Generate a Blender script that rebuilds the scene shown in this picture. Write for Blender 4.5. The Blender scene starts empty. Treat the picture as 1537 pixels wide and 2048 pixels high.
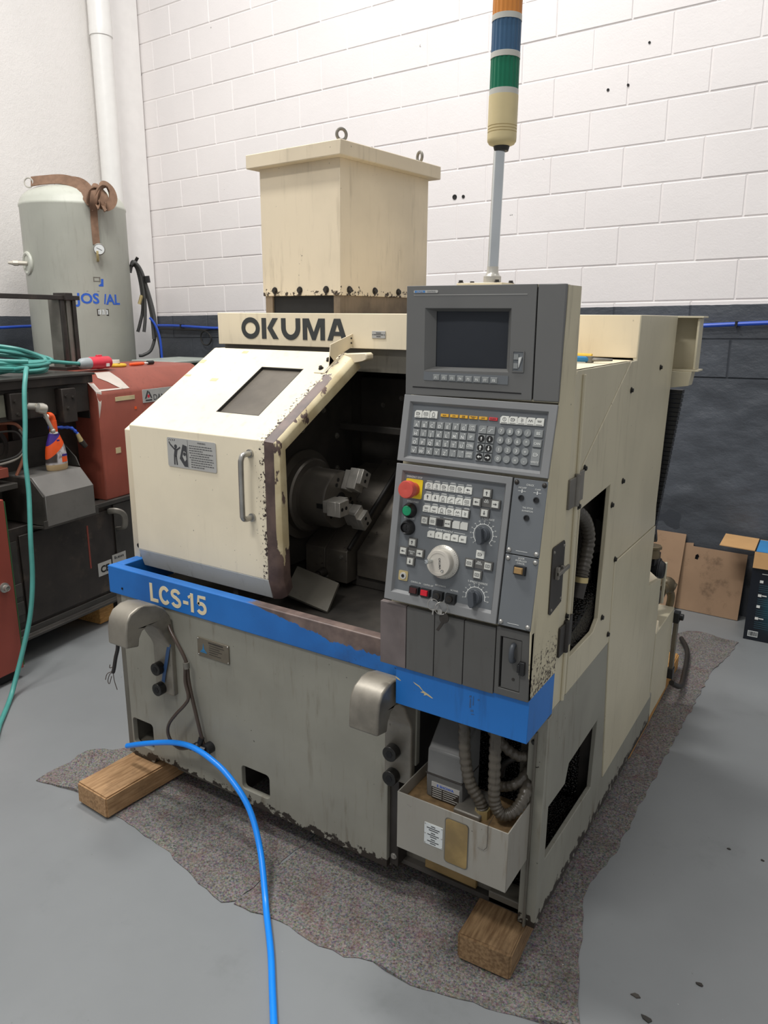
import bpy, bmesh, math, random
from mathutils import Vector, Matrix
from mathutils.geometry import tessellate_polygon
random.seed(7)
SC = bpy.context.scene
COL = SC.collection
PI = math.pi

# ------------------------------------------------------------------ camera
def make_camera():
    pitch, roll, yaw = 0.25501, -0.00804, 0.56018
    cy, sy, cp, sp = math.cos(yaw), math.sin(yaw), math.cos(pitch), math.sin(pitch)
    fwd = Vector((-sy * cp, cy * cp, -sp))
    right = Vector((cy, sy, 0))
    down = fwd.cross(right)
    r2 = math.cos(roll) * right + math.sin(roll) * down
    d2 = -math.sin(roll) * right + math.cos(roll) * down
    cd = bpy.data.cameras.new('camera')
    cd.sensor_fit = 'HORIZONTAL'
    cd.sensor_width = 36.0
    cd.lens = 1500.0 / 1537.0 * 36.0
    cd.clip_start = 0.05
    co = bpy.data.objects.new('camera', cd)
    m = Matrix.Identity(4)
    for i in range(3):
        m[i][0], m[i][1], m[i][2] = r2[i], -d2[i], -fwd[i]
    m[0][3], m[1][3], m[2][3] = 0, 0, 1.62
    co.matrix_world = m
    COL.objects.link(co)
    SC.camera = co
make_camera()

# ------------------------------------------------------------------ world, lamps, exposure
W = bpy.data.worlds.new('hall_light')
SC.world = W
W.use_nodes = True
W.node_tree.nodes['Background'].inputs[0].default_value = (0.97, 0.975, 1.0, 1)
W.node_tree.nodes['Background'].inputs[1].default_value = 0.42

def ceiling_lamp(x, y, z, power, sx=1.3, sy=0.5, rot=0.0, tilt=0.0, col=(1.0, 0.985, 0.96)):
    ld = bpy.data.lights.new('hall_lamp', 'AREA')
    ld.shape = 'RECTANGLE'
    ld.size, ld.size_y = sx, sy
    ld.energy = power
    ld.color = col
    o = bpy.data.objects.new('hall_lamp', ld)
    o.location = (x, y, z)
    o.rotation_euler = (tilt, 0, rot)
    COL.objects.link(o)
ceiling_lamp(-2.9, 0.9, 5.6, 125)
ceiling_lamp(-2.2, 2.6, 6.0, 110)
ceiling_lamp(1.4, 2.6, 6.6, 22)
ceiling_lamp(-1.5, -1.6, 5.8, 115)
ceiling_lamp(2.6, -1.5, 6.2, 18)

SC.view_settings.view_transform = 'Standard'
SC.view_settings.look = 'None'
SC.view_settings.gamma = 1
SC.view_settings.use_curve_mapping = False
SC.view_settings.exposure = 0.08
SC.cycles.max_bounces = 6

# ------------------------------------------------------------------ materials
def lin(c):
    return tuple(((v / 255) / 12.92 if v / 255 <= 0.04045 else ((v / 255 + 0.055) / 1.055) ** 2.4) for v in c) + (1,)

class NT:
    """small node-tree writer"""
    def __init__(s, name):
        s.m = bpy.data.materials.new(name)
        s.m.use_nodes = True
        s.t = s.m.node_tree
        s.b = s.t.nodes['Principled BSDF']
        s._pos = None
        s._obj = None
    def n(s, kind, **kw):
        nd = s.t.nodes.new(kind)
        for k, v in kw.items():
            setattr(nd, k, v)
        return nd
    def set(s, sock, v):
        if hasattr(v, 'links') or isinstance(v, bpy.types.NodeSocket):
            s.t.links.new(v, sock)
        else:
            sock.default_value = v
    @property
    def pos(s):
        if s._pos is None:
            s._pos = s.n('ShaderNodeNewGeometry').outputs['Position']
        return s._pos
    @property
    def obj(s):
        if s._obj is None:
            s._obj = s.n('ShaderNodeTexCoord').outputs['Object']
        return s._obj
    def axis(s, i, src=None):
        x = s.n('ShaderNodeSeparateXYZ')
        s.set(x.inputs[0], src or s.pos)
        return x.outputs[i]
    def math(s, op, a, b=0.0, clamp=False):
        x = s.n('ShaderNodeMath', operation=op, use_clamp=clamp)
        s.set(x.inputs[0], a)
        s.set(x.inputs[1], b)
        return x.outputs[0]
    def ramp(s, v, a, b, smooth=True):
        x = s.n('ShaderNodeMapRange')
        if smooth:
            x.interpolation_type = 'SMOOTHSTEP'
        s.set(x.inputs[0], v)
        if a < b:
            x.inputs[1].default_value, x.inputs[2].default_value = a, b
            x.inputs[3].default_value, x.inputs[4].default_value = 0, 1
        else:
            x.inputs[1].default_value, x.inputs[2].default_value = b, a
            x.inputs[3].default_value, x.inputs[4].default_value = 1, 0
        return x.outputs[0]
    def noise(s, scale, detail=4, rough=0.55, src=None, stretch=None, off=0.0):
        mp = s.n('ShaderNodeMapping')
        s.set(mp.inputs[0], src or s.pos)
        mp.inputs['Location'].default_value = (off, off * 1.7, off * 0.6)
        if stretch:
            mp.inputs['Scale'].default_value = stretch
        x = s.n('ShaderNodeTexNoise')
        s.t.links.new(mp.outputs[0], x.inputs['Vector'])
        x.inputs['Scale'].default_value = scale
        x.inputs['Detail'].default_value = detail
        x.inputs['Roughness'].default_value = rough
        return x.outputs['Fac']
    def voro(s, scale, src=None, out='Distance'):
        x = s.n('ShaderNodeTexVoronoi')
        s.set(x.inputs['Vector'], src or s.pos)
        x.inputs['Scale'].default_value = scale
        return x.outputs[out]
    def mix(s, f, a, b):
        x = s.n('ShaderNodeMix', data_type='RGBA')
        s.set(x.inputs[0], f)
        s.set(x.inputs[6], a)
        s.set(x.inputs[7], b)
        return x.outputs[2]
    def fin(s, col, rough=0.5, metal=0.0, bump=None, bstr=0.3, bdist=0.002, spec=None, coat=None):
        s.set(s.b.inputs['Base Color'], col)
        s.set(s.b.inputs['Roughness'], rough)
        s.set(s.b.inputs['Metallic'], metal)
        if spec is not None:
            s.b.inputs['Specular IOR Level'].default_value = spec
        if coat:
            s.b.inputs['Coat Weight'].default_value = coat
        if bump is not None:
            x = s.n('ShaderNodeBump')
            x.inputs['Strength'].default_value = bstr
            x.inputs['Distance'].default_value = bdist
            s.set(x.inputs['Height'], bump)
            s.t.links.new(x.outputs[0], s.b.inputs['Normal'])
        return s.m

def paint(name, rgb, rough=0.45, var=0.10, grime=0.25, gcol=(70, 58, 44), specks=0.6, streak=True, wear=None, wcol=(62, 50, 46), wscale=70, wgain=0.55, metal=0.0, gscale=3.0, spec=None):
    """painted sheet metal: mottling, streaky grime, dark nicks, worn-through edges (wear = [(axis, from, to), ...])"""
    t = NT(name)
    base = lin(rgb)
    dark = tuple(v * (1 - var * 2) for v in base[:3]) + (1,)
    c = t.mix(t.ramp(t.noise(gscale, 5), 0.35, 0.7), base, dark)
    if grime > 0:
        st = (9, 9, 1.1) if streak else (1, 1, 1)
        g = t.ramp(t.noise(gscale * 1.4, 6, 0.65, stretch=st, off=3.1), 0.52, 0.78)
        g2 = t.math('MULTIPLY', g, t.ramp(t.noise(2.3, 3, off=8.0), 0.36, 0.6))
        c = t.mix(t.math('MULTIPLY', g2, grime), c, lin(gcol))
    if specks > 0:
        s1 = t.ramp(t.noise(85, 2, 0.5, off=1.3), 0.735, 0.765)
        s2 = t.math('MULTIPLY', s1, t.ramp(t.noise(5, 2, off=5.5), 0.45, 0.62))
        c = t.mix(t.math('MULTIPLY', s2, specks), c, lin((52, 45, 40)))
    if wear:
        m = None
        for ax, a, b in wear:
            r = t.ramp(t.axis(ax), a, b)
            m = r if m is None else t.math('MAXIMUM', m, r)
        nz = t.noise(wscale, 5, 0.62, off=2.2)
        v = t.math('ADD', t.math('MULTIPLY', m, wgain), nz)
        c = t.mix(t.ramp(v, 0.80, 0.84), c, lin(wcol))
    return t.fin(c, rough, metal, bump=t.noise(140, 2), bstr=0.06, bdist=0.001, spec=spec)

def plain(name, rgb, rough=0.5, metal=0.0, var=0.06, scale=12, spec=None, bstr=0.05):
    t = NT(name)
    base = lin(rgb)
    c = t.mix(t.ramp(t.noise(scale, 4), 0.3, 0.7), tuple(v * (1 - var) for v in base[:3]) + (1,), tuple(min(1, v * (1 + var)) for v in base[:3]) + (1,))
    return t.fin(c, rough, metal, bump=t.noise(scale * 9, 2), bstr=bstr, bdist=0.001, spec=spec)

M = {}
M['cream'] = paint('cream_paint', (240, 226, 197), 0.42, 0.05, 0.25, (96, 80, 58), 0.8)
M['cream_door'] = paint('cream_door_paint', (241, 229, 202), 0.40, 0.05, 0.26, (120, 100, 72), 0.9, wear=[(0, -1.52, -1.435)], wgain=0.29, wscale=95)
def mk_flange():
    t = NT('worn_door_edge_paint')
    x, z = t.axis(0), t.axis(2)
    inner = t.ramp(x, -1.4145, -1.4125)                       # second fold: paint mostly left
    low = t.ramp(z, 1.47, 1.33)                               # hand height: rubbed to the metal
    a = t.math('ADD', 0.13, t.math('MULTIPLY', low, 0.62))
    b = t.math('ADD', 0.13, t.math('MULTIPLY', t.ramp(z, 1.02, 0.84), 0.26))
    lev = t.math('ADD', t.math('MULTIPLY', a, t.math('SUBTRACT', 1.0, inner)), t.math('MULTIPLY', b, inner))
    nz = t.noise(26, 6, 0.6, off=2.2, stretch=(1, 1, 0.45))
    v = t.math('ADD', lev, nz)
    c = t.mix(t.ramp(t.noise(9, 4), 0.35, 0.7), lin((226, 212, 174)), lin((196, 178, 138)))
    br = t.mix(t.ramp(t.noise(16, 5, off=4), 0.35, 0.65), lin((84, 68, 64)), lin((112, 92, 84)))
    c = t.mix(t.ramp(v, 0.72, 0.75), c, br)
    return t.fin(c, 0.48, 0, bump=t.math('MULTIPLY', t.ramp(v, 0.72, 0.75), -1.0), bstr=0.2, bdist=0.001)
M['cream_flange'] = mk_flange()
M['brown_worn'] = paint('bare_worn_metal', (92, 74, 68), 0.5, 0.12, 0.5, (50, 40, 36), 0.7, gscale=8)
M['cream_box'] = paint('cream_box_paint', (226, 211, 184), 0.5, 0.07, 0.32, (112, 94, 66), 0.9, wear=[(2, 1.745, 1.69)], wgain=0.30, wscale=60, wcol=(60, 48, 38))
M['cream_side'] = paint('cream_side_paint', (204, 195, 168), 0.38, 0.06, 0.34, (112, 98, 72), 0.7)
M['cream_chip'] = paint('cream_chipped_paint', (206, 196, 166), 0.5, 0.08, 0.5, (90, 76, 58), 0.9, wear=[(2, 1.06, 0.80)], wgain=0.30, wscale=120, wcol=(74, 62, 50))
M['base_grey'] = paint('base_grey_paint', (146, 144, 132), 0.5, 0.09, 0.75, (88, 74, 52), 1.0, wear=[(2, 0.17, 0.085)], wgain=0.42, wscale=38, wcol=(44, 38, 32))
M['base_dark'] = paint('base_oily_paint', (104, 100, 90), 0.45, 0.12, 0.9, (48, 40, 30), 0.8, gscale=5)
M['tank_grey'] = paint('lube_tank_paint', (150, 146, 136), 0.5, 0.05, 0.7, (104, 84, 54), 0.9)
M['blue'] = paint('blue_band_paint', (32, 116, 198), 0.42, 0.05, 0.35, (24, 44, 84), 0.6)
def mk_blue_worn():
    t = NT('blue_rim_paint_worn')
    x, z = t.axis(0), t.axis(2)
    depth = t.math('MULTIPLY', t.ramp(x, -1.50, -1.08), 0.052)
    edge = t.math('SUBTRACT', z, t.math('SUBTRACT', 0.799, depth))
    nz = t.math('SUBTRACT', t.noise(30, 6, 0.68, off=2.2), 0.5)
    v = t.math('ADD', edge, t.math('MULTIPLY', nz, t.math('ADD', 0.006, t.math('MULTIPLY', depth, 0.9))))
    w = t.ramp(v, 0.0, 0.003)
    c = t.mix(t.ramp(t.noise(4, 5), 0.35, 0.7), lin((34, 114, 194)), lin((28, 98, 172)))
    sp = t.math('MULTIPLY', t.ramp(t.noise(85, 2, 0.5, off=1.3), 0.72, 0.75), t.ramp(x, -1.7, -1.1))
    c = t.mix(t.math('MULTIPLY', sp, 0.8), c, lin((52, 48, 50)))
    c = t.mix(t.math('MULTIPLY', t.ramp(x, -1.35, -1.0), t.math('MULTIPLY', t.ramp(t.noise(7, 5, 0.7, off=6), 0.42, 0.66), 0.55)), c, lin((48, 66, 96)))
    br = t.mix(t.ramp(t.noise(12, 5, off=4), 0.35, 0.65), lin((92, 78, 74)), lin((126, 108, 100)))
    c = t.mix(w, c, br)
    return t.fin(c, 0.45, 0)
M['blue_worn'] = mk_blue_worn()
M['console'] = plain('console_grey', (103, 103, 101), 0.5, var=0.05, scale=5)
M['console_frame'] = plain('console_frame_grey', (130, 131, 131), 0.48, var=0.05, scale=6)
M['panel_blue'] = plain('panel_slate', (106, 110, 113), 0.5, var=0.05, scale=6)
M['cover_grey'] = paint('cover_grey_paint', (93, 92, 89), 0.5, 0.06, 0.3, (60, 52, 46), 0.5)
M['cover_worn'] = paint('cover_worn_metal', (118, 108, 106), 0.5, 0.14, 0.7, (94, 66, 52), 0.6, gscale=9)
M['seam'] = plain('seam_black', (16, 16, 17), 0.7)
M['screen'] = plain('crt_glass', (56, 59, 64), 0.4, var=0.03, spec=0.15)
M['key_grey'] = plain('key_grey', (136, 139, 138), 0.5, var=0.04)
M['key_light'] = plain('key_light', (200, 200, 192), 0.5, var=0.05)
M['key_white'] = plain('key_white', (216, 216, 208), 0.5, var=0.04)
M['legend'] = plain('legend_white', (226, 227, 222), 0.6)
M['ink'] = plain('legend_dark', (66, 66, 68), 0.6)
M['yellow_key'] = plain('amber_lamp_cap', (226, 172, 52), 0.5)
M['red_key'] = plain('red_lamp_cap', (206, 58, 62), 0.5)
M['estop_yellow'] = plain('yellow_plate', (240, 212, 40), 0.45)
M['estop_red'] = plain('red_mushroom', (200, 80, 68), 0.42)
M['green_btn'] = plain('green_button', (10, 138, 92), 0.35)
M['black_plastic'] = plain('black_plastic', (30, 30, 31), 0.4)
M['knob'] = plain('knob_grey', (70, 74, 79), 0.42)
M['red_dark'] = plain('dark_red_lens', (70, 28, 28), 0.25)
M['red_lit'] = plain('red_lens', (206, 24, 44), 0.3)
M['beige_switch'] = plain('amber_rocker', (160, 128, 82), 0.45)
M['brass'] = plain('brass', (196, 178, 128), 0.4, 0.5, var=0.15)
M['steel'] = plain('steel', (176, 174, 168), 0.32, 0.75, var=0.12, scale=20)
M['steel_soft'] = plain('brushed_steel', (200, 196, 186), 0.36, 0.55, var=0.08, scale=20)
M['steel_dull'] = plain('dull_steel', (128, 124, 116), 0.5, 0.5, var=0.18, scale=9)
M['cast'] = paint('bumper_cast_metal', (150, 144, 132), 0.42, 0.18, 0.9, (70, 60, 48), 0.9, streak=False, metal=0.45, gscale=9)
M['chrome'] = plain('chrome', (210, 214, 214), 0.16, 0.95, var=0.04)
M['iron'] = plain('dark_iron', (62, 58, 54), 0.45, 0.4, var=0.2, scale=12)
M['bolt'] = plain('black_bolt', (46, 45, 43), 0.35, 0.5, var=0.15)
M['rubber'] = plain('black_rubber', (40, 38, 36), 0.5, var=0.15)
M['hose_corr'] = paint('oily_conduit', (88, 82, 72), 0.36, 0.15, 0.8, (40, 34, 26), 0.4, gscale=9)
M['cable_brown'] = plain('oily_cable', (70, 58, 50), 0.3, var=0.2)
M['blue_hose'] = plain('blue_air_hose', (22, 140, 246), 0.3, var=0.03)
M['blue_line'] = plain('blue_air_line', (44, 84, 190), 0.35)
M['teal'] = plain('teal_cable', (76, 150, 142), 0.42, var=0.08)
M['plug_red'] = plain('plug_red', (214, 54, 70), 0.4)
M['plug_grey'] = plain('plug_grey', (152, 158, 160), 0.45)
M['white_plastic'] = plain('white_plastic', (228, 228, 222), 0.45)
M['orange'] = plain('orange_plastic', (240, 92, 40), 0.38)
M['purple'] = plain('purple_label', (66, 48, 130), 0.4)
M['tool_yellow'] = plain('tool_yellow', (214, 176, 50), 0.45)
M['tool_blue'] = plain('tool_blue', (40, 120, 170), 0.45)
M['label_silver'] = plain('label_silver', (184, 183, 178), 0.42, 0.1, var=0.05)
M['label_plate'] = plain('dirty_plate', (112, 104, 90), 0.4, 0.3, var=0.12)
M['label_white'] = plain('label_white', (212, 216, 214), 0.45)
M['tape'] = plain('aged_tape', (206, 190, 148), 0.5, var=0.1)
M['oil_amber'] = plain('amber_oil_window', (150, 126, 78), 0.22, var=0.3, scale=9)
M['strap'] = plain('strap_brown', (126, 98, 78), 0.8, var=0.14, scale=30)
M['tank'] = paint('tank_paint', (196, 198, 186), 0.45, 0.05, 0.25, (120, 116, 96), 0.3)
M['josval'] = plain('tank_lettering_blue', (42, 92, 190), 0.5)
M['beige_tower'] = plain('tower_beige', (214, 196, 148), 0.45, var=0.05)
M['white_ring'] = plain('tower_ring', (196, 194, 184), 0.35)
M['okuma'] = plain('lettering_charcoal', (58, 60, 60), 0.5)
M['red_paint'] = paint('red_paint', (150, 78, 63), 0.45, 0.10, 0.55, (92, 44, 34), 0.6, gscale=4)
M['red_cab'] = paint('red_cabinet_paint', (146, 68, 55), 0.45, 0.08, 0.5, (76, 40, 34), 0.5, gscale=4)
M['grime_black'] = paint('greasy_black_steel', (52, 46, 42), 0.48, 0.22, 0.9, (94, 82, 70), 0.4, streak=False, gscale=7)
M['grime_steel'] = paint('greasy_steel', (66, 63, 59), 0.42, 0.18, 0.8, (32, 30, 28), 0.5, streak=False, gscale=6)
M['hood_grey'] = paint('hood_grey_paint', (112, 110, 106), 0.38, 0.08, 0.5, (64, 60, 56), 0.5, streak=False, gscale=6)
M['green_dark'] = plain('green_cover', (72, 96, 84), 0.45, var=0.2)
M['grey_cable_m'] = plain('dark_grey_cable', (72, 72, 71), 0.45)

def mk_wall(name, rgb, dado_rgb, tilt, z0, bump, src_scale=1.0, rough_dark=True):
    t = NT(name)
    z = t.axis(2)
    x = t.axis(0)
    lim = t.math('ADD', z0 + 5.19 * tilt, t.math('MULTIPLY', x, tilt))
    wob = t.math('MULTIPLY', t.math('SUBTRACT', t.noise(18, 2), 0.5), 0.004)
    up = t.ramp(t.math('SUBTRACT', t.math('ADD', z, wob), lim), -0.002, 0.002)
    wcol = t.mix(t.ramp(t.noise(2.0, 4), 0.3, 0.7), lin(rgb), tuple(v * 0.965 for v in lin(rgb)[:3]) + (1,))
    spots = t.ramp(t.noise(26, 2, 0.4, off=4.4), 0.80, 0.815)
    wcol = t.mix(t.math('MULTIPLY', spots, 0.7), wcol, lin((120, 116, 112)))
    dcol = t.mix(t.ramp(t.noise(3.0, 5), 0.35, 0.72), lin(dado_rgb), tuple(v * 1.35 for v in lin(dado_rgb)[:3]) + (1,))
    c = t.mix(up, dcol, wcol)
    fine = t.math('ADD', t.math('MULTIPLY', t.noise(110, 3), 0.35), t.math('MULTIPLY', t.noise(24, 4), 0.5))
    lump = t.math('MULTIPLY', t.noise(5.5, 6, 0.62, stretch=(1, 1, 1.6)), t.math('MULTIPLY', t.math('SUBTRACT', 1.0, up), 6.0 if rough_dark else 0.6))
    h = t.math('ADD', fine, lump)
    r = t.math('SUBTRACT', 0.62, t.math('MULTIPLY', t.math('SUBTRACT', 1.0, up), 0.22))
    return t.fin(c, r, 0, bump=h, bstr=bump, bdist=0.006)
M['block'] = mk_wall('painted_blocks', (236, 231, 229), (74, 78, 84), 0.0195, 1.607, 0.30)
M['plaster'] = mk_wall('rough_plaster', (228, 224, 220), (66, 70, 76), 0.0, 1.602, 0.9, rough_dark=False)
M['joint'] = mk_wall('painted_joints', (236, 231, 229), (62, 66, 72), 0.0195, 1.607, 0.3, rough_dark=False)
M['white_trim'] = plain('white_trim', (236, 233, 230), 0.5, var=0.02)
M['pipe_white'] = plain('pipe_white', (232, 230, 226), 0.35, var=0.02)

def mk_floor():
    t = NT('floor_paint')
    a = lin((134, 137, 138))
    c = t.mix(t.ramp(t.noise(0.9, 5, 0.6), 0.3, 0.7), a, tuple(v * 0.86 for v in a[:3]) + (1,))
    c = t.mix(t.math('MULTIPLY', t.ramp(t.noise(4, 6, 0.7, off=2), 0.55, 0.78), 0.35), c, lin((106, 109, 108)))
    d = t.math('MULTIPLY', t.ramp(t.noise(55, 2, 0.5, off=7), 0.76, 0.79), t.ramp(t.noise(2.2, 3, off=3), 0.42, 0.6))
    c = t.mix(t.math('MULTIPLY', d, 0.8), c, lin((48, 46, 40)))
    w = t.math('MULTIPLY', t.ramp(t.noise(70, 2, 0.5, off=17), 0.785, 0.80), t.ramp(t.noise(3.2, 3, off=9), 0.45, 0.6))
    c = t.mix(w, c, lin((214, 214, 210)))
    r = t.math('ADD', 0.30, t.math('MULTIPLY', t.noise(3, 4), 0.2))
    return t.fin(c, r, 0, bump=t.noise(9, 4), bstr=0.12, bdist=0.004)
M['floor'] = mk_floor()

def mk_felt():
    t = NT('felt_fibres')
    n1 = t.noise(150, 4, 0.75)
    c = t.mix(t.ramp(n1, 0.32, 0.68), lin((40, 36, 34)), lin((148, 140, 132)))
    v = t.voro(230, out='Color')
    hue = t.n('ShaderNodeHueSaturation')
    hue.inputs['Saturation'].default_value = 0.55
    hue.inputs['Value'].default_value = 0.62
    t.set(hue.inputs['Color'], v)
    c = t.mix(0.22, c, hue.outputs[0])
    c = t.mix(t.math('MULTIPLY', t.ramp(t.noise(12, 3, off=3), 0.5, 0.75), 0.35), c, lin((120, 78, 76)))
    c = t.mix(t.math('MULTIPLY', t.ramp(t.noise(4, 4, off=6), 0.5, 0.8), 0.5), c, lin((66, 58, 54)))
    fl = t.ramp(t.noise(210, 2, 0.5, off=9), 0.71, 0.74)
    c = t.mix(t.math('MULTIPLY', fl, 0.8), c, lin((226, 220, 214)))
    return t.fin(c, 0.95, 0, bump=t.math('ADD', n1, t.noise(40, 4)), bstr=0.9, bdist=0.006, spec=0.1)
M['felt'] = mk_felt()

def mk_wood(name, rgb, dark, axis_stretch):
    t = NT(name)
    g = t.noise(14, 5, 0.6, src=t.obj, stretch=axis_stretch)
    c = t.mix(t.ramp(g, 0.3, 0.72), lin(rgb), lin(dark))
    c = t.mix(t.math('MULTIPLY', t.ramp(t.noise(7, 5, 0.7, src=t.obj), 0.5, 0.78), 0.6), c, tuple(v * 0.35 for v in lin(dark)[:3]) + (1,))
    return t.fin(c, 0.72, 0, bump=g, bstr=0.3, bdist=0.002)
M['wood'] = mk_wood('sawn_timber', (178, 142, 102), (142, 108, 72), (9, 0.8, 9))
M['wood_old'] = mk_wood('dirty_timber', (150, 122, 88), (104, 78, 50), (9, 0.8, 9))
M['wood_new'] = mk_wood('fresh_timber', (206, 158, 92), (160, 112, 58), (9, 0.8, 9))

def mk_card(name, rgb, stain):
    t = NT(name)
    b = lin(rgb)
    c = t.mix(t.ramp(t.noise(3, 4), 0.3, 0.7), b, tuple(v * 0.84 for v in b[:3]) + (1,))
    c = t.mix(t.math('MULTIPLY', t.ramp(t.noise(7, 5, 0.7, off=2), 0.55, 0.75), stain), c, lin((84, 66, 50)))
    return t.fin(c, 0.85, 0, bump=t.noise(220, 2, stretch=(1, 1, 0.05)), bstr=0.1, bdist=0.001)
M['card'] = mk_card('cardboard', (158, 129, 102), 0.7)
M['card_new'] = mk_card('clean_cardboard', (204, 160, 108), 0.1)

def mk_bbox():
    t = NT('carton_print')
    g = t.math('MULTIPLY', t.ramp(t.axis(0), -0.30, -0.12), t.ramp(t.math('ABSOLUTE', t.math('SUBTRACT', t.axis(2), 0.19)), 0.17, 0.0))
    c = t.mix(t.math('MULTIPLY', g, t.noise(6, 3)), lin((18, 24, 34)), lin((24, 150, 176)))
    return t.fin(c, 0.4, 0)
M['bbox'] = mk_bbox()

def mk_oily():
    t = NT('oily_black_interior')
    c = t.mix(t.ramp(t.noise(6, 5), 0.35, 0.7), lin((48, 46, 43)), lin((72, 68, 63)))
    r = t.math('ADD', 0.22, t.math('MULTIPLY', t.noise(11, 4, off=2), 0.4))
    return t.fin(c, r, 0, bump=t.noise(26, 4), bstr=0.25, bdist=0.003)
M['oily'] = mk_oily()
def mk_way():
    t = NT('oily_way_cover')
    c = t.mix(t.ramp(t.noise(5, 5), 0.35, 0.7), lin((84, 79, 72)), lin((116, 109, 99)))
    sp = t.ramp(t.noise(95, 2, 0.5, off=2), 0.66, 0.70)
    c = t.mix(t.math('MULTIPLY', sp, t.ramp(t.noise(6, 3, off=1), 0.45, 0.62)), c, lin((20, 19, 18)))
    return t.fin(c, 0.36, 0.25, bump=t.noise(60, 3), bstr=0.2, bdist=0.002)
M['way'] = mk_way()
def mk_chips():
    t = NT('oily_chips')
    v = t.voro(150)
    c = t.mix(t.ramp(v, 0.1, 0.6), lin((60, 54, 46)), lin((14, 13, 12)))
    return t.fin(c, 0.25, 0.5, bump=t.math('ADD', v, t.noise(70, 3)), bstr=1.0, bdist=0.01)
M['chips'] = mk_chips()
M['chuck'] = plain('chuck_dark', (104, 99, 92), 0.36, 0.5, var=0.15, scale=8)
M['jaw'] = plain('jaw_steel', (178, 174, 166), 0.34, 0.5, var=0.15, scale=30)

def mk_lens(name, rgb):
    t = NT(name)
    t.b.inputs['Transmission Weight'].default_value = 0.25
    t.b.inputs['IOR'].default_value = 1.3
    return t.fin(lin(rgb), 0.25, 0)
M['lens_orange'] = mk_lens('lens_orange', (228, 150, 76))
M['lens_blue'] = mk_lens('lens_blue', (74, 108, 140))
M['lens_green'] = mk_lens('lens_green', (36, 124, 92))
def mk_window():
    t = NT('dirty_polycarbonate')
    c = t.mix(t.ramp(t.noise(4, 5, 0.6), 0.3, 0.75), lin((92, 86, 78)), lin((122, 115, 104)))
    return t.fin(c, 0.3, 0, bump=t.noise(60, 3), bstr=0.05)
M['window'] = mk_window()

# ------------------------------------------------------------------ mesh building
ORG = {}

def fill(loops):
    """triangles (indices into the flattened loops) of an outline with holes"""
    flat = [p for l in loops for p in l]
    if len(loops) == 1:
        return flat, [tuple(t) for t in tessellate_polygon([[Vector((p[0], p[1], 0)) for p in loops[0]]])]
    bm = bmesh.new()
    vs = [bm.verts.new((p[0], p[1], 0)) for p in flat]
    bm.verts.index_update()
    o, es = 0, []
    for l in loops:
        k = len(l)
        es += [bm.edges.new((vs[o + i], vs[o + (i + 1) % k])) for i in range(k)]
        o += k
    bmesh.ops.triangle_fill(bm, edges=es, use_beauty=True, use_dissolve=False)
    bm.verts.index_update()
    tri = [tuple(v.index for v in f.verts) for f in bm.faces]
    bm.free()
    return flat, tri

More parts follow.
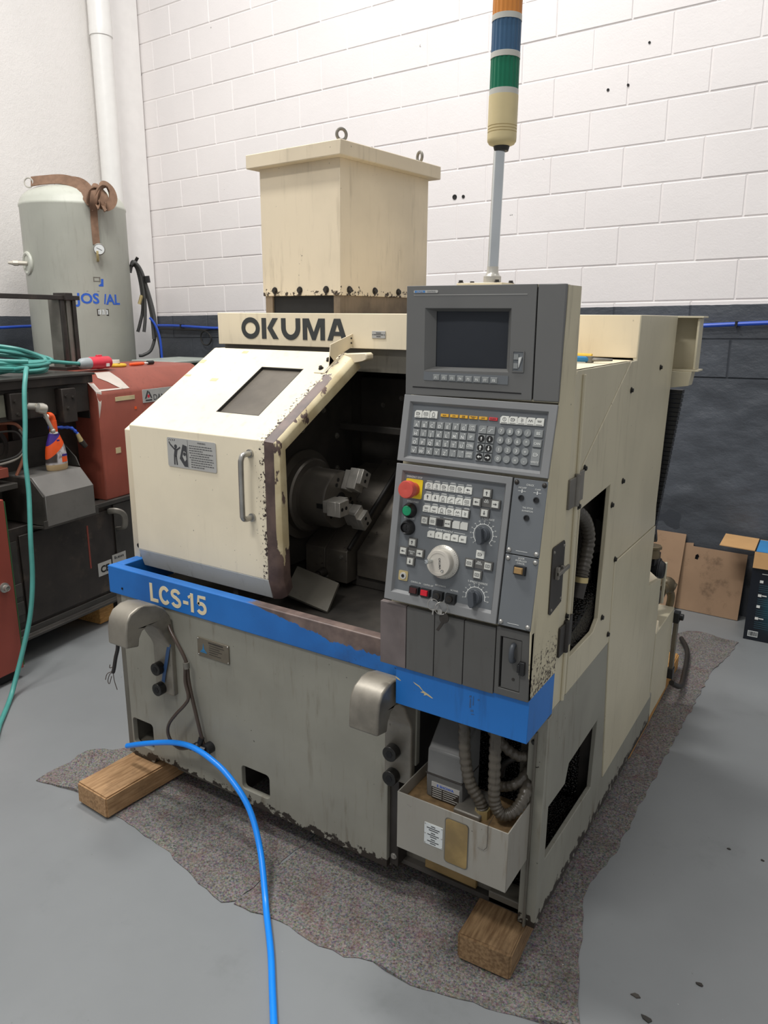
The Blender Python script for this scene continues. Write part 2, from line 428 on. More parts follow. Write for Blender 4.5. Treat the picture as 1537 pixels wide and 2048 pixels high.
class MB:
    def __init__(s):
        s.v, s.f, s.m = [], [], []
    def add(s, vs, fs, mat=0):
        o = len(s.v)
        s.v += [Vector(p) for p in vs]
        for f in fs:
            s.f.append([i + o for i in f])
            s.m.append(mat)
        return s
    def box(s, x0, x1, y0, y1, z0, z1, mat=0):
        vs = [(x, y, z) for z in (z0, z1) for y in (y0, y1) for x in (x0, x1)]
        return s.add(vs, [(0, 2, 3, 1), (4, 5, 7, 6), (0, 1, 5, 4), (2, 6, 7, 3), (0, 4, 6, 2), (1, 3, 7, 5)], mat)
    def obox(s, c, ax, mat=0):
        c = Vector(c)
        a, b, d = [Vector(q) for q in ax]
        vs = [c + i * a + j * b + k * d for k in (-1, 1) for j in (-1, 1) for i in (-1, 1)]
        return s.add(vs, [(0, 2, 3, 1), (4, 5, 7, 6), (0, 1, 5, 4), (2, 6, 7, 3), (0, 4, 6, 2), (1, 3, 7, 5)], mat)
    def prism(s, poly, axis, lo, hi, mat=0, holes=()):
        """extrude polygon (with holes) along axis; axis x: (y,z), y: (x,z), z: (x,y)"""
        def P(p, t):
            a, b = p
            return {'x': (t, a, b), 'y': (a, t, b), 'z': (a, b, t)}[axis]
        loops = [list(poly)] + [list(h) for h in holes]
        flat, tri = fill(loops)
        n = len(flat)
        vs = [P(p, lo) for p in flat] + [P(p, hi) for p in flat]
        fs = [tuple(t) for t in tri] + [tuple(i + n for i in reversed(t)) for t in tri]
        o = 0
        for l in loops:
            k = len(l)
            for i in range(k):
                j = (i + 1) % k
                fs.append((o + i, o + j, o + j + n, o + i + n))
            o += k
        return s.add(vs, fs, mat)
    def frame_axes(s, d):
        d = Vector(d).normalized()
        up = Vector((0, 0, 1)) if abs(d.z) < 0.9 else Vector((1, 0, 0))
        a = d.cross(up).normalized()
        return d, a, d.cross(a)
    def cyl(s, p0, p1, r0, r1=None, seg=20, mat=0, caps=True):
        p0, p1 = Vector(p0), Vector(p1)
        r1 = r0 if r1 is None else r1
        d, a, b = s.frame_axes(p1 - p0)
        vs = []
        for p, r in ((p0, r0), (p1, r1)):
            for i in range(seg):
                t = 2 * PI * i / seg
                vs.append(p + r * (math.cos(t) * a + math.sin(t) * b))
        fs = [(i, (i + 1) % seg, seg + (i + 1) % seg, seg + i) for i in range(seg)]
        if caps:
            fs += [tuple(range(seg))[::-1], tuple(range(seg, 2 * seg))]
        return s.add(vs, fs, mat)
    def lathe(s, prof, origin, axis, seg=32, mat=0):
        """profile of (radius, height) revolved about axis"""
        o = Vector(origin)
        d, a, b = s.frame_axes(axis)
        vs, fs = [], []
        for r, h in prof:
            for i in range(seg):
                t = 2 * PI * i / seg
                vs.append(o + d * h + max(r, 1e-5) * (math.cos(t) * a + math.sin(t) * b))
        for k in range(len(prof) - 1):
            for i in range(seg):
                j = (i + 1) % seg
                fs.append((k * seg + i, k * seg + j, (k + 1) * seg + j, (k + 1) * seg + i))
        return s.add(vs, fs, mat)
    def tube(s, pts, r, seg=10, mat=0, sub=8, smooth=True, radfn=None, flat=None):
        P = [Vector(p) for p in pts]
        if smooth and len(P) > 2:
            Q = []
            for i in range(len(P) - 1):
                p0 = P[max(i - 1, 0)]; p1 = P[i]; p2 = P[i + 1]; p3 = P[min(i + 2, len(P) - 1)]
                for k in range(sub):
                    t = k / sub
                    Q.append(0.5 * ((2 * p1) + (p2 - p0) * t + (2 * p0 - 5 * p1 + 4 * p2 - p3) * t * t + (3 * p1 - p0 - 3 * p2 + p3) * t ** 3))
            Q.append(P[-1])
            P = Q
        n = len(P)
        vs, fs = [], []
        prev = None
        for i, p in enumerate(P):
            d = (P[min(i + 1, n - 1)] - P[max(i - 1, 0)]).normalized()
            if prev is None:
                _, a, _ = s.frame_axes(d)
            else:
                a = (prev - d * prev.dot(d)).normalized()
            prev = a
            b = d.cross(a)
            rr = radfn(i, n) * r if radfn else r
            ra, rb = (rr, rr) if not flat else (rr, rr * flat)
            for k in range(seg):
                t = 2 * PI * k / seg
                vs.append(p + ra * math.cos(t) * a + rb * math.sin(t) * b)
        for i in range(n - 1):
            for k in range(seg):
                j = (k + 1) % seg
                fs.append((i * seg + k, i * seg + j, (i + 1) * seg + j, (i + 1) * seg + k))
        fs += [tuple(range(seg))[::-1], tuple(range((n - 1) * seg, n * seg))]
        return s.add(vs, fs, mat)
    def ribbon(s, pts, w, th, side, mat=0, sub=6):
        """flat strap along a path; side = width direction (vector or list per point)"""
        P = [Vector(p) for p in pts]
        S = [Vector(q) for q in side] if isinstance(side, list) else [Vector(side)] * len(P)
        Q, T = [], []
        for i in range(len(P) - 1):
            p0 = P[max(i - 1, 0)]; p1 = P[i]; p2 = P[i + 1]; p3 = P[min(i + 2, len(P) - 1)]
            for k in range(sub):
                t = k / sub
                Q.append(0.5 * ((2 * p1) + (p2 - p0) * t + (2 * p0 - 5 * p1 + 4 * p2 - p3) * t * t + (3 * p1 - p0 - 3 * p2 + p3) * t ** 3))
                T.append(S[i].lerp(S[i + 1], t))
        Q.append(P[-1]); T.append(S[-1])
        vs, fs = [], []
        n = len(Q)
        for i, p in enumerate(Q):
            d = (Q[min(i + 1, n - 1)] - Q[max(i - 1, 0)]).normalized()
            a = (T[i] - d * T[i].dot(d)).normalized()
            b = d.cross(a)
            for x, y in ((-1, -1), (1, -1), (1, 1), (-1, 1)):
                vs.append(p + a * x * w / 2 + b * y * th / 2)
        for i in range(n - 1):
            for k in range(4):
                j = (k + 1) % 4
                fs.append((i * 4 + k, i * 4 + j, (i + 1) * 4 + j, (i + 1) * 4 + k))
        fs += [(3, 2, 1, 0), tuple(range((n - 1) * 4, n * 4))]
        return s.add(vs, fs, mat)
    def torus(s, c, axis, R, r, seg=28, sg=8, mat=0):
        c = Vector(c)
        d, a, b = s.frame_axes(axis)
        vs, fs = [], []
        for i in range(seg):
            t = 2 * PI * i / seg
            e = math.cos(t) * a + math.sin(t) * b
            for k in range(sg):
                u = 2 * PI * k / sg
                vs.append(c + e * (R + r * math.cos(u)) + d * r * math.sin(u))
        for i in range(seg):
            for k in range(sg):
                i2, k2 = (i + 1) % seg, (k + 1) % sg
                fs.append((i * sg + k, i2 * sg + k, i2 * sg + k2, i * sg + k2))
        return s.add(vs, fs, mat)
    def ball(s, c, r, mat=0, seg=14, sc=(1, 1, 1)):
        n = seg // 2
        prof = [(r * math.sin(PI * i / n), -r * math.cos(PI * i / n)) for i in range(n + 1)]
        k = len(s.v)
        s.lathe(prof, (0, 0, 0), (0, 0, 1), seg, mat)
        for i in range(k, len(s.v)):
            q = s.v[i]
            s.v[i] = Vector((q.x * sc[0] + c[0], q.y * sc[1] + c[1], q.z * sc[2] + c[2]))
        return s
    def text(s, txt, o, u, v, h, mat=0, depth=0.0006, align='CENTER', bold=0.0, wscale=1.0, fn=None, space=1.0):
        """lettering: origin = baseline anchor, u = reading direction, v = up, h = cap height"""
        tv, tf = glyphs(txt, bold, align, space)
        o, u, v = Vector(o), Vector(u).normalized(), Vector(v).normalized()
        n = u.cross(v)
        vs = []
        for p in tv:
            a, b, c = p.x * h * wscale, p.y * h, p.z * depth
            vs.append(fn(a, b, c) if fn else o + u * a + v * b + n * c)
        return s.add(vs, tf, mat)

_G = {}
def glyphs(txt, bold, align, space):
    key = (txt, bold, align, space)
    if key not in _G:
        cu = bpy.data.curves.new('lettering', 'FONT')
        cu.body = txt
        cu.align_x = align
        cu.offset = bold
        cu.space_character = space
        cu.resolution_u = 3
        cu.extrude = 0.5
        cu.size = 1.0 / 0.72
        o = bpy.data.objects.new('lettering', cu)
        COL.objects.link(o)
        dg = bpy.context.evaluated_depsgraph_get()
        me = bpy.data.meshes.new_from_object(o.evaluated_get(dg))
        _G[key] = ([Vector((w.co.x, w.co.y, w.co.z + 0.5)) for w in me.vertices], [tuple(p.vertices) for p in me.polygons])
        bpy.data.meshes.remove(me)
        bpy.data.objects.remove(o)
        bpy.data.curves.remove(cu)
    return _G[key]

def build(name, mb, mats, parent=None, bevel=0.0, smooth=True, local=False, kind=None, seg=2, sharp=38):
    me = bpy.data.meshes.new(name)
    org = Vector((0, 0, 0)) if (parent is None or local) else ORG.get(parent.name, Vector((0, 0, 0)))
    me.from_pydata([v - org for v in mb.v], [], mb.f)
    if not isinstance(mats, (list, tuple)):
        mats = [mats]
    for m in mats:
        me.materials.append(M[m] if isinstance(m, str) else m)
    me.polygons.foreach_set('material_index', mb.m)
    bm = bmesh.new()
    bm.from_mesh(me)
    bmesh.ops.recalc_face_normals(bm, faces=bm.faces)
    bm.to_mesh(me)
    bm.free()
    if smooth:
        me.shade_smooth()
        me.set_sharp_from_angle(angle=math.radians(sharp))
    o = bpy.data.objects.new(name, me)
    COL.objects.link(o)
    if parent is not None:
        o.parent = parent
        ORG[o.name] = org
    if bevel > 0:
        b = o.modifiers.new('edge', 'BEVEL')
        b.width = bevel
        b.segments = seg
        b.limit_method = 'ANGLE'
        b.angle_limit = math.radians(50)
        b.harden_normals = False
    if kind:
        o['kind'] = kind
    return o

def root(name, loc, label, cat, rot=0.0, group=None):
    o = bpy.data.objects.new(name, None)
    o.empty_display_size = 0.05
    o.location = loc
    o.rotation_euler = (0, 0, rot)
    COL.objects.link(o)
    o['label'] = label
    o['category'] = cat
    if group:
        o['group'] = group
    ORG[o.name] = Vector(loc)
    return o
def tag(o, label, cat, group=None):
    o['label'] = label
    o['category'] = cat
    if group:
        o['group'] = group
    return o
def lab(o, label):
    o['label'] = label
    return o
def single(name, mb, mats, loc, label, cat, **kw):
    """a thing that is one mesh, origin at its base"""
    loc = Vector(loc)
    mb.v = [v - loc for v in mb.v]
    o = build(name, mb, mats, None, **kw)
    o.location = loc
    return tag(o, label, cat)

def regpoly(n, r, c=(0, 0), a0=0.0):
    return [(c[0] + r * math.cos(a0 + 2 * PI * i / n), c[1] + r * math.sin(a0 + 2 * PI * i / n)) for i in range(n)]
def rrect(a0, a1, b0, b1, r, n=4):
    out = []
    for cx, cy, s in ((a1 - r, b1 - r, 0), (a0 + r, b1 - r, 1), (a0 + r, b0 + r, 2), (a1 - r, b0 + r, 3)):
        for i in range(n + 1):
            t = PI / 2 * (s + i / n)
            out.append((cx + r * math.cos(t), cy + r * math.sin(t)))
    return out

class Frame:
    """a panel plane: u to the right, v down the panel, h out of it"""
    def __init__(s, o, u, v):
        s.o, s.u, s.v = Vector(o), Vector(u).normalized(), Vector(v).normalized()
        s.n = s.v.cross(s.u)
    def __call__(s, u, v, h=0.0):
        return s.o + s.u * u + s.v * v + s.n * h
    def box(s, mb, u0, u1, v0, v1, h0, h1, mat=0, taper=0.0):
        vs = [s(a, b, h0) for b in (v0, v1) for a in (u0, u1)]
        t = taper
        vs += [s(a, b, h1) for b in (v0 + t, v1 - t) for a in (u0 + t, u1 - t)]
        mb.add(vs, [(0, 1, 3, 2), (4, 6, 7, 5), (0, 4, 5, 1), (2, 3, 7, 6), (0, 2, 6, 4), (1, 5, 7, 3)], mat)
    def poly(s, mb, pts, h0, h1, mat=0, holes=()):
        loops = [list(pts)] + [list(h) for h in holes]
        flat, tri = fill(loops)
        n = len(flat)
        vs = [s(p[0], p[1], h0) for p in flat] + [s(p[0], p[1], h1) for p in flat]
        fs = [tuple(t) for t in tri] + [tuple(i + n for i in reversed(t)) for t in tri]
        o = 0
        for l in loops:
            k = len(l)
            for i in range(k):
                j = (i + 1) % k
                fs.append((o + i, o + j, o + j + n, o + i + n))
            o += k
        mb.add(vs, fs, mat)
    def text(s, mb, t, u, v, h, size, mat=0, align='CENTER', bold=0.0, depth=0.0004, wscale=1.0, rot=0.0):
        uu = s.u * math.cos(rot) + s.v * math.sin(rot)
        vv = s.u * math.sin(rot) - s.v * math.cos(rot)
        mb.text(t, s(u, v, h), uu, vv, size, mat, depth, align, bold, wscale)
    def cyl(s, mb, u, v, h0, h1, r0, r1=None, seg=18, mat=0):
        mb.cyl(s(u, v, h0), s(u, v, h1), r0, r1, seg, mat)

# ================================================================== SETTING
def setting():
    mb = MB().box(-9, 5, -4, 6, -0.1, 0)
    f = build('floor', mb, 'floor', kind='structure', smooth=False)
    # back wall: mortar bed with every block as its own piece
    wb = build('wall_back', MB().box(-0.25, 6.0, 0.004, 0.25, -0.12, 4.2), 'joint', kind='structure', smooth=False)
    wb.location = (-5.19, 4.57, 0)
    wb.rotation_euler = (0, -0.0195, -0.0315)
    pw, ph = 0.4145, 0.2035
    hw, hh, d, c = (pw - 0.005) / 2, (ph - 0.005) / 2, 0.05, 0.0045
    vs = [(x * hw, d, z * hh) for z in (-1, 1) for x in (-1, 1)]
    vs += [(x * hw, c, z * hh) for z in (-1, 1) for x in (-1, 1)]
    vs += [(x * (hw - c), 0, z * (hh - c)) for z in (-1, 1) for x in (-1, 1)]
    fs = []
    for o in (0, 4):
        fs += [(o, o + 1, o + 5, o + 4), (o + 2, o + 6, o + 7, o + 3), (o, o + 4, o + 6, o + 2), (o + 1, o + 3, o + 7, o + 5)]
    fs += [(8, 9, 11, 10)]
    first = build('block', MB().add(vs, fs), 'block', wb, local=True, smooth=False)
    used = False
    for j in range(-2, 12):
        off = 0.045 if j % 2 == 0 else 0.243
        k = -1
        while True:
            a = off - pw / 2 + k * pw + pw / 2
            b = a + pw
            k += 1
            if b < 0.12:
                continue
            if a > 5.25:
                break
            a2 = max(a, 0.02)
            o = first if not used else first.copy()
            if used:
                COL.objects.link(o)
                o.parent = wb
            used = True
            o.location = ((a2 + b) / 2, random.uniform(-0.0015, 0.0015), 1.63 + ph * (j + 0.5) - 0.0)
            o.scale = ((b - a2 - 0.006) / (pw - 0.006), 1, 1)
    # rough render over the lower courses
    from mathutils import noise as mn
    rc = MB()
    nx, nz = 260, 64
    for jz in range(nz + 1):
        for ix in range(nx + 1):
            u, z = -0.05 + 5.5 * ix / nx, -0.05 + 1.272 * jz / nz
            p = Vector((u * 3.2, 0.3, z * 4.5))
            h = mn.fractal(p, 1.0, 2.0, 5) * 0.018 + mn.noise(Vector((u * 0.9, 3.3, z * 1.1))) * 0.006
            rc.v.append(Vector((u, -0.004 - (h if jz < nz - 1 else 0.0), z)))
    for jz in range(nz):
        for ix in range(nx):
            a = jz * (nx + 1) + ix
            rc.f.append([a, a + 1, a + nx + 2, a + nx + 1])
            rc.m.append(0)
    build('render_coat', rc, 'block', wb, local=True, sharp=180)
    # drill holes in the wall blocks
    hb = MB()
    for u, z, r in ((2.929, 2.287, 0.012), (2.99, 2.284, 0.008), (3.865, 2.74, 0.006), (3.972, 2.747, 0.005), (4.07, 2.93, 0.005)):
        hb.lathe([(0.0001, 0.0), (r * 0.8, -0.0008), (r, -0.001), (r * 1.25, -0.002), (r * 1.3, 0.004)], (u, -0.0012, z), (0, 1, 0), 12)
    build('drill_hole', hb, 'seam', wb, local=True, kind='stuff')
    # left wall
    wl = build('wall_left', MB().box(-0.2, 0.0, -7.5, 0.2, -0.1, 4.6), 'plaster', kind='structure', smooth=False)
    wl.location = (-5.19, 4.57, 0)
    wl.rotation_euler = (0, 0, -0.0315)
    build('pilaster', MB().box(-0.01, 0.035, -0.30, -0.012, 0, 4.6), 'white_trim', wl, local=True, bevel=0.004)
setting()

def drain_pipe():
    c = Vector((-5.107, 4.158, 0))
    r = root('drain_pipe', c, 'white vertical drain pipe running down the corner behind the pressure tank', 'pipe')
    build('pipe_lower', MB().cyl(c, c + Vector((0, 0, 3.6)), 0.076, seg=32), 'pipe_white', r)
    build('pipe_upper', MB().lathe([(0.076, 3.6), (0.083, 3.6), (0.083, 3.66), (0.081, 3.67), (0.081, 4.8)], c, (0, 0, 1), 32), 'pipe_white', r)
drain_pipe()

def wall_air_lines():
    # thin blue compressed-air line clipped along both walls
    def W(u, y, z):
        c, s = math.cos(-0.0315), math.sin(-0.0315)
        return Vector((-5.19 + c * u - s * y, 4.57 + s * u + c * y, z + 0.0195 * u))
    pts = [W(0.04, -0.03, 1.53), W(0.3, -0.03, 1.525), W(0.74, -0.035, 1.505), W(1.0, -0.03, 1.51), W(2.2, -0.03, 1.50), W(3.6, -0.03, 1.49), W(4.2, -0.03, 1.49), W(4.44, -0.03, 1.50), W(4.8, -0.03, 1.513), W(5.2, -0.03, 1.52)]
    r = root('wall_air_line', W(0.04, -0.03, 1.53), 'thin blue air line clipped along the dark lower part of the block wall', 'hose')
    build('tube', MB().tube(pts, 0.011, 8), 'blue_line', r)
    cb = MB()
    for u, z in ((0.35, 1.523), (0.9, 1.507), (4.6, 1.507), (4.95, 1.516)):
        p = W(u, -0.03, z)
        cb.box(p.x - 0.006, p.x + 0.006, p.y - 0.013, p.y + 0.03, p.z - 0.014, p.z + 0.014)
    build('clip', cb, 'black_plastic', r, kind='stuff')
    g = root('wall_cable', W(0.3, -0.03, 1.50), 'thin black cable sagging along the block wall with a hanging loop', 'cable')
    build('cable', MB().tube([W(0.05, -0.03, 1.505), W(0.35, -0.028, 1.493), W(0.58, -0.03, 1.488), W(0.66, -0.03, 1.47), W(0.695, -0.03, 1.42), W(0.66, -0.03, 1.375), W(0.60, -0.03, 1.38), W(0.575, -0.03, 1.43), W(0.60, -0.03, 1.475), W(0.70, -0.028, 1.492), W(0.9, -0.03, 1.488), W(1.6, -0.028, 1.48)], 0.006, 8), 'rubber', g)
    ly = [Vector((-5.15, y, z)) for y, z in ((4.0, 1.545), (3.6, 1.54), (3.3, 1.53), (3.0, 1.522), (2.2, 1.53))]
    q = root('left_wall_air_line', ly[0], 'thin blue air line along the dark band of the left wall beside the tank', 'hose')
    build('tube', MB().tube(ly, 0.010, 8), 'blue_line', q)
wall_air_lines()

# ================================================================== FELT MATS
def felt(name, outline, label, seed, ridge=None, rag=0.006):
    """a felt sheet: ragged outline, softly uneven"""
    rnd = random.Random(seed)
    pts = []
    n = len(outline)
    for i in range(n):
        a, b = Vector((*outline[i], 0)), Vector((*outline[(i + 1) % n], 0))
        k = max(2, int((b - a).length / 0.03))
        nrm = (b - a).normalized().cross(Vector((0, 0, 1)))
        for t in range(k):
            pts.append(a.lerp(b, t / k) + nrm * rnd.uniform(-rag, rag) * (0.25 if t == 0 else 1))
    bm = bmesh.new()
    vs = [bm.verts.new(p) for p in pts]
    es = [bm.edges.new((vs[i], vs[(i + 1) % len(vs)])) for i in range(len(vs))]
    bmesh.ops.triangle_fill(bm, edges=es, use_beauty=True)
    for step in (0.12, 0.07):
        big = [e for e in bm.edges if e.calc_length() > step]
        bmesh.ops.subdivide_edges(bm, edges=big, cuts=1)
        bmesh.ops.triangulate(bm, faces=bm.faces)
        bmesh.ops.beautify_fill(bm, faces=bm.faces, edges=bm.edges)
    for v in bm.verts:
        x, y = v.co.x, v.co.y
        z = 0.003 + 0.0012 * (math.sin(x * 31 + seed) * math.sin(y * 27) + math.sin(x * 11 + y * 17))
        if ridge:
            z += ridge(x, y)
        v.co.z = max(0.001, z)
    ret = bmesh.ops.extrude_face_region(bm, geom=list(bm.faces))
    for e in ret['geom']:
        if isinstance(e, bmesh.types.BMVert):
            pass
    low = [v for v in bm.verts if v not in set(g for g in ret['geom'] if isinstance(g, bmesh.types.BMVert))]
    for v in low:
        v.co.z = 0.0004
    bmesh.ops.recalc_face_normals(bm, faces=bm.faces)
    me = bpy.data.meshes.new(name)
    bm.to_mesh(me)
    bm.free()
    me.materials.append(M['felt'])
    me.shade_smooth()
    me.set_sharp_from_angle(angle=math.radians(60))
    o = bpy.data.objects.new(name, me)
    COL.objects.link(o)
    return tag(o, label, 'mat')

def fold(x, y):
    # the lifted edge fold at the far left, running from the tip to under the base
    t = (y - 1.36) * 0.9 + (x + 2.29) * -0.05
    d = y - (1.50 + (x + 2.29) * 1.0)
    return 0.035 * math.exp(-(d / 0.03) ** 2) * max(0.0, min(1.0, (-2.06 - x) / 0.03)) + 0.012 * math.exp(-((y - (1.375 + 0.1 * (x + 2.3))) / 0.03) ** 2) * (x < -2.08)
felt('felt_mat', [(-2.30, 1.335), (-2.17, 1.365), (-2.0, 1.375), (-1.8, 1.355), (-1.65, 1.34), (-1.48, 1.30), (-1.335, 1.272), (-1.302, 1.30), (-1.286, 1.62), (-1.280, 2.4), (-2.05, 2.4), (-2.13, 1.95), (-2.20, 1.66), (-2.30, 1.44)],
     'grey-brown felt mat sheet sticking out on the left with a folded edge', 3, fold)
felt('felt_mat', [(-1.300, 1.286), (-1.15, 1.308), (-1.05, 1.30), (-0.931, 1.305), (-0.86, 1.335), (-0.775, 1.325), (-0.62, 1.355), (-0.524, 1.375), (-0.43, 1.40), (-0.347, 1.44), (-0.372, 1.50), (-0.389, 1.566), (-0.42, 1.66), (-0.439, 1.743), (-0.468, 1.85), (-0.465, 1.95), (-0.441, 2.126), (-0.44, 2.3), (-0.436, 2.503), (-0.426, 2.861), (-0.418, 3.2), (-0.408, 3.565), (-0.37, 3.8), (-0.347, 4.018), (-0.44, 4.03), (-0.544, 4.056), (-0.60, 4.03), (-0.67, 3.92), (-0.85, 3.85), (-1.26, 3.7), (-1.27, 2.6), (-1.280, 1.62)],
     'long grey-brown felt mat under the console side, running back to the cartons', 11,
     lambda x, y: 0.016 * math.exp(-((x + 0.80) / 0.02) ** 2 - ((y - 1.33) / 0.03) ** 2) + 0.012 * math.exp(-((x + 0.42) / 0.05) ** 2 - ((y - 1.41) / 0.03) ** 2))

# ================================================================== TIMBER BLOCKS
def timber(name, x0, x1, y0, y1, z0, h, rot, mat, label, seed):
    rnd = random.Random(seed)
    w, l = (x1 - x0) / 2, (y1 - y0) / 2
    bm = bmesh.new()
    bmesh.ops.create_cube(bm, size=1)
    for v in bm.verts:
        v.co.x *= 2 * w
        v.co.y *= 2 * l
        v.co.z = (v.co.z + 0.5) * h
    bmesh.ops.subdivide_edges(bm, edges=[e for e in bm.edges if abs(e.verts[0].co.y - e.verts[1].co.y) > l], cuts=5)
    bmesh.ops.bevel(bm, geom=[e for e in bm.edges if e.calc_face_angle(0) > 0.8], offset=0.005, segments=2, affect='EDGES')
    for v in bm.verts:
        v.co += Vector((rnd.uniform(-1, 1), rnd.uniform(-1, 1), 0)) * 0.0016
    me = bpy.data.meshes.new(name)
    bm.to_mesh(me)
    bm.free()
    me.materials.append(M[mat])
    o = bpy.data.objects.new(name, me)
    o.location = ((x0 + x1) / 2, (y0 + y1) / 2, z0)
    o.rotation_euler = (0, 0, rot)
    COL.objects.link(o)
    return tag(o, label, 'timber')
timber('timber_block', -0.69, -0.545, 1.462, 1.86, 0.006, 0.078, 0.05, 'wood_old', 'stained timber block under the front corner below the small oil tank', 1)
timber('timber_block', -2.05, -1.89, 1.335, 1.80, 0.006, 0.077, -0.06, 'wood', 'pale timber block under the left front foot of the lathe', 2)
timber('timber_block', -0.69, -0.545, 2.62, 3.52, 0.006, 0.078, 0.01, 'wood_new', 'long fresh timber beam under the rear right side of the lathe', 3)

# ================================================================== THE LATHE
LX = (-1.3, 2.2, 0)
lathe = root('turning_lathe', LX, 'cream and blue industrial turning lathe with grey base and operator console', 'machine')
def LP(name, mb, mats, bevel=0.0, parent=None, **kw):
    return build(name, mb, mats, parent or lathe, bevel, **kw)

def bolt_on(mb, p, d, r=0.008, h=0.006, mat=0, seg=6):
    p, d = Vector(p), Vector(d).normalized()
    mb.cyl(p, p + d * h * 0.25, r * 1.35, seg=14, mat=mat)
    mb.cyl(p + d * h * 0.25, p + d * h, r, r * 0.92, seg, mat)

def dome(mb, p, d, r, mat=0):
    mb.lathe([(r, 0), (r * 0.92, r * 0.3), (r * 0.6, r * 0.6), (0.0001, r * 0.7)], p, d, 12, mat)

def lathe_base():
    # front sheet with fork pockets
    out = [(-2.032, 0.085), (-1.925, 0.085), (-1.915, 0.108), (-1.52, 0.108), (-1.5, 0.095), (-0.957, 0.088), (-0.957, 0.45), (-0.868, 0.45), (-0.868, 0.70), (-2.032, 0.70)]
    holes = [rrect(-2.024, -1.921, 0.135, 0.236, 0.012), rrect(-1.508, -1.392, 0.143, 0.227, 0.014)]
    fp = LP('front_panel', MB().prism(out, 'y', 1.556, 1.575, holes=holes), 'base_grey', 0.002)
    # body behind it
    mb = MB()
    mb.box(-2.035, -0.96, 1.72, 2.78, 0.10, 0.69)
    mb.box(-2.035, -1.93, 1.575, 1.72, 0.25, 0.69)
    mb.box(-1.90, -1.525, 1.575, 1.72, 0.10, 0.69)
    mb.box(-1.38, -0.96, 1.575, 1.72, 0.10, 0.69)
    mb.box(-1.53, -1.37, 1.575, 1.72, 0.245, 0.69)
    mb.box(-0.96, -0.535, 2.05, 2.78, 0.09, 0.69)
    mb.box(-0.96, -0.535, 1.60, 2.05, 0.66, 0.69)
    mb.box(-0.96, -0.535, 1.60, 2.05, 0.085, 0.10)
    LP('base_casting', mb, 'oily')
    LP('left_edge', MB().box(-2.060, -2.033, 1.560, 1.80, 0.086, 0.70), 'base_dark', 0.002)
    LP('foot', MB().box(-2.05, -1.925, 1.585, 1.75, 0.0845, 0.13), 'base_dark', 0.003)
    LP('foot', MB().box(-0.66, -0.53, 1.60, 1.76, 0.0845, 0.12), 'base_dark', 0.003)
    LP('foot', MB().box(-0.66, -0.55, 2.65, 2.78, 0.0845, 0.12), 'base_dark', 0.003)
    LP('bottom_rail', MB().box(-1.84, -0.96, 1.585, 1.60, 0.075, 0.11), 'base_dark')
    LP('angle_iron', MB().box(-0.957, -0.928, 1.57, 1.62, 0.095, 0.45), 'iron', 0.002)
    bb = MB()
    bolt_on(bb, (-0.942, 1.57, 0.125), (0, -1, 0), 0.007, 0.006)
    LP('bolt', bb, 'steel')
    # right side skin of the base
    side = [(1.602, 0.086), (2.80, 0.086), (2.80, 0.212), (2.14, 0.212), (2.07, 0.70), (1.602, 0.70)]
    hole = [(1.625, 0.262), (2.02, 0.245), (2.03, 0.468), (1.775, 0.462), (1.752, 0.412), (1.625, 0.418)]
    LP('side_panel', MB().prism(side, 'x', -0.534, -0.52, holes=[hole]), 'base_grey', 0.002)
    LP('corner_post', MB().prism([(-0.565, 1.575), (-0.518, 1.575), (-0.518, 1.604), (-0.53, 1.604), (-0.53, 1.585), (-0.565, 1.585)], 'z', 0.086, 0.69), 'base_grey', 0.0015)
    LP('corner_rib', MB().box(-0.548, -0.542, 1.566, 1.576, 0.086, 0.65), 'base_dark', 0.001)
    pl = [(-0.955, 0.086), (-0.562, 0.086), (-0.562, 0.66), (-0.60, 0.66), (-0.60, 0.30), (-0.955, 0.30)]
    LP('recess_plate', MB().prism(pl, 'y', 1.62, 1.63, holes=[rrect(-0.625, -0.572, 0.115, 0.235, 0.012)]), 'base_dark', 0.001)
    LP('stained_plate', MB().box(-0.86, -0.70, 1.606, 1.619, 0.10, 0.30), plain('oil_stained_plate', (128, 106, 66), 0.45, var=0.3, scale=7), 0.002)
    LP('chip_heap', MB().box(-0.94, -0.545, 1.66, 2.03, 0.10, 0.20).box(-0.94, -0.56, 2.0, 2.03, 0.2, 0.5), 'chips', 0.02, kind='stuff')
    for z in (0.36, 0.62):
        b2 = MB()
        bolt_on(b2, (-0.55, 1.575, z), (0, -1, 0), 0.006, 0.006)
        LP('post_bolt', b2, 'bolt')
lathe_base()

def nameplates():
    p = LP('nameplate', MB().box(-1.671, -1.536, 1.552, 1.556, 0.570, 0.632), 'label_plate', 0.001)
    d = MB()
    d.prism([(-1.656, 0.588), (-1.634, 0.588), (-1.642, 0.596), (-1.645, 0.614), (-1.648, 0.596)], 'y', 1.5514, 1.552, 0)
    d.box(-1.659, -1.631, 1.5514, 1.552, 0.5835, 0.5865, 0)
    for i, (a, b) in enumerate(((-1.622, -1.56), (-1.618, -1.556), (-1.62, -1.575), (-1.62, -1.565), (-1.62, -1.582), (-1.62, -1.57))):
        z = 0.621 - i * 0.0075
        d.box(a, b, 1.5514, 1.552, z, z + (0.004 if i == 0 else 0.0015), 1)
    LP('engraving', d, ['tool_blue', 'iron'], parent=p)
    r = MB()
    for x in (-1.667, -1.540):
        for z in (0.574, 0.628):
            dome(r, (x, 1.552, z), (0, -1, 0), 0.0025)
    LP('rivet', r, 'steel', parent=p, kind='stuff')
nameplates()

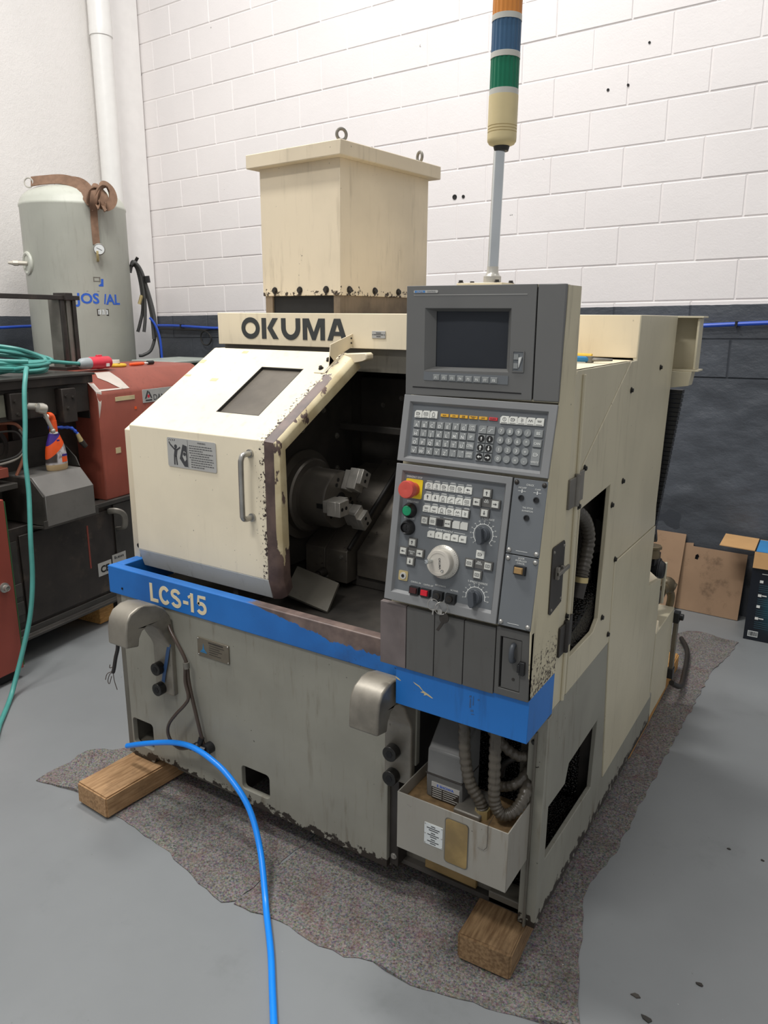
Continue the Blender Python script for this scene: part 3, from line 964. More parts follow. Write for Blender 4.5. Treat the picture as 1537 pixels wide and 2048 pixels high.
def blue_band():
    b = LP('blue_band', MB().box(-2.078, -0.868, 1.548, 1.582, 0.700, 0.797), 'blue_worn', 0.003)
    LP('blue_band_end', MB().box(-2.078, -2.036, 1.5825, 1.80, 0.700, 0.797), 'blue', 0.003)
    LP('chip_trough', MB().box(-2.036, -0.56, 1.583, 2.30, 0.694, 0.702), 'oily')
    LP('trough_dirt', MB().box(-2.03, -1.40, 1.585, 1.66, 0.702, 0.745), 'chips', 0.01, kind='stuff')
    t = MB()
    zb, H, sl = 0.712, 0.063, 0.0125
    def stroke(pts, w, x0):
        """a constant-width pen stroke along a polyline, letters drawn in units of the cap height"""
        P = [Vector((p[0], p[1])) for p in pts]
        lft, rgt = [], []
        for i, p in enumerate(P):
            d = (P[min(i + 1, len(P) - 1)] - P[max(i - 1, 0)]).normalized()
            n = Vector((-d.y, d.x)) * w / 2
            lft.append(p + n); rgt.append(p - n)
        for i in range(len(P) - 1):
            q = [lft[i], lft[i + 1], rgt[i + 1], rgt[i]]
            f = []
            for y in (1.5472, 1.5482):
                for a in q:
                    x = x0 + a.x * H
                    f.append((x, y, zb + a.y * H + (x + 1.87) * sl))
            t.add(f, [(0, 1, 2, 3), (7, 6, 5, 4), (0, 4, 5, 1), (2, 6, 7, 3), (1, 5, 6, 2), (3, 7, 4, 0)])
    def arc(cx, cy, rx, ry, a0, a1, n=14):
        return [(cx + rx * math.cos(math.radians(a0 + (a1 - a0) * i / n)), cy + ry * math.sin(math.radians(a0 + (a1 - a0) * i / n))) for i in range(n + 1)]
    w = 0.20
    stroke([(0.10, 1.0), (0.10, 0.0)], w, -1.872)
    stroke([(0.20, 0.09), (0.60, 0.09)], 0.18, -1.872)
    stroke(arc(0.41, 0.5, 0.31, 0.41, 40, 320, 20), w, -1.829)
    stroke(arc(0.36, 0.725, 0.26, 0.185, 15, 270, 14) + arc(0.36, 0.285, 0.27, 0.20, 90, -165, 14)[1:], w * 0.95, -1.774)
    stroke([(0.05, 0.42), (0.42, 0.42)], 0.17, -1.722)
    stroke([(0.30, 0.0), (0.30, 1.0)], w, -1.698)
    stroke([(0.20, 0.84), (0.04, 0.74)], 0.14, -1.698)
    stroke([(0.68, 0.92), (0.20, 0.92), (0.165, 0.52)], 0.17, -1.662)
    stroke([(0.165, 0.50)] + arc(0.36, 0.335, 0.27, 0.245, 120, -150, 16), w * 0.95, -1.662)
    LP('model_lettering', t, paint('cream_lettering', (228, 212, 176), 0.5, 0.05, 0.3, wear=[(0, -1.70, -1.58)], wgain=0.17, wscale=60, wcol=(20, 90, 180)), parent=b)
    LP('band_bolt', MB().cyl((-2.01, 1.549, 0.726), (-2.01, 1.546, 0.726), 0.004, seg=10), 'bolt', parent=b)
blue_band()

SL = Frame((0, 1.64, 1.268), (1, 0, 0), (0, -0.415, -0.237))   # sloping door top: v negative = up the slope
def sliding_door():
    x0, x1 = -2.025, -1.443
    mb = MB()
    mb.box(x0, x1, 1.640, 1.652, 0.840, 1.262)
    L = 0.478
    SL.poly(mb, [(x0, 0), (x1, 0), (x1, -L), (x0, -L)], -0.012, 0, 0, holes=[[(-1.725, -0.112), (-1.546, -0.112), (-1.546, -0.373), (-1.725, -0.373)]])
    mb.prism([(1.640, 0.840), (1.660, 0.775), (1.672, 0.778), (1.652, 0.846)], 'x', x0, x1, 1)
    mb.prism([(1.640, 1.258), (1.640, 1.268), (1.652, 1.276), (1.655, 1.256)], 'x', x0, x1)
    prof = [(1.645, 0.84), (1.645, 1.263), (2.05, 1.495), (2.05, 1.47), (1.67, 1.25), (1.67, 0.84)]
    mb.prism(prof, 'x', x0 + 0.001, x0 + 0.014)
    d = LP('sliding_door', mb, ['cream_door', paint('door_skirt_paint', (206, 207, 203), 0.35, 0.06, 0.4, (120, 108, 90), 0.5)], 0.002)
    # closing edge of the door: chamfered flange in two folds
    path = [(1.662, 0.773, 1), (1.642, 0.838, 1), (1.641, 1.267, 1), (2.055, 1.504, 1)]
    ins = [Vector((0.8, 0.6)), Vector((1, 0.2)), Vector((0.85, -0.5)), Vector((0.5, -0.87))]
    fl = MB()
    rows = [(-1.443, 0.0), (-1.415, 0.007), (-1.412, 0.009), (-1.401, 0.020), (-1.400, 0.024), (-1.402, 0.055)]
    vs = []
    for x, o in rows:
        for (y, z, _), n in zip(path, ins):
            vs.append((x, y + n.x * o, z + n.y * o))
    fs, k = [], len(path)
    for i in range(len(rows) - 1):
        for j in range(k - 1):
            fs.append((i * k + j, i * k + j + 1, (i + 1) * k + j + 1, (i + 1) * k + j))
    fl.add(vs, fs)
    LP('door_edge', fl, 'cream_flange', parent=d)
    # rounded tab at the top corner
    tb = MB().prism([(-1.445, 1.502), (-1.36, 1.507), (-1.352, 1.502), (-1.352, 1.487), (-1.365, 1.481), (-1.42, 1.470), (-1.445, 1.478)], 'y', 2.045, 2.085)
    LP('corner_tab', tb, 'cream', 0.004, parent=d)
    w = MB()
    SL.box(w, -1.728, -1.543, -0.376, -0.109, -0.016, -0.010)
    LP('window', w, 'window', parent=d)
    g = MB()
    SL.poly(g, [(-1.728, -0.109), (-1.543, -0.109), (-1.543, -0.376), (-1.728, -0.376)], -0.0118, -0.001, 0, holes=[[(-1.722, -0.115), (-1.549, -0.115), (-1.549, -0.370), (-1.722, -0.370)]])
    LP('window_seal', g, 'rubber', parent=d)
    h = MB().tube([(-1.494, 1.64, 1.226), (-1.4945, 1.61, 1.226), (-1.495, 1.600, 1.216), (-1.4965, 1.598, 1.19), (-1.4975, 1.598, 1.06), (-1.498, 1.600, 1.040), (-1.498, 1.61, 1.031), (-1.498, 1.64, 1.031)], 0.0085, 12)
    for z in (1.226, 1.031):
        h.cyl((-1.496, 1.6401, z), (-1.496, 1.634, z), 0.013, seg=14)
    LP('door_handle', h, 'steel', parent=d)
    # warning plate
    p = LP('warning_plate', MB().prism(rrect(-1.846, -1.634, 1.1505, 1.244, 0.006), 'y', 1.6375, 1.6398), 'label_silver', parent=d)
    e = MB()
    Y0, Y1 = 1.6370, 1.6376
    def bar(a, b, w):
        a, b = Vector(a), Vector(b)
        t = (b - a).normalized()
        n = Vector((-t.y, t.x)) * w / 2
        e.prism([tuple(a + n), tuple(b + n), tuple(b - n), tuple(a - n)], 'y', Y0, Y1)
    e.prism(regpoly(12, 0.0065, (-1.808, 1.217)), 'y', Y0, Y1)
    bar((-1.806, 1.21), (-1.812, 1.185), 0.013)
    bar((-1.815, 1.186), (-1.816, 1.158), 0.006)
    bar((-1.808, 1.186), (-1.805, 1.158), 0.006)
    bar((-1.812, 1.207), (-1.832, 1.222), 0.005)
    bar((-1.832, 1.222), (-1.837, 1.230), 0.004)
    bar((-1.802, 1.207), (-1.788, 1.216), 0.005)
    e.prism([(-1.792, 1.18), (-1.776, 1.226), (-1.758, 1.222), (-1.757, 1.156), (-1.772, 1.156)], 'y', Y0, Y1, holes=[[(-1.780, 1.188), (-1.774, 1.206), (-1.764, 1.203), (-1.762, 1.18), (-1.770, 1.172)]])
    e.prism(regpoly(10, 0.006, (-1.770, 1.196)), 'y', Y0, Y1)
    for k in range(4):
        bar((-1.838 + k * 0.008, 1.234), (-1.834 + k * 0.008, 1.240), 0.0015)
    e.box(-1.7545, -1.7537, Y0, Y1, 1.153, 1.241)
    LP('pictogram', e, 'ink', parent=p)
    tx = MB()
    tx.text('WARNING', (-1.694, Y1, 1.2335), (1, 0, 0), (0, 0, 1), 0.0052, 0, 0.0005, 'CENTER', 0.0, 1.0)
    for i, (a, b) in enumerate(((0, .9), (.0, .95), (0, .55), (0, .95), (.06, .8), (0, .95), (.06, .97), (.06, .9), (.06, .97), (.06, .6))):
        z = 1.2265 - i * 0.0074
        x = -1.748
        end = -1.748 + 0.106 * b
        x += 0.106 * a
        while x < end:
            w = random.uniform(0.004, 0.012)
            tx.box(x, min(x + w, end), Y0, Y1, z - 0.0022, z)
            x += w + 0.0024
    LP('warning_text', tx, 'ink', parent=p)
    # angle bracket bolted on the slope
    br = MB()
    SL.box(br, -1.490, -1.447, -0.435, -0.352, 0, 0.003)
    br.prism([(1.975, 1.465), (1.985, 1.532), (2.118, 1.566), (2.122, 1.526), (2.03, 1.496), (1.945, 1.446)], 'x', -1.4545, -1.4515)
    b = LP('angle_bracket', br, 'cream', 0.001, parent=d)
    for v in (-0.423, -0.375):
        bl = MB()
        bolt_on(bl, SL(-1.475, v, 0.003), SL.n, 0.0065, 0.009)
        LP('bracket_bolt', bl, 'bolt', parent=d)
    for z in (1.549, 1.534):
        LP('bracket_hole', MB().cyl((-1.4514, 2.10, z), (-1.449, 2.10, z), 0.003, seg=8), 'bolt', parent=d)
    tp = MB()
    for u0, u1, v0, v1 in ((-1.885, -1.855, -0.288, -0.272), (-2.022, -2.000, -0.395, -0.375), (-1.875, -1.85, -0.462, -0.448), (-2.022, -1.995, -0.300, -0.29)):
        SL.box(tp, u0, u1, v0, v1, 0.0, 0.0006)
    LP('tape_scrap', tp, 'tape', parent=d, kind='stuff')
sliding_door()

def enclosure():
    # fixed left guard behind the door
    prof = [(1.668, 0.78), (1.668, 1.245), (2.11, 1.50), (2.50, 1.50), (2.50, 0.70), (1.70, 0.70)]
    LP('left_guard', MB().prism(prof, 'x', -2.085, -2.055), 'cream', 0.002)
    g = MB()
    g.cyl((-2.0545, 1.6675, 0.84), (-2.0545, 1.664, 0.84), 0.008, seg=12)
    LP('guard_hole', g, 'seam')
    # header with lettering
    h = LP('header', MB().box(-2.062, -0.521, 2.11, 2.57, 1.516, 1.629), 'cream', 0.002)
    t = MB()
    y0, y1 = 2.1085, 2.1101
    zb, zt = 1.5395, 1.6115
    H = zt - zb
    def P(pts, holes=()):
        t.prism(pts, 'y', y0, y1, 0, holes)
    # O
    def ell(cx, cz, a, b, n=36):
        return [(cx + a * math.cos(2 * PI * i / n), cz + b * math.sin(2 * PI * i / n)) for i in range(n)]
    P(ell(-1.9005, (zb + zt) / 2, 0.0435, H / 2 + 0.002), [ell(-1.9005, (zb + zt) / 2, 0.0255, H / 2 - 0.0155)])
    # K
    x = -1.847
    P([(x, zb), (x + 0.0205, zb), (x + 0.0205, zt), (x, zt)])
    P([(x + 0.026, zb + H * 0.52), (x + 0.052, zb), (x + 0.077, zb), (x + 0.049, zb + H * 0.53), (x + 0.075, zt), (x + 0.051, zt)])
    # U
    x = -1.757
    n = 14
    cx, r0, r1, cz = x + 0.0425, 0.0425, 0.0225, zb + 0.040
    o = [(x, zt), (x, cz)] + [(cx - r0 * math.cos(PI * i / n), cz - 0.042 * math.sin(PI * i / n)) for i in range(1, n)] + [(x + 0.085, cz), (x + 0.085, zt), (x + 0.065, zt), (x + 0.065, cz)]
    o += [(cx + r1 * math.cos(PI * i / n), cz - 0.024 * math.sin(PI * i / n)) for i in range(1, n)] + [(x + 0.020, cz), (x + 0.020, zt)]
    P(o)
    # M
    x = -1.661
    P([(x, zb), (x + 0.019, zb), (x + 0.019, zb + H * 0.66), (x + 0.0405, zb), (x + 0.0545, zb), (x + 0.076, zb + H * 0.66), (x + 0.076, zb), (x + 0.095, zb), (x + 0.095, zt), (x + 0.068, zt), (x + 0.0475, zb + H * 0.36), (x + 0.027, zt), (x, zt)])
    # A
    x = -1.5555
    P([(x, zb), (x + 0.021, zb), (x + 0.0265, zb + H * 0.22), (x + 0.0555, zb + H * 0.22), (x + 0.061, zb), (x + 0.082, zb), (x + 0.054, zt), (x + 0.028, zt)], [[(x + 0.0315, zb + H * 0.41), (x + 0.0505, zb + H * 0.41), (x + 0.041, zb + H * 0.75)]])
    LP('maker_lettering', t, 'okuma', parent=h)
    pl = LP('small_plate', MB().box(-1.374, -1.322, 2.107, 2.1105, 1.5505, 1.5745), 'label_silver', 0.001, parent=h)
    e = MB()
    for z, a, b in ((1.568, -1.358, -1.338), (1.5625, -1.366, -1.330), (1.5565, -1.356, -1.340)):
        e.box(a, b, 2.1064, 2.1071, z - 0.0012, z + 0.0012)
    for x in (-1.370, -1.326):
        dome(e, (x, 2.107, 1.5625), (0, -1, 0), 0.0018)
    LP('plate_marks', e, 'ink', parent=h, kind='stuff')
    LP('under_header', MB().box(-2.05, -0.9, 2.13, 2.14, 1.44, 1.5165), 'base_dark')
    # shelf and walls on the console side
    LP('top_shelf', MB().prism(rrect(1.602, 2.1095, 1.490, 1.511, 0.006), 'x', -0.93, -0.522), 'cream', 0.001)
    LP('front_wall', MB().box(-0.93, -0.522, 1.604, 1.62, 0.70, 1.492), 'cream_side')
    front = [(1.601, 0.702), (1.601, 1.500), (1.612, 1.511), (2.048, 1.511), (1.693, 1.290), (1.693, 0.702)]
    LP('side_post', MB().prism(front, 'x', -0.534, -0.520), 'cream_side', 0.002)
    cov = [(1.6965, 0.702), (1.6965, 1.288), (2.053, 1.511), (2.1105, 1.511), (2.1105, 1.6285), (2.572, 1.6285), (2.562, 1.40), (2.535, 1.02), (2.545, 0.9485), (2.056, 0.9555), (2.072, 0.702)]
    hole = [(1.703, 0.800), (1.900, 0.797), (1.938, 0.822), (1.951, 1.198), (1.703, 1.182)]
    LP('side_cover', MB().prism(cov, 'x', -0.532, -0.519, holes=[hole]), 'cream_side', 0.002)
    low = [(2.058, 0.9525), (2.548, 0.9455), (2.536, 0.735), (2.737, 0.70), (2.742, 0.25), (2.765, 0.212), (2.143, 0.212), (2.074, 0.70)]
    LP('side_cover', MB().prism(low, 'x', -0.532, -0.517), 'cream_side', 0.002)
    LP('cover_seam_edge', MB().box(-0.535, -0.533, 2.07, 2.16, 0.215, 0.70), 'seam')
    # inside the service opening
    LP('service_recess', MB().box(-0.72, -0.71, 1.64, 2.09, 0.76, 1.25).box(-0.71, -0.5335, 1.64, 2.09, 0.76, 0.768).box(-0.71, -0.5335, 1.64, 2.09, 1.22, 1.23).box(-0.71, -0.5335, 2.08, 2.09, 0.768, 1.22).box(-0.71, -0.5335, 1.63, 1.64, 0.76, 1.23), 'chips')
    LP('chip_pile', MB().prism([(1.66, 0.769), (1.66, 0.83), (1.80, 0.86), (1.95, 0.90), (2.07, 0.93), (2.07, 0.769)], 'x', -0.70, -0.535), 'chips', 0.02, kind='stuff')
    k = MB().tube([(-0.60, 1.72, 1.175), (-0.565, 1.775, 1.160), (-0.556, 1.83, 1.135), (-0.554, 1.876, 1.100), (-0.554, 1.906, 1.055), (-0.554, 1.897, 1.010), (-0.554, 1.878, 0.975), (-0.554, 1.868, 0.955)], 0.0185, 14, sub=12, radfn=lambda i, n: 1.0 if i % 4 < 2 else 0.86)
    c = LP('service_conduit', k, 'hose_corr')
    LP('conduit_collar', MB().cyl((-0.554, 1.868, 0.958), (-0.554, 1.865, 0.944), 0.0192, seg=18, mat=0).cyl((-0.554, 1.865, 0.944), (-0.556, 1.848, 0.905), 0.0175, seg=14, mat=1), ['brass', 'iron'], parent=c)
    fl = MB().cyl((-0.595, 2.079, 1.02), (-0.595, 2.055, 1.02), 0.055, seg=24)
    for q in range(5):
        fl.cyl((-0.595 + 0.042 * math.cos(q * 1.26 + 0.4), 2.0551, 1.02 + 0.042 * math.sin(q * 1.26 + 0.4)), (-0.595 + 0.042 * math.cos(q * 1.26 + 0.4), 2.049, 1.02 + 0.042 * math.sin(q * 1.26 + 0.4)), 0.007, seg=6)
    LP('motor_flange', fl, 'grime_steel', 0.001)
    LP('recess_pipe', MB().tube([(-0.60, 1.98, 1.00), (-0.575, 2.0, 0.95), (-0.57, 1.99, 0.88), (-0.58, 1.95, 0.83)], 0.009, 10), 'iron')
    for y, z in ((2.069, 1.434), (1.706, 1.281), (2.065, 1.186), (1.973, 1.137), (2.055, 0.962), (1.971, 0.815), (2.051, 0.735), (2.389, 1.478), (1.655, 0.93), (1.68, 1.195)):
        q = MB()
        bolt_on(q, (-0.5185, y, z), (1, 0, 0), 0.0062, 0.006)
        LP('cover_bolt', q, 'bolt')
    # hinges
    for z0, z1, y0, y1, m in ((1.203, 1.272, 1.598, 1.697, 'steel_dull'), (0.840, 0.915, 1.604, 1.690, 'iron')):
        q = MB()
        q.box(-0.5195, -0.514, y0, (y0 + y1) / 2 - 0.004, z0, z1)
        q.box(-0.5195, -0.514, (y0 + y1) / 2 + 0.004, y1, z0 + 0.006, z1 + 0.008)
        q.cyl((-0.514, (y0 + y1) / 2, z0), (-0.514, (y0 + y1) / 2, z1 + 0.006), 0.0075, seg=12)
        LP('hinge', q, m, 0.001)
    LP('door_bead', MB().cyl((-0.517, 1.660, 0.705), (-0.517, 1.650, 1.500), 0.005, seg=8), 'cream_side')
    # rear frame behind the cover
    ch = LP('rear_channel', MB().box(-0.545, -0.538, 2.580, 2.66, 1.456, 1.626).box(-0.538, -0.462, 2.650, 2.657, 1.456, 1.626).box(-0.4625, -0.456, 2.592, 2.657, 1.463, 1.622), 'cream_side', 0.001)
    LP('channel_flange', MB().box(-0.545, -0.444, 2.582, 2.662, 1.623, 1.629), 'cream_side', 0.0008, parent=ch)
    LP('channel_flange', MB().box(-0.545, -0.444, 2.582, 2.662, 1.457, 1.4625), 'cream_side', 0.0008, parent=ch)
    LP('channel_rust', MB().box(-0.537, -0.531, 2.5795, 2.5835, 1.463, 1.622), paint('rusty_edge', (120, 84, 60), 0.7, 0.25, 0.6, gscale=12), parent=ch)
    LP('channel_foot', MB().prism([(-0.545, 1.400), (-0.468, 1.412), (-0.462, 1.4565), (-0.545, 1.4565)], 'y', 2.576, 2.64), 'cream_side', 0.001, parent=ch)
    LP('rear_casting', MB().box(-2.0, -0.56, 2.50, 2.72, 0.70, 1.46), 'oily')
    ec = MB()
    for i in range(34):
        z = 1.395 - i * 0.0145
        y = 2.60 - 0.0012 * i
        ec.box(-0.540, -0.488 - i * 0.0011, y, y + 0.035, z - 0.012, z)
    LP('cable_chain', ec, 'black_plastic', kind='stuff')
enclosure()

def interior():
    mb = MB()
    mb.prism([(1.672, 0.705), (1.672, 1.235), (2.09, 1.475), (2.47, 1.475), (2.47, 0.705)], 'x', -1.62, -1.60)       # headstock side wall
    mb.box(-1.60, -0.55, 2.45, 2.47, 0.70, 1.51)       # back wall
    mb.box(-1.60, -0.55, 2.14, 2.45, 1.495, 1.51)      # roof
    mb.box(-0.60, -0.58, 1.63, 2.45, 0.70, 1.49)
    LP('work_chamber', mb, 'oily')
    # headstock guard plate with screws
    LP('guard_plate', MB().prism([(1.70, 0.78), (1.70, 1.225), (2.06, 1.43), (2.30, 1.43), (2.30, 0.78)], 'x', -1.60, -1.585), 'oily', 0.003)
    LP('guard_step', MB().box(-1.60, -1.25, 2.22, 2.24, 1.22, 1.245).box(-1.60, -1.28, 2.38, 2.45, 0.95, 1.40), 'oily', 0.003)
    for y, z in ((1.90, 1.30), (2.06, 1.38), (1.80, 1.18), (2.0, 1.245), (2.12, 1.30), (2.2, 1.20), (2.2, 1.08), (1.78, 0.86)):
        q = MB()
        bolt_on(q, (-1.585, y, z), (1, 0, 0), 0.008, 0.007)
        LP('guard_screw', q, 'steel_dull')
    for x, z in ((-1.50, 1.30), (-1.42, 1.33), (-1.36, 1.26), (-1.30, 1.36), (-1.22, 1.24)):
        q = MB()
        bolt_on(q, (x, 2.449 if x > -1.28 else 2.379, z), (0, -1, 0), 0.007, 0.006)
        LP('guard_screw', q, 'steel_dull')
    # chuck
    cy, cz = 2.0, 1.022
    A = (1, 0, 0)
    ch = LP('chuck', MB().lathe([(0.0, 0), (0.150, 0), (0.155, 0.004), (0.155, 0.012), (0.128, 0.016), (0.128, 0.040), (0.122, 0.046), (0.102, 0.048), (0.100, 0.056), (0.0985, 0.060), (0.0985, 0.150), (0.095, 0.158), (0.0, 0.158)], (-1.585, cy, cz), A, 48), 'chuck')
    fx = -1.585 + 0.158
    LP('chuck_bore', MB().cyl((fx - 0.001, cy, cz), (fx + 0.0015, cy, cz), 0.026, seg=20), 'seam', parent=ch)
    for k, a in enumerate((math.radians(62), math.radians(182), math.radians(302))):
        e = Vector((0, math.cos(a), math.sin(a)))
        f = Vector((0, -math.sin(a), math.cos(a)))
        c0 = Vector((fx, cy, cz))
        q = MB()
        q.obox(c0 + e * 0.068 + Vector((0.012, 0, 0)), (Vector((0.012, 0, 0)), e * 0.034, f * 0.020))
        q.obox(c0 + e * 0.074 + Vector((0.040, 0, 0)), (Vector((0.018, 0, 0)), e * 0.036, f * 0.025))
        q.obox(c0 + e * 0.084 + Vector((0.066, 0, 0)), (Vector((0.009, 0, 0)), e * 0.026, f * 0.025))
        LP('jaw', q, 'jaw', 0.002, parent=ch)
        s = MB()
        s.obox(c0 + e * 0.0985 + Vector((-0.012, 0, 0)), (Vector((0.014, 0, 0)), e * 0.002, f * 0.008))
        LP('jaw_slot', s, 'seam', parent=ch)
        for rr in (0.075, 0.098):
            s = MB()
            s.cyl(c0 + e * rr + Vector((0.070, 0, 0)), c0 + e * rr + Vector((0.0762, 0, 0)), 0.006, seg=10)
            LP('jaw_screw', s, 'seam', parent=ch)
        for rr, tt in ((0.05, 0.045), (0.075, 0.045)):
            p = c0 + e * rr * 0.75 + f * tt
            s = MB()
            s.cyl(p + Vector((-0.001, 0, 0)), p + Vector((0.0008, 0, 0)), 0.007, seg=10)
            LP('face_hole', s, 'seam', parent=ch)
    # way covers of the slant bed
    a = [(2.0, 0.726), (2.0, 0.840), (2.306, 1.058), (2.37, 1.095), (2.44, 1.095), (2.44, 0.726)]
    LP('way_cover', MB().prism(a, 'x', -1.495, -1.403), 'way', 0.003)
    a2 = [(2.004, 0.726), (2.004, 0.838), (2.306, 1.054), (2.44, 1.09), (2.44, 0.726)]
    LP('way_cover', MB().prism(a2, 'x', -1.584, -1.498), 'way', 0.003)
    b = [(2.05, 0.742), (2.05, 0.830), (2.40, 1.07), (2.44, 1.09), (2.44, 0.742)]
    LP('way_cover', MB().prism(b, 'x', -1.396, -0.70), 'way', 0.003)
    r = MB().tube([(-1.398, 2.005, 0.850), (-1.398, 2.306, 1.064), (-1.398, 2.40, 1.122)], 0.008, 8, smooth=False)
    LP('wiper_strip', r, 'rubber')
    LP('lower_guard', MB().prism([(2.06, 0.705), (2.06, 0.740), (2.44, 0.740), (2.44, 0.705)], 'x', -1.49, -0.62), 'oily')
    d = MB()
    d.obox((-1.43, 1.84, 0.752), (Vector((0.075, 0.015, -0.02)), Vector((-0.02, 0.06, 0.026)), Vector((0.0, -0.002, 0.004))))
    LP('chip_deflector', d, 'base_dark')
    q = MB()
    for x, y, z in ((-1.505, 2.0, 0.74), (-1.44, 2.0, 0.82)):
        bolt_on(q, (x + 0.015, y, z), (0, -1, 0), 0.006, 0.006)
    LP('cover_screw', q, 'steel_dull')
    n = MB().cyl((-1.50, 1.999, 0.752), (-1.50, 1.965, 0.752), 0.018, 0.014, 14).cyl((-1.50, 1.965, 0.752), (-1.50, 1.95, 0.752), 0.009, seg=10)
    LP('coolant_nozzle', n, 'iron')
interior()

def top_cabinet():
    u = Vector((-0.9948, 0.1015, 0))   # along the front face to the left
    w = Vector((0.1015, 0.9948, 0))
    c = Vector((-1.564, 2.2, 0))
    def B(mb, a0, a1, b0, b1, z0, z1, mat=0):
        p = c + u * (a0 + a1) / 2 + w * (b0 + b1) / 2 + Vector((0, 0, (z0 + z1) / 2))
        mb.obox(p, (u * (a1 - a0) / 2, w * (b1 - b0) / 2, Vector((0, 0, (z1 - z0) / 2))), mat)
    L, D = 0.386, 0.515
    m = MB()
    B(m, 0, L, 0, D, 1.690, 2.13)
    cab = LP('top_cabinet', m, 'cream_box', 0.002)
    lid = MB()
    B(lid, -0.0335, L + 0.034, -0.034, D + 0.034, 2.129, 2.176)
    LP('lid', lid, 'cream_box', 0.003, parent=cab)
    nk = MB()
    B(nk, 0.018, L - 0.012, 0.012, D - 0.01, 1.629, 1.690)
    LP('neck', nk, 'seam', parent=cab)
    rusty = paint('rusty_neck_paint', (128, 112, 92), 0.6, 0.2, 0.9, (58, 42, 32), 0.9, gscale=8)
    for nm, q in (('neck_post', (0.006, 0.036, 0.004, 0.03)), ('neck_post', (L - 0.045, L - 0.008, 0.004, 0.03)), ('neck_skirt', (0.006, 0.0175, 0.0305, D))):
        ps = MB()
        B(ps, *q, 1.629, 1.690)
        LP(nm, ps, rusty, 0.001, parent=cab)
    for a in (0.066, 0.194, 0.322):
        q = MB()
        bolt_on(q, c + u * a + Vector((0, 0, 1.709)), -w, 0.0095, 0.009)
        LP('cabinet_bolt', q, 'iron', parent=cab)
    for b in (0.046, 0.188, 0.33):
        q = MB()
        bolt_on(q, c + w * b + Vector((0, 0, 1.709)), -u, 0.0095, 0.009)
        LP('cabinet_bolt', q, 'iron', parent=cab)
    for a, b in ((0.022, 0.035), (0.022, D - 0.03)):
        p = c + u * a + w * b + Vector((0, 0, 2.176))
        q = MB()
        q.cyl(p, p + Vector((0, 0, 0.010)), 0.012, seg=14)
        q.torus(p + Vector((0, 0, 0.030)), (0.9, -0.5, 0) if b < 0.1 else (0.5, 0.9, 0), 0.0175, 0.0055)
        LP('eye_bolt', q, 'steel_dull', parent=cab)
    for k, (z, h) in enumerate(((1.675, 0.02), (1.655, 0.0))):
        s = c + u * L + w * 0.2 + Vector((0, 0, z))
        LP('cabinet_cable', MB().tube([s - u * 0.03, s + u * 0.05, s + u * 0.115 + Vector((0, 0, -0.015)), s + u * 0.175 + Vector((0, 0, -0.05 - h)), s + u * 0.2 + Vector((0, 0, -0.14))], 0.0085, 10), 'rubber', parent=cab)
top_cabinet()

def signal_tower():
    z = Vector((0, 0, 1))
    t = LP('signal_tower', MB().cyl((-0.7065, 1.56, 1.705), (-0.7025, 1.56, 1.964), 0.0117, seg=28), 'chrome')
    LP('tower_plate', MB().box(-0.775, -0.668, 1.525, 1.594, 1.6865, 1.6915), 'cream', 0.001, parent=t)
    LP('tower_collar', MB().lathe([(0.0, 0), (0.019, 0), (0.019, 0.014), (0.0155, 0.016), (0.0125, 0.022), (0.0122, 0.034)], (-0.7065, 1.56, 1.6915), (0, 0, 1), 24), 'steel_soft', parent=t)
    for x, y in ((-0.768, 1.532), (-0.683, 1.532), (-0.675, 1.588), (-0.768, 1.588)):
        q = MB()
        bolt_on(q, (x, y, 1.6915), z, 0.005, 0.006)
        LP('tower_bolt', q, 'iron', parent=t)
    c = Vector((-0.6985, 1.56, 0))
    LP('lamp_base', MB().lathe([(0.0, 1.968), (0.016, 1.962), (0.026, 1.966), (0.0295, 1.971), (0.0300, 1.976), (0.0300, 1.986), (0.0288, 1.9865), (0.0288, 1.988), (0.03, 1.9885), (0.03, 1.9915), (0.0288, 1.992), (0.0288, 1.9935), (0.03, 1.994), (0.03, 1.997), (0.0288, 1.9975), (0.0288, 1.999), (0.03, 1.9995), (0.03, 2.056), (0.0, 2.056)], c, z, 40), 'beige_tower', parent=t)
    LP('lamp_socket', MB().cyl(c + z * 1.953, c + z * 1.966, 0.0145, 0.018, 20), 'iron', parent=t)
    zz = 2.056
    for name, m, h in (('green_lens', 'lens_green', 0.056), ('blue_lens', 'lens_blue', 0.056), ('orange_lens', 'lens_orange', 0.064)):
        LP('lamp_ring', MB().cyl(c + z * zz, c + z * (zz + 0.0105), 0.0298, seg=40), 'white_ring', parent=t)
        zz += 0.0105
        n = 80
        out = [((0.0292 if k % 4 < 2 else 0.0281) * math.cos(2 * PI * k / n) + c.x, (0.0292 if k % 4 < 2 else 0.0281) * math.sin(2 * PI * k / n) + c.y) for k in range(n)]
        LP(name, MB().prism(out, 'z', zz, zz + h), m, parent=t, sharp=25)
        zz += h
    LP('lamp_cap', MB().lathe([(0.0, 0.0), (0.0298, 0), (0.0298, 0.008), (0.024, 0.016), (0.0, 0.018)], c + z * zz, z, 40), 'beige_tower', parent=t)
signal_tower()

# ------------------------------------------------------------------ operator console
KB = Frame((0, 1.499, 1.448), (1, 0, 0), (0, -0.031, -0.151))
MP = Frame((0, 1.468, 1.293), (1, 0, 0), (0, -0.052, -0.318))
MO = Frame((0, 1.500, 0), (1, 0, 0), (0, 0, -1))      # monitor front: v = -z

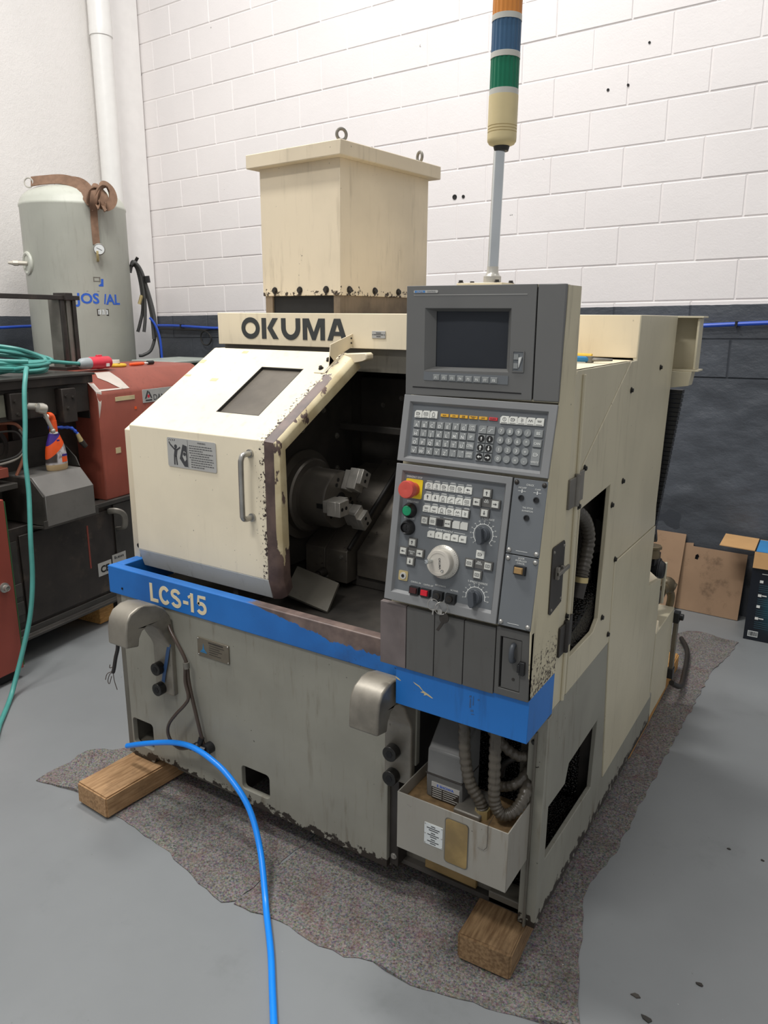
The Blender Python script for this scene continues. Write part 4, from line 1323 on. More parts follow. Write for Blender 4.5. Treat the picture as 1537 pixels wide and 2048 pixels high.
def console():
    prof = [(1.532, 1.684), (1.596, 1.684), (1.604, 1.50), (1.604, 0.80), (1.445, 0.80), (1.445, 0.975), (1.490, 1.296), (1.532, 1.447)]
    h = LP('operator_console', MB().prism(prof, 'x', -0.883, -0.522), 'cream_side', 0.002)
    LP('console_side', MB().prism([(1.5145, 1.684), (1.596, 1.684), (1.6005, 1.50), (1.6005, 0.803), (1.432, 0.803), (1.420, 0.975), (1.472, 1.296), (1.505, 1.447)], 'x', -0.5215, -0.5195), 'cream_chip', parent=h)
    LP('monitor_shell', MB().prism([(-0.8845, 1.450), (-0.5225, 1.450), (-0.5225, 1.685), (-0.8845, 1.685)], 'y', 1.505, 1.5315, holes=[[(-0.880, 1.455), (-0.560, 1.455), (-0.560, 1.680), (-0.880, 1.680)]]), 'cream_side', parent=h)
    # --- monitor fascia
    m = MB()
    MO.poly(m, [(-0.885, -1.686), (-0.5805, -1.686), (-0.5785, -1.452), (-0.885, -1.447)], -0.014, 0, 0,
            holes=[[(-0.837, -1.638), (-0.634, -1.638), (-0.633, -1.5075), (-0.837, -1.5035)]])
    out = [(-0.837, -1.638), (-0.634, -1.638), (-0.633, -1.5075), (-0.837, -1.5035)]
    inn = [(-0.819, -1.632), (-0.647, -1.632), (-0.6465, -1.5135), (-0.8185, -1.5115)]
    for i in range(4):
        j = (i + 1) % 4
        m.add([MO(*out[i], 0), MO(*out[j], 0), MO(*inn[j], -0.020), MO(*inn[i], -0.020)], [(0, 1, 2, 3)], 0)
    f = LP('monitor_fascia', m, 'console', 0.001)
    s = MB()
    n = 8
    vs, fs = [], []
    for j in range(n + 1):
        for i in range(n + 1):
            a, b = i / n, j / n
            vs.append(MO(-0.8195 + 0.173 * a, -1.633 + 0.122 * b, -0.022 + 0.004 * (1 - (2 * a - 1) ** 2) * (1 - (2 * b - 1) ** 2)))
    for j in range(n):
        for i in range(n):
            fs.append((j * (n + 1) + i, j * (n + 1) + i + 1, (j + 1) * (n + 1) + i + 1, (j + 1) * (n + 1) + i))
    s.add(vs, fs)
    LP('screen', s, 'screen', parent=f, sharp=80)
    q = MB()
    MO.box(q, -0.837, -0.633, -1.5005, -1.482, 0, 0.0012)
    LP('key_strip', q, 'panel_blue', parent=f)
    for i in range(8):
        x = -0.8047 + i * 0.01995
        k = MB()
        MO.box(k, x - 0.0083, x + 0.0083, -1.4957, -1.4832, 0.0012, 0.0030, 0, 0.0008)
        MO.text(k, 'F%d' % (i + 1), x, -1.4865, 0.0031, 0.0056, 1, bold=0.01, wscale=0.9)
        LP('function_key', k, ['key_grey', 'legend'], parent=f, smooth=False)
    b = MB()
    MO.poly(b, [(p[0], -p[1]) for p in rrect(-0.867, -0.806, 1.6705, 1.6765, 0.0028)], 0, 0.0012, 0)
    MO.box(b, -0.864, -0.838, -1.6758, -1.6712, 0.0012, 0.0015, 1)
    MO.text(b, 'OKUMA', -0.851, -1.6718, 0.0016, 0.0034, 0, bold=0.02, wscale=1.0, depth=0.0002)
    MO.text(b, 'CONTROL', -0.8225, -1.6718, 0.0013, 0.0034, 2, bold=0.02, wscale=0.95, depth=0.0002)
    LP('maker_badge', b, ['label_silver', plain('badge_blue', (66, 128, 190), 0.4), 'console_frame'], parent=f, smooth=False)
    b = MB()
    MO.box(b, -0.867, -0.600, -1.6668, -1.6658, 0, 0.0006)
    LP('trim_line', b, 'label_silver', parent=f)
    b = MB()
    MO.box(b, -0.866, -0.602, -1.4665, -1.4640, -0.0005, 0.0006)
    LP('vent_slot', b, 'seam', parent=f)
    sw = MB()
    MO.poly(sw, [(p[0], -p[1]) for p in rrect(-0.626, -0.599, 1.509, 1.5535, 0.002)], 0, 0.002, 0, holes=[[(-0.6235, -1.551), (-0.6015, -1.551), (-0.6015, -1.5115), (-0.6235, -1.5115)]])
    MO.box(sw, -0.6235, -0.6015, -1.551, -1.5115, 0.0, 0.0006, 1)
    MO.box(sw, -0.622, -0.612, -1.546, -1.535, 0.0006, 0.003, 2)
    MO.box(sw, -0.622, -0.612, -1.5275, -1.5165, 0.0006, 0.003, 2)
    sw.add([MO(-0.6105, -1.5395, 0.0006), MO(-0.6035, -1.541, 0.0006), MO(-0.6105, -1.518, 0.0006), MO(-0.6105, -1.5395, 0.005), MO(-0.6035, -1.541, 0.005), MO(-0.6105, -1.518, 0.003)], [(0, 1, 2), (3, 5, 4), (0, 3, 4, 1), (1, 4, 5, 2), (2, 5, 3, 0)], 3)
    LP('adjust_switch', sw, ['console', 'panel_blue', 'key_grey', 'legend'], parent=f, smooth=False)
    b = MB()
    MO.poly(b, [(-0.5775, -1.686), (-0.5205, -1.686), (-0.5205, -1.4525), (-0.5755, -1.4518)], -0.014, 0, 0)
    LP('side_fascia', b, 'console', 0.0015)

def recessed(name, F, u0, u1, v0, v1, hole, lip=0.004, depth=-0.008):
    """frame with sloped lip around a sunk panel plate"""
    m = MB()
    a, b, c, d = hole
    inn = [(a, c), (b, c), (b, d), (a, d)]
    F.poly(m, [(u0, v0), (u1, v0), (u1, v1), (u0, v1)], -0.012, 0.0, 0, holes=[inn])
    k = lip
    i2 = [(a + k, c + k), (b - k, c + k), (b - k, d - k * 1.6), (a + k, d - k * 1.6)]
    for i in range(4):
        j = (i + 1) % 4
        m.add([F(*inn[i], 0), F(*inn[j], 0), F(*i2[j], depth), F(*i2[i], depth)], [(0, 1, 2, 3)], 0)
    fr = LP(name, m, 'console_frame', 0.0012)
    p = MB()
    F.box(p, a, b, c, d, depth - 0.002, depth)
    LP('panel_plate', p, 'panel_blue', parent=fr)
    return fr

def clipped(F, mb, u, v, w, h, h0, h1, cut=0.004, mat=0):
    """key with the upper left corner cut off, as on the function keys"""
    F.poly(mb, [(u - w / 2 + cut, v - h / 2), (u + w / 2, v - h / 2), (u + w / 2, v + h / 2), (u - w / 2, v + h / 2), (u - w / 2, v - h / 2 + cut)], h0, h1, mat)

def glyph(F, mb, u, v, h, s, kind, mat=1):
    """small line pictogram on a key"""
    t = s * 0.09
    def bar(x0, y0, x1, y1, w=None):
        w = w or t
        dx, dy = x1 - x0, y1 - y0
        L = math.hypot(dx, dy) or 1
        nx, ny = -dy / L * w / 2, dx / L * w / 2
        F.poly(mb, [(u + x0 + nx, v + y0 + ny), (u + x1 + nx, v + y1 + ny), (u + x1 - nx, v + y1 - ny), (u + x0 - nx, v + y0 - ny)], h, h + 0.0003, mat)
    def tri(pts):
        F.poly(mb, [(u + a, v + b) for a, b in pts], h, h + 0.0003, mat)
    k = s / 2
    if kind == 'arrow_box':
        bar(-k, -k * .6, k * .5, -k * .6); bar(-k, k * .6, k * .5, k * .6); bar(-k, -k * .6, -k, k * .6)
        tri([(k * .5, -k * .6), (k, 0), (k * .5, k * .6)]); bar(-k * .6, 0, k * .2, 0)
    elif kind == 'box':
        bar(-k, -k * .6, k, -k * .6); bar(-k, k * .6, k, k * .6); bar(-k, -k * .6, -k, k * .6); bar(k, -k * .6, k, k * .6); bar(-k * .5, 0, k * .5, 0)
    elif kind == 'hand':
        bar(-k * .6, k, -k * .6, -k * .2); bar(k * .6, k, k * .6, -k * .2); bar(-k * .6, -k * .2, -k * .2, -k * .9); bar(k * .6, -k * .2, k * .2, -k * .9); bar(-k * .6, k, k * .6, k); bar(-k * .2, -k * .9, k * .2, -k * .9)
    elif kind == 'circle':
        n = 14
        for i in range(n):
            a, b = 2 * PI * i / n, 2 * PI * (i + 1) / n
            bar(k * .8 * math.cos(a), k * .8 * math.sin(a), k * .8 * math.cos(b), k * .8 * math.sin(b), t * .8)
        bar(0, -k * .5, 0, k * .3)
    elif kind == 'up':
        tri([(0, -k), (k * .6, -k * .1), (-k * .6, -k * .1)]); bar(0, -k * .2, 0, k, t * 2)
    elif kind == 'down':
        tri([(0, k), (k * .6, k * .1), (-k * .6, k * .1)]); bar(0, k * .2, 0, -k, t * 2)
    elif kind == 'left':
        tri([(-k, 0), (-k * .1, -k * .6), (-k * .1, k * .6)]); bar(-k * .2, 0, k, 0, t * 2)
    elif kind == 'right':
        tri([(k, 0), (k * .1, -k * .6), (k * .1, k * .6)]); bar(k * .2, 0, -k, 0, t * 2)
    elif kind == 'step':
        bar(-k, k * .6, -k * .3, k * .6); bar(-k * .3, k * .6, -k * .1, -k * .2); bar(-k * .1, -k * .2, k * .9, -k * .4); bar(k * .4, -k * .8, k * .5, -k)
    elif kind == 'text':
        bar(-k, -k * .2, k, -k * .2); bar(-k * .8, k * .25, k * .8, k * .25)
    elif kind == 'bolt':
        bar(-k * .2, -k, k * .1, -k * .1); bar(k * .1, -k * .1, -k * .2, k * .1); bar(-k * .2, k * .1, k * .1, k); bar(k * .5, -k * .7, k * .5, k * .7)
    elif kind == 'M':
        bar(-k, k * .5, -k * .5, -k * .5); bar(-k * .5, -k * .5, 0, k * .5); bar(0, k * .5, k * .5, -k * .5); bar(k * .5, -k * .5, k, k * .5)

def keyboard():
    fr = recessed('keyboard_panel', KB, -0.8865, -0.5205, 0.001, 0.1535, (-0.869, -0.5385, 0.0165, 0.1465))
    H0, H1 = -0.008, -0.0045
    rows = ['ABCDEFG', 'HIJKLMN', '\u004fPQRSTU', 'VWXYZ;,']
    wide = [['CAPS', 'LOCK'], ['SP'], ['CTRL'], ['UPPER', 'CASE']]
    shift = ['!  #$%()', '@&\'=+"~', '_^<>[]|', '{}?/~<>']
    first = None
    for r, row in enumerate(rows):
        v = 0.0662 + 0.0197 * r - 0.0003
        for i, ch in enumerate(row):
            u = -0.8476 + 0.01985 * i
            dv = -0.0003 * i
            k = MB()
            KB.box(k, u - 0.0090, u + 0.0090, v + dv - 0.0083, v + dv + 0.0083, H0, H1, 0, 0.0010)
            KB.text(k, ch, u - 0.0005, v + dv + 0.0058, H1 + 0.0001, 0.0074, 1, bold=0.01)
            KB.box(k, u + 0.0030, u + 0.0048, v + dv - 0.0062, v + dv - 0.0040, H1, H1 + 0.0003, 1)
            LP('letter_key', k, ['key_grey', 'legend'], parent=fr, smooth=False)
        u = -0.7086
        k = MB()
        KB.box(k, u - 0.0097, u + 0.0097, v - 0.0023 - 0.0083, v - 0.0023 + 0.0083, H0, H1, 0, 0.0010)
        w = wide[r]
        if len(w) == 2:
            KB.text(k, w[0], u, v - 0.0030, H1 + 0.0001, 0.0042, 1, wscale=0.9)
            KB.text(k, w[1], u, v + 0.0028, H1 + 0.0001, 0.0042, 1, wscale=0.9)
        else:
            KB.text(k, w[0], u, v + 0.0003, H1 + 0.0001, 0.0054, 1, wscale=0.95, bold=0.01)
        LP('wide_key', k, ['key_grey', 'legend'], parent=fr, smooth=False)
    for i, g in enumerate(('arrow_box', 'box', 'hand')):
        u = -0.847 + 0.0198 * i
        k = MB()
        clipped(KB, k, u, 0.0427 - 0.0005 * i, 0.0186, 0.0166, H0, H1)
        glyph(KB, k, u, 0.0420 - 0.0005 * i, H1 + 0.0001, 0.0095, g)
        KB.box(k, u - 0.005, u + 0.005, 0.0485, 0.0493, H1, H1 + 0.0003, 1)
        LP('mode_key', k, ['key_white', 'ink'], parent=fr, smooth=False)
    names = ['RUN', 'STM', 'SLIDE\nHOLD', 'PROGRAM\nSTOP', 'LIMIT', 'ALARM']
    for i, t in enumerate(names):
        u = -0.7802 + 0.02362 * i
        v = 0.0412 - 0.0002 * i
        k = MB()
        KB.box(k, u - 0.0102, u + 0.0102, v - 0.0036, v + 0.0036, H0, H1 - 0.001, 0, 0.0006)
        ls = t.split('\n')
        for j, q in enumerate(ls):
            KB.text(k, q, u, v + (0.0014 if len(ls) == 1 else -0.0004 + 0.0028 * j), H1 - 0.0009, 0.0030 if len(ls) == 1 else 0.0021, 1, wscale=1.0)
        LP('status_lamp', k, ['yellow_key' if i < 5 else 'red_key', 'ink'], parent=fr, smooth=False)
    for i, g in enumerate(('circle', 'arrow_box', 'bolt', 'M', 'text')):
        u = -0.6353 + 0.0197 * i
        k = MB()
        v = 0.0398 - 0.0003 * i
        clipped(KB, k, u, v, 0.0190, 0.0162, H0, H1)
        glyph(KB, k, u, v - 0.0012, H1 + 0.0001, 0.0095, g)
        KB.box(k, u - 0.007, u + 0.007, v + 0.0058, v + 0.0068, H1, H1 + 0.0003, 1)
        LP('mode_key', k, ['key_white', 'ink'], parent=fr, smooth=False)
    num = ['789/', '456*', '123+', '0.=-']
    for r, row in enumerate(num):
        for i, ch in enumerate(row):
            u = -0.6393 + 0.0199 * i
            v = 0.0642 + 0.01985 * r - 0.0002 * i
            k = MB()
            KB.cyl(k, u, v, H0, H1, 0.0083, 0.0078, 20, 0)
            KB.text(k, ch, u, v + (0.0033 if ch.isdigit() or ch == '/' else 0.0036), H1 + 0.0001, 0.0068, 1, bold=0.01)
            LP('number_key', k, ['key_grey', 'legend'], parent=fr)
    for v, t, hh in ((0.0627, 'BS', 0.0083), (0.0834, 'CAN', 0.0083), (0.1123, 'WRITE', 0.0178)):
        k = MB()
        u = -0.5556
        KB.box(k, u - 0.0102, u + 0.0102, v - hh, v + hh, H0, H1, 0, 0.0010)
        if t == 'WRITE':
            glyph(KB, k, u, v - 0.005, H1 + 0.0001, 0.010, 'arrow_box')
            KB.text(k, t, u, v + 0.0125, H1 + 0.0001, 0.0042, 1)
        else:
            KB.text(k, t, u, v + 0.0028, H1 + 0.0001, 0.0060 if t == 'BS' else 0.0048, 1, bold=0.01)
        LP('edit_key', k, ['key_grey', 'legend'], parent=fr, smooth=False)
    for r in range(4):
        for c in range(2):
            u = -0.6832 + 0.0198 * c
            v = 0.0646 + 0.0199 * r
            k = MB()
            if r == 0:
                clipped(KB, k, u, v, 0.0186, 0.0168, H0, H1, 0.0035)
                glyph(KB, k, u, v, H1 + 0.0001, 0.011, 'step')
                LP('cursor_key', k, ['key_grey', 'legend'], parent=fr, smooth=False)
            else:
                KB.box(k, u - 0.0094, u + 0.0094, v - 0.0090, v + 0.0090, H0, H1, 0, 0.0008)
                KB.cyl(k, u, v, H1, H1 + 0.0004, 0.0078, seg=20, mat=2)
                g = [['up', 'down'], ['up', 'down'], ['left', 'right']][r - 1][c]
                glyph(KB, k, u, v, H1 + 0.0005, 0.0105 if r > 1 else 0.008, g)
                LP('cursor_key', k, ['key_grey', 'legend', 'seam'], parent=fr, smooth=False)

def control_panel():
    fr = recessed('control_panel', MP, -0.8865, -0.5985, 0.0015, 0.3235, (-0.869, -0.612, 0.0175, 0.3035))
    Z = -0.008
    txt = MB()
    def T(s, u, v, h=0.0040, w=0.9):
        MP.text(txt, s, u, v, Z + 0.0001, h, 0, wscale=w)
    # emergency stop
    y = MB()
    MP.poly(y, rrect(-0.8605, -0.8165, 0.034, 0.0785, 0.003), Z, Z + 0.0015)
    e = LP('emergency_stop', y, 'estop_yellow', parent=fr)
    q = MB()
    MP.cyl(q, -0.8385, 0.0575, Z + 0.0015, Z + 0.022, 0.0158, 0.0150, 24)
    q.lathe([(0.0165, 0.018), (0.0195, 0.022), (0.0205, 0.026), (0.0205, 0.036), (0.019, 0.040), (0.014, 0.0405), (0.0, 0.039)], MP(-0.8385, 0.0575, Z), MP.n, 28)
    LP('stop_button', q, 'estop_red', parent=fr)
    T('EMERGENCY STOP', -0.840, 0.0315, 0.0044, 0.8)
    for v, mcap, nm in ((0.1075, 'green_btn', 'start_button'), (0.1475, 'black_plastic', 'hold_button')):
        q = MB()
        q.lathe([(0.0175, 0), (0.0175, 0.006), (0.0150, 0.010), (0.0135, 0.016), (0.0125, 0.0175), (0.0115, 0.0165)], MP(-0.8425, v, Z), MP.n, 28, 0)
        q.lathe([(0.0116, 0.012), (0.0116, 0.0175 if nm == 'start_button' else 0.013), (0.0105, 0.0185 if nm == 'start_button' else 0.0135), (0.0, 0.019 if nm == 'start_button' else 0.0135)], MP(-0.8425, v, Z), MP.n, 24, 1)
        if nm == 'hold_button':
            MP.box(q, -0.8495, -0.8355, v - 0.0008, v + 0.0008, Z + 0.0135, Z + 0.0150, 1)
            MP.box(q, -0.8433, -0.8417, v - 0.0065, v + 0.0065, Z + 0.0135, Z + 0.0150, 1)
        LP(nm, q, ['black_plastic', mcap], parent=fr)
    T('CYCLE START', -0.838, 0.0885, 0.0042, 0.85)
    T('SLIDE HOLD', -0.843, 0.1275, 0.0042, 0.85)
    # rows of corner-cut keys
    gl = ['circle', 'bolt', 'arrow_box', 'box', 'arrow_box', 'left', 'up', 'down', 'hand', 'step', 'step', 'box', 'text', 'text', 'hand', 'arrow_box', 'M', 'bolt']
    n = 0
    for r in range(3):
        for i in range(6):
            u = -0.7998 + 0.0198 * i
            v = 0.0446 + 0.0262 * r - 0.0003 * i
            k = MB()
            if r == 2 and i == 5:
                MP.box(k, u - 0.0098, u + 0.0098, v - 0.0095, v + 0.0095, Z, Z + 0.0045, 2)
                MP.box(k, u - 0.0078, u + 0.0078, v - 0.0075, v + 0.0078, Z + 0.0045, Z + 0.0065, 0, 0.0006)
                glyph(MP, k, u, v, Z + 0.0066, 0.009, gl[n])
            else:
                clipped(MP, k, u, v, 0.0184, 0.0158, Z, Z + 0.003)
                glyph(MP, k, u, v - 0.001, Z + 0.0031, 0.0092, gl[n])
                if n not in (6, 7):
                    MP.box(k, u - 0.0055, u + 0.0055, v + 0.0052, v + 0.0061, Z + 0.003, Z + 0.0033, 1)
            n += 1
            LP('function_button', k, ['key_white', 'ink', 'cover_grey'], parent=fr, smooth=False)
            MP.box(txt, u - 0.007, u + 0.007, v - 0.0112, v - 0.0102, Z, Z + 0.0003)
            if (i + r) % 2:
                MP.box(txt, u - 0.005, u + 0.006, v - 0.0130, v - 0.0121, Z, Z + 0.0003)
    # fourth row
    for i in range(6):
        u = -0.8008 + 0.0198 * i
        v = 0.1242 - 0.0003 * i
        k = MB()
        if i in (0, 2, 3):
            MP.box(k, u - 0.0098, u + 0.0098, v - 0.0098, v + 0.0098, Z, Z + 0.0045, 2)
            MP.box(k, u - 0.0076, u + 0.0076, v - 0.0074, v + 0.0078, Z + 0.0045, Z + 0.0062, 3 if i == 2 else 0, 0.0006)
            if i == 0:
                glyph(MP, k, u, v, Z + 0.0063, 0.0095, 'circle')
            if i == 3:
                glyph(MP, k, u - 0.003, v, Z + 0.0063, 0.006, 'left'); glyph(MP, k, u + 0.003, v, Z + 0.0063, 0.006, 'right')
        else:
            if i == 1:
                MP.box(k, u - 0.0088, u + 0.0088, v - 0.0085, v + 0.0085, Z, Z + 0.003, 0, 0.0005)
                glyph(MP, k, u, v, Z + 0.0031, 0.008, 'box')
            else:
                clipped(MP, k, u, v, 0.0180, 0.0170, Z, Z + 0.003)
        LP('function_button', k, ['key_light', 'ink', 'cover_grey', 'black_plastic'], parent=fr, smooth=False)
    for u0, u1, v in ((-0.79, -0.765, 0.1118), (-0.755, -0.732, 0.1112), (-0.772, -0.748, 0.139), (-0.726, -0.698, 0.1405), (-0.79, -0.774, 0.1392)):
        MP.box(txt, u0, u1, v, v + 0.0009, Z, Z + 0.0003)
    T('PULSE HANDLE', -0.7495, 0.1432, 0.0048, 0.95)
    for i, t in enumerate(('X', 'Z', '1/1', '10/1', '50/1')):
        u = -0.7816 + 0.0200 * i
        v = 0.1534 - 0.0002 * i
        k = MB()
        clipped(MP, k, u, v, 0.0180, 0.0152, Z, Z + 0.003)
        MP.text(k, t, u, v + 0.0028, Z + 0.0031, 0.0040, 1, wscale=0.85)
        LP('function_button', k, ['key_white', 'ink'], parent=fr, smooth=False)
    # jog crosses
    def cross(c, items, cap, centre):
        for (u, v, g) in items:
            k = MB()
            MP.box(k, u - 0.0108, u + 0.0108, v - 0.0098, v + 0.0098, Z, Z + 0.0050, 1)
            MP.box(k, u - 0.0080, u + 0.0080, v - 0.0073, v + 0.0078, Z + 0.0050, Z + 0.0068, 0, 0.0006)
            glyph(MP, k, u, v, Z + 0.0069, 0.0092, g, 2)
            LP('jog_button', k, [cap, 'cover_grey', 'ink'], parent=fr, smooth=False)
        k = MB()
        MP.box(k, c[0] - 0.0108, c[0] + 0.0108, c[1] - 0.0100, c[1] + 0.0100, Z, Z + 0.0020, 0)
        ls = centre.split('\n')
        for j, s in enumerate(ls):
            MP.text(k, s, c[0], c[1] + 0.001 + 0.0048 * j, Z + 0.0021, 0.0035, 1, wscale=0.85)
        if len(ls) == 1:
            glyph(MP, k, c[0], c[1] - 0.0045, Z + 0.0021, 0.0085, 'M')
        LP('cross_centre', k, ['cover_grey', 'legend'], parent=fr, smooth=False)
    cross((-0.6545, 0.0635), [(-0.6543, 0.0430, 'up'), (-0.6765, 0.0652, 'left'), (-0.6322, 0.0645, 'right'), (-0.6552, 0.0866, 'down')], 'key_light', 'RAPID')
    cross((-0.8268, 0.2020), [(-0.8265, 0.1795, 'up'), (-0.8483, 0.2032, 'left'), (-0.8045, 0.2020, 'right'), (-0.8272, 0.2245, 'down')], 'key_light', 'MANUAL\nFEED')
    cross((-0.6562, 0.2010), [(-0.6780, 0.2018, 'box'), (-0.6336, 0.2010, 'box'), (-0.6564, 0.2243, 'box')], 'key_light', 'SPINDLE')
    k = MB()
    MP.box(k, -0.6656, -0.6456, 0.1708, 0.1884, Z, Z + 0.003, 0, 0.0006)
    glyph(MP, k, -0.6556, 0.1790, Z + 0.0031, 0.010, 'arrow_box')
    LP('function_button', k, ['key_white', 'ink'], parent=fr, smooth=False)
    # override dials
    for u, v, R, a0, a1, nt, nm in ((-0.6545, 0.1345, 0.0222, -225, 45, 13, 'feed_dial'), (-0.6570, 0.2760, 0.0222, -190, 10, 10, 'speed_dial')):
        d = MB()
        n = 40
        for i in range(n):
            t0, t1 = math.radians(a0 + (a1 - a0) * i / n), math.radians(a0 + (a1 - a0) * (i + 1) / n)
            d.add([MP(u + r * math.cos(t), v + r * math.sin(t), Z + 0.0004) for r, t in ((R, t0), (R, t1), (R + 0.0014, t1), (R + 0.0014, t0))], [(0, 1, 2, 3)])
        for i in range(nt):
            t = math.radians(a0 + (a1 - a0) * i / (nt - 1))
            cc, ss = math.cos(t), math.sin(t)
            d.add([MP(u + r * cc + o * -ss, v + r * ss + o * cc, Z + 0.0004) for r, o in ((R + 0.001, -0.0006), (R + 0.001, 0.0006), (R + 0.0042, 0.0006), (R + 0.0042, -0.0006))], [(0, 1, 2, 3)])
            val = str(i * 10 if nt == 13 and i < 11 else [150, 200][i - 11] if nt == 13 else 30 + i * 10)
            MP.text(d, val, u + (R + 0.0080) * cc, v + (R + 0.0075) * ss + 0.0013, Z + 0.0002, 0.0030, 0, wscale=0.9)
        g = LP(nm, d, 'legend', parent=fr, smooth=False)
        q = MB()
        q.lathe([(0.0, 0), (0.0168, 0), (0.0168, 0.004), (0.0150, 0.006), (0.0140, 0.012), (0.0, 0.012)], MP(u, v, Z), MP.n, 30)
        a = math.radians(-100)
        c, s = math.cos(a), math.sin(a)
        pts = [(-0.0205, -0.0030), (-0.015, -0.0070), (0.013, -0.0062), (0.0185, 0.0), (0.013, 0.0062), (-0.015, 0.0070), (-0.0205, 0.0030)]
        MP.poly(q, [(u + x * c - y_ * s, v + x * s + y_ * c) for x, y_ in pts], Z + 0.008, Z + 0.026)
        LP('dial_knob', q, 'knob', 0.0012, parent=fr)
    T('% FEED RATE', -0.647, 0.1020, 0.0044, 0.85)
    T('% SPINDLE OVERRIDE', -0.655, 0.2445, 0.0042, 0.85)
    # pulse handwheel
    hw = MB()
    hw.lathe([(0.0, 0.0), (0.0385, 0.0), (0.0385, 0.005), (0.0300, 0.011), (0.0, 0.011)], MP(-0.7425, 0.2112, Z), MP.n, 48)
    LP('handwheel_dial', hw, 'steel_soft', parent=fr)
    tk = MB()
    for i in range(50):
        t = 2 * PI * i / 50
        c, s = math.cos(t), math.sin(t)
        l = 0.0035 if i % 5 == 0 else 0.002
        tk.add([MP(-0.7425 + r * c - o * s, 0.2112 + r * s + o * c, Z + 0.0052 + (0.0386 - r) * 0.706) for r, o in ((0.0375, -0.0003), (0.0375, 0.0003), (0.0375 - l, 0.0003), (0.0375 - l, -0.0003))], [(0, 1, 2, 3)])
    LP('dial_marks', tk, 'ink', parent=fr, smooth=False, kind='stuff')
    q = MB()
    q.lathe([(0.0295, 0.011), (0.0300, 0.013), (0.0300, 0.028), (0.0285, 0.030), (0.0225, 0.0302), (0.0222, 0.0294), (0.0, 0.0294)], MP(-0.7425, 0.2112, Z), MP.n, 48)
    LP('handwheel', q, plain('handwheel_alloy', (204, 198, 186), 0.42, 0.3, var=0.05), parent=fr)
    t = MB()
    MP.text(t, 'OKUMA', -0.7405, 0.2120, Z + 0.0295, 0.0046, 0, rot=1.42, bold=0.02, wscale=1.1)
    LP('handwheel_text', t, 'ink', parent=fr, smooth=False)
    q = MB()
    q.lathe([(0.004, 0.029), (0.004, 0.033), (0.0028, 0.035), (0.0055, 0.040), (0.0058, 0.050), (0.0045, 0.054), (0.0, 0.055)], MP(-0.7600, 0.2085, Z), MP.n, 16)
    LP('crank_knob', q, 'chrome', parent=fr)
    q = MB()
    q.lathe([(0.0036, 0.0294), (0.0036, 0.031), (0.002, 0.0315), (0.0, 0.030)], MP(-0.7300, 0.2270, Z), MP.n, 14)
    LP('wheel_screw', q, 'steel', parent=fr)
    # small lock, lamp switches, key switches
    q = MB()
    MP.poly(q, rrect(-0.8560, -0.8315, 0.2500, 0.2735, 0.003), Z, Z + 0.002, 0)
    MP.cyl(q, -0.8435, 0.2620, Z + 0.002, Z + 0.004, 0.0085, 0.0080, 18, 1)
    MP.cyl(q, -0.8435, 0.2620, Z + 0.004, Z + 0.0046, 0.0040, seg=14, mat=2)
    LP('panel_lock', q, ['brass', 'label_silver', 'seam'], parent=fr)
    for u, mm in ((-0.8085, 'red_dark'), (-0.7795, 'red_lit')):
        q = MB()
        MP.box(q, u - 0.0125, u + 0.0125, 0.2805, 0.2990, Z, Z + 0.010, 0, 0.0008)
        MP.box(q, u - 0.0090, u + 0.0090, 0.2830, 0.2962, Z + 0.010, Z + 0.0135, 1, 0.0008)
        LP('lamp_switch', q, ['black_plastic', mm], parent=fr, smooth=False)
    for u in (-0.7462, -0.7140):
        q = MB()
        MP.box(q, u - 0.0130, u + 0.0130, 0.2795, 0.3020, Z, Z + 0.010, 0, 0.0012)
        MP.cyl(q, u, 0.2905, Z + 0.010, Z + 0.015, 0.0075, 0.0070, 18, 1)
        MP.cyl(q, u, 0.2905, Z + 0.015, Z + 0.0158, 0.0045, seg=14, mat=0)
        LP('key_switch', q, ['black_plastic', 'iron'], parent=fr)
    T('CONTROL ON', -0.809, 0.2735, 0.0036, 0.8)
    T('CONTROL OFF', -0.776, 0.2740, 0.0036, 0.75)
    T('EDIT INTERLOCK', -0.745, 0.2690, 0.0034, 0.75)
    T('NC PANEL', -0.709, 0.2735, 0.0036, 0.85)
    LP('panel_lettering', txt, 'legend', parent=fr, smooth=False, kind='stuff')

    # --- slim side panels
    for v0, v1, nm in ((0.002, 0.1640, 'side_panel_upper'), (0.1660, 0.3225, 'side_panel_lower')):
        q = MB()
        MP.box(q, -0.5955, -0.5200, v0, v1, -0.012, -0.002)
        p = LP(nm, q, 'panel_blue', 0.001)
        for u in (-0.5885, -0.5270):
            for v in (v0 + 0.0085, v1 - 0.0075):
                s = MB()
                dome(s, MP(u, v, -0.002), MP.n, 0.0055)
                LP('panel_screw', s, 'steel' if v > 0.1 else 'iron', parent=p)
        tx = MB()
        if v0 < 0.1:
            for u, v in ((-0.5745, 0.0425), (-0.5410, 0.0430), (-0.5578, 0.0832)):
                s = MB()
                s.lathe([(0.0062, 0), (0.0062, 0.003), (0.0042, 0.003), (0.0036, 0.0005), (0.0, 0.0005)], MP(u, v, -0.002), MP.n, 18)
                LP('test_socket', s, 'black_plastic', parent=p)
            for s, u, v, h in (('CHUCK', -0.5578, 0.0155, 0.0042), ('UNCLAMP', -0.5745, 0.0225, 0.0034), ('CLAMP', -0.5400, 0.0225, 0.0034), ('TAIL STOCK', -0.5575, 0.0640, 0.0036), ('IN POSITION', -0.5575, 0.0705, 0.0036)):
                MP.text(tx, s, u, v, -0.0018, h, 0, wscale=0.85)
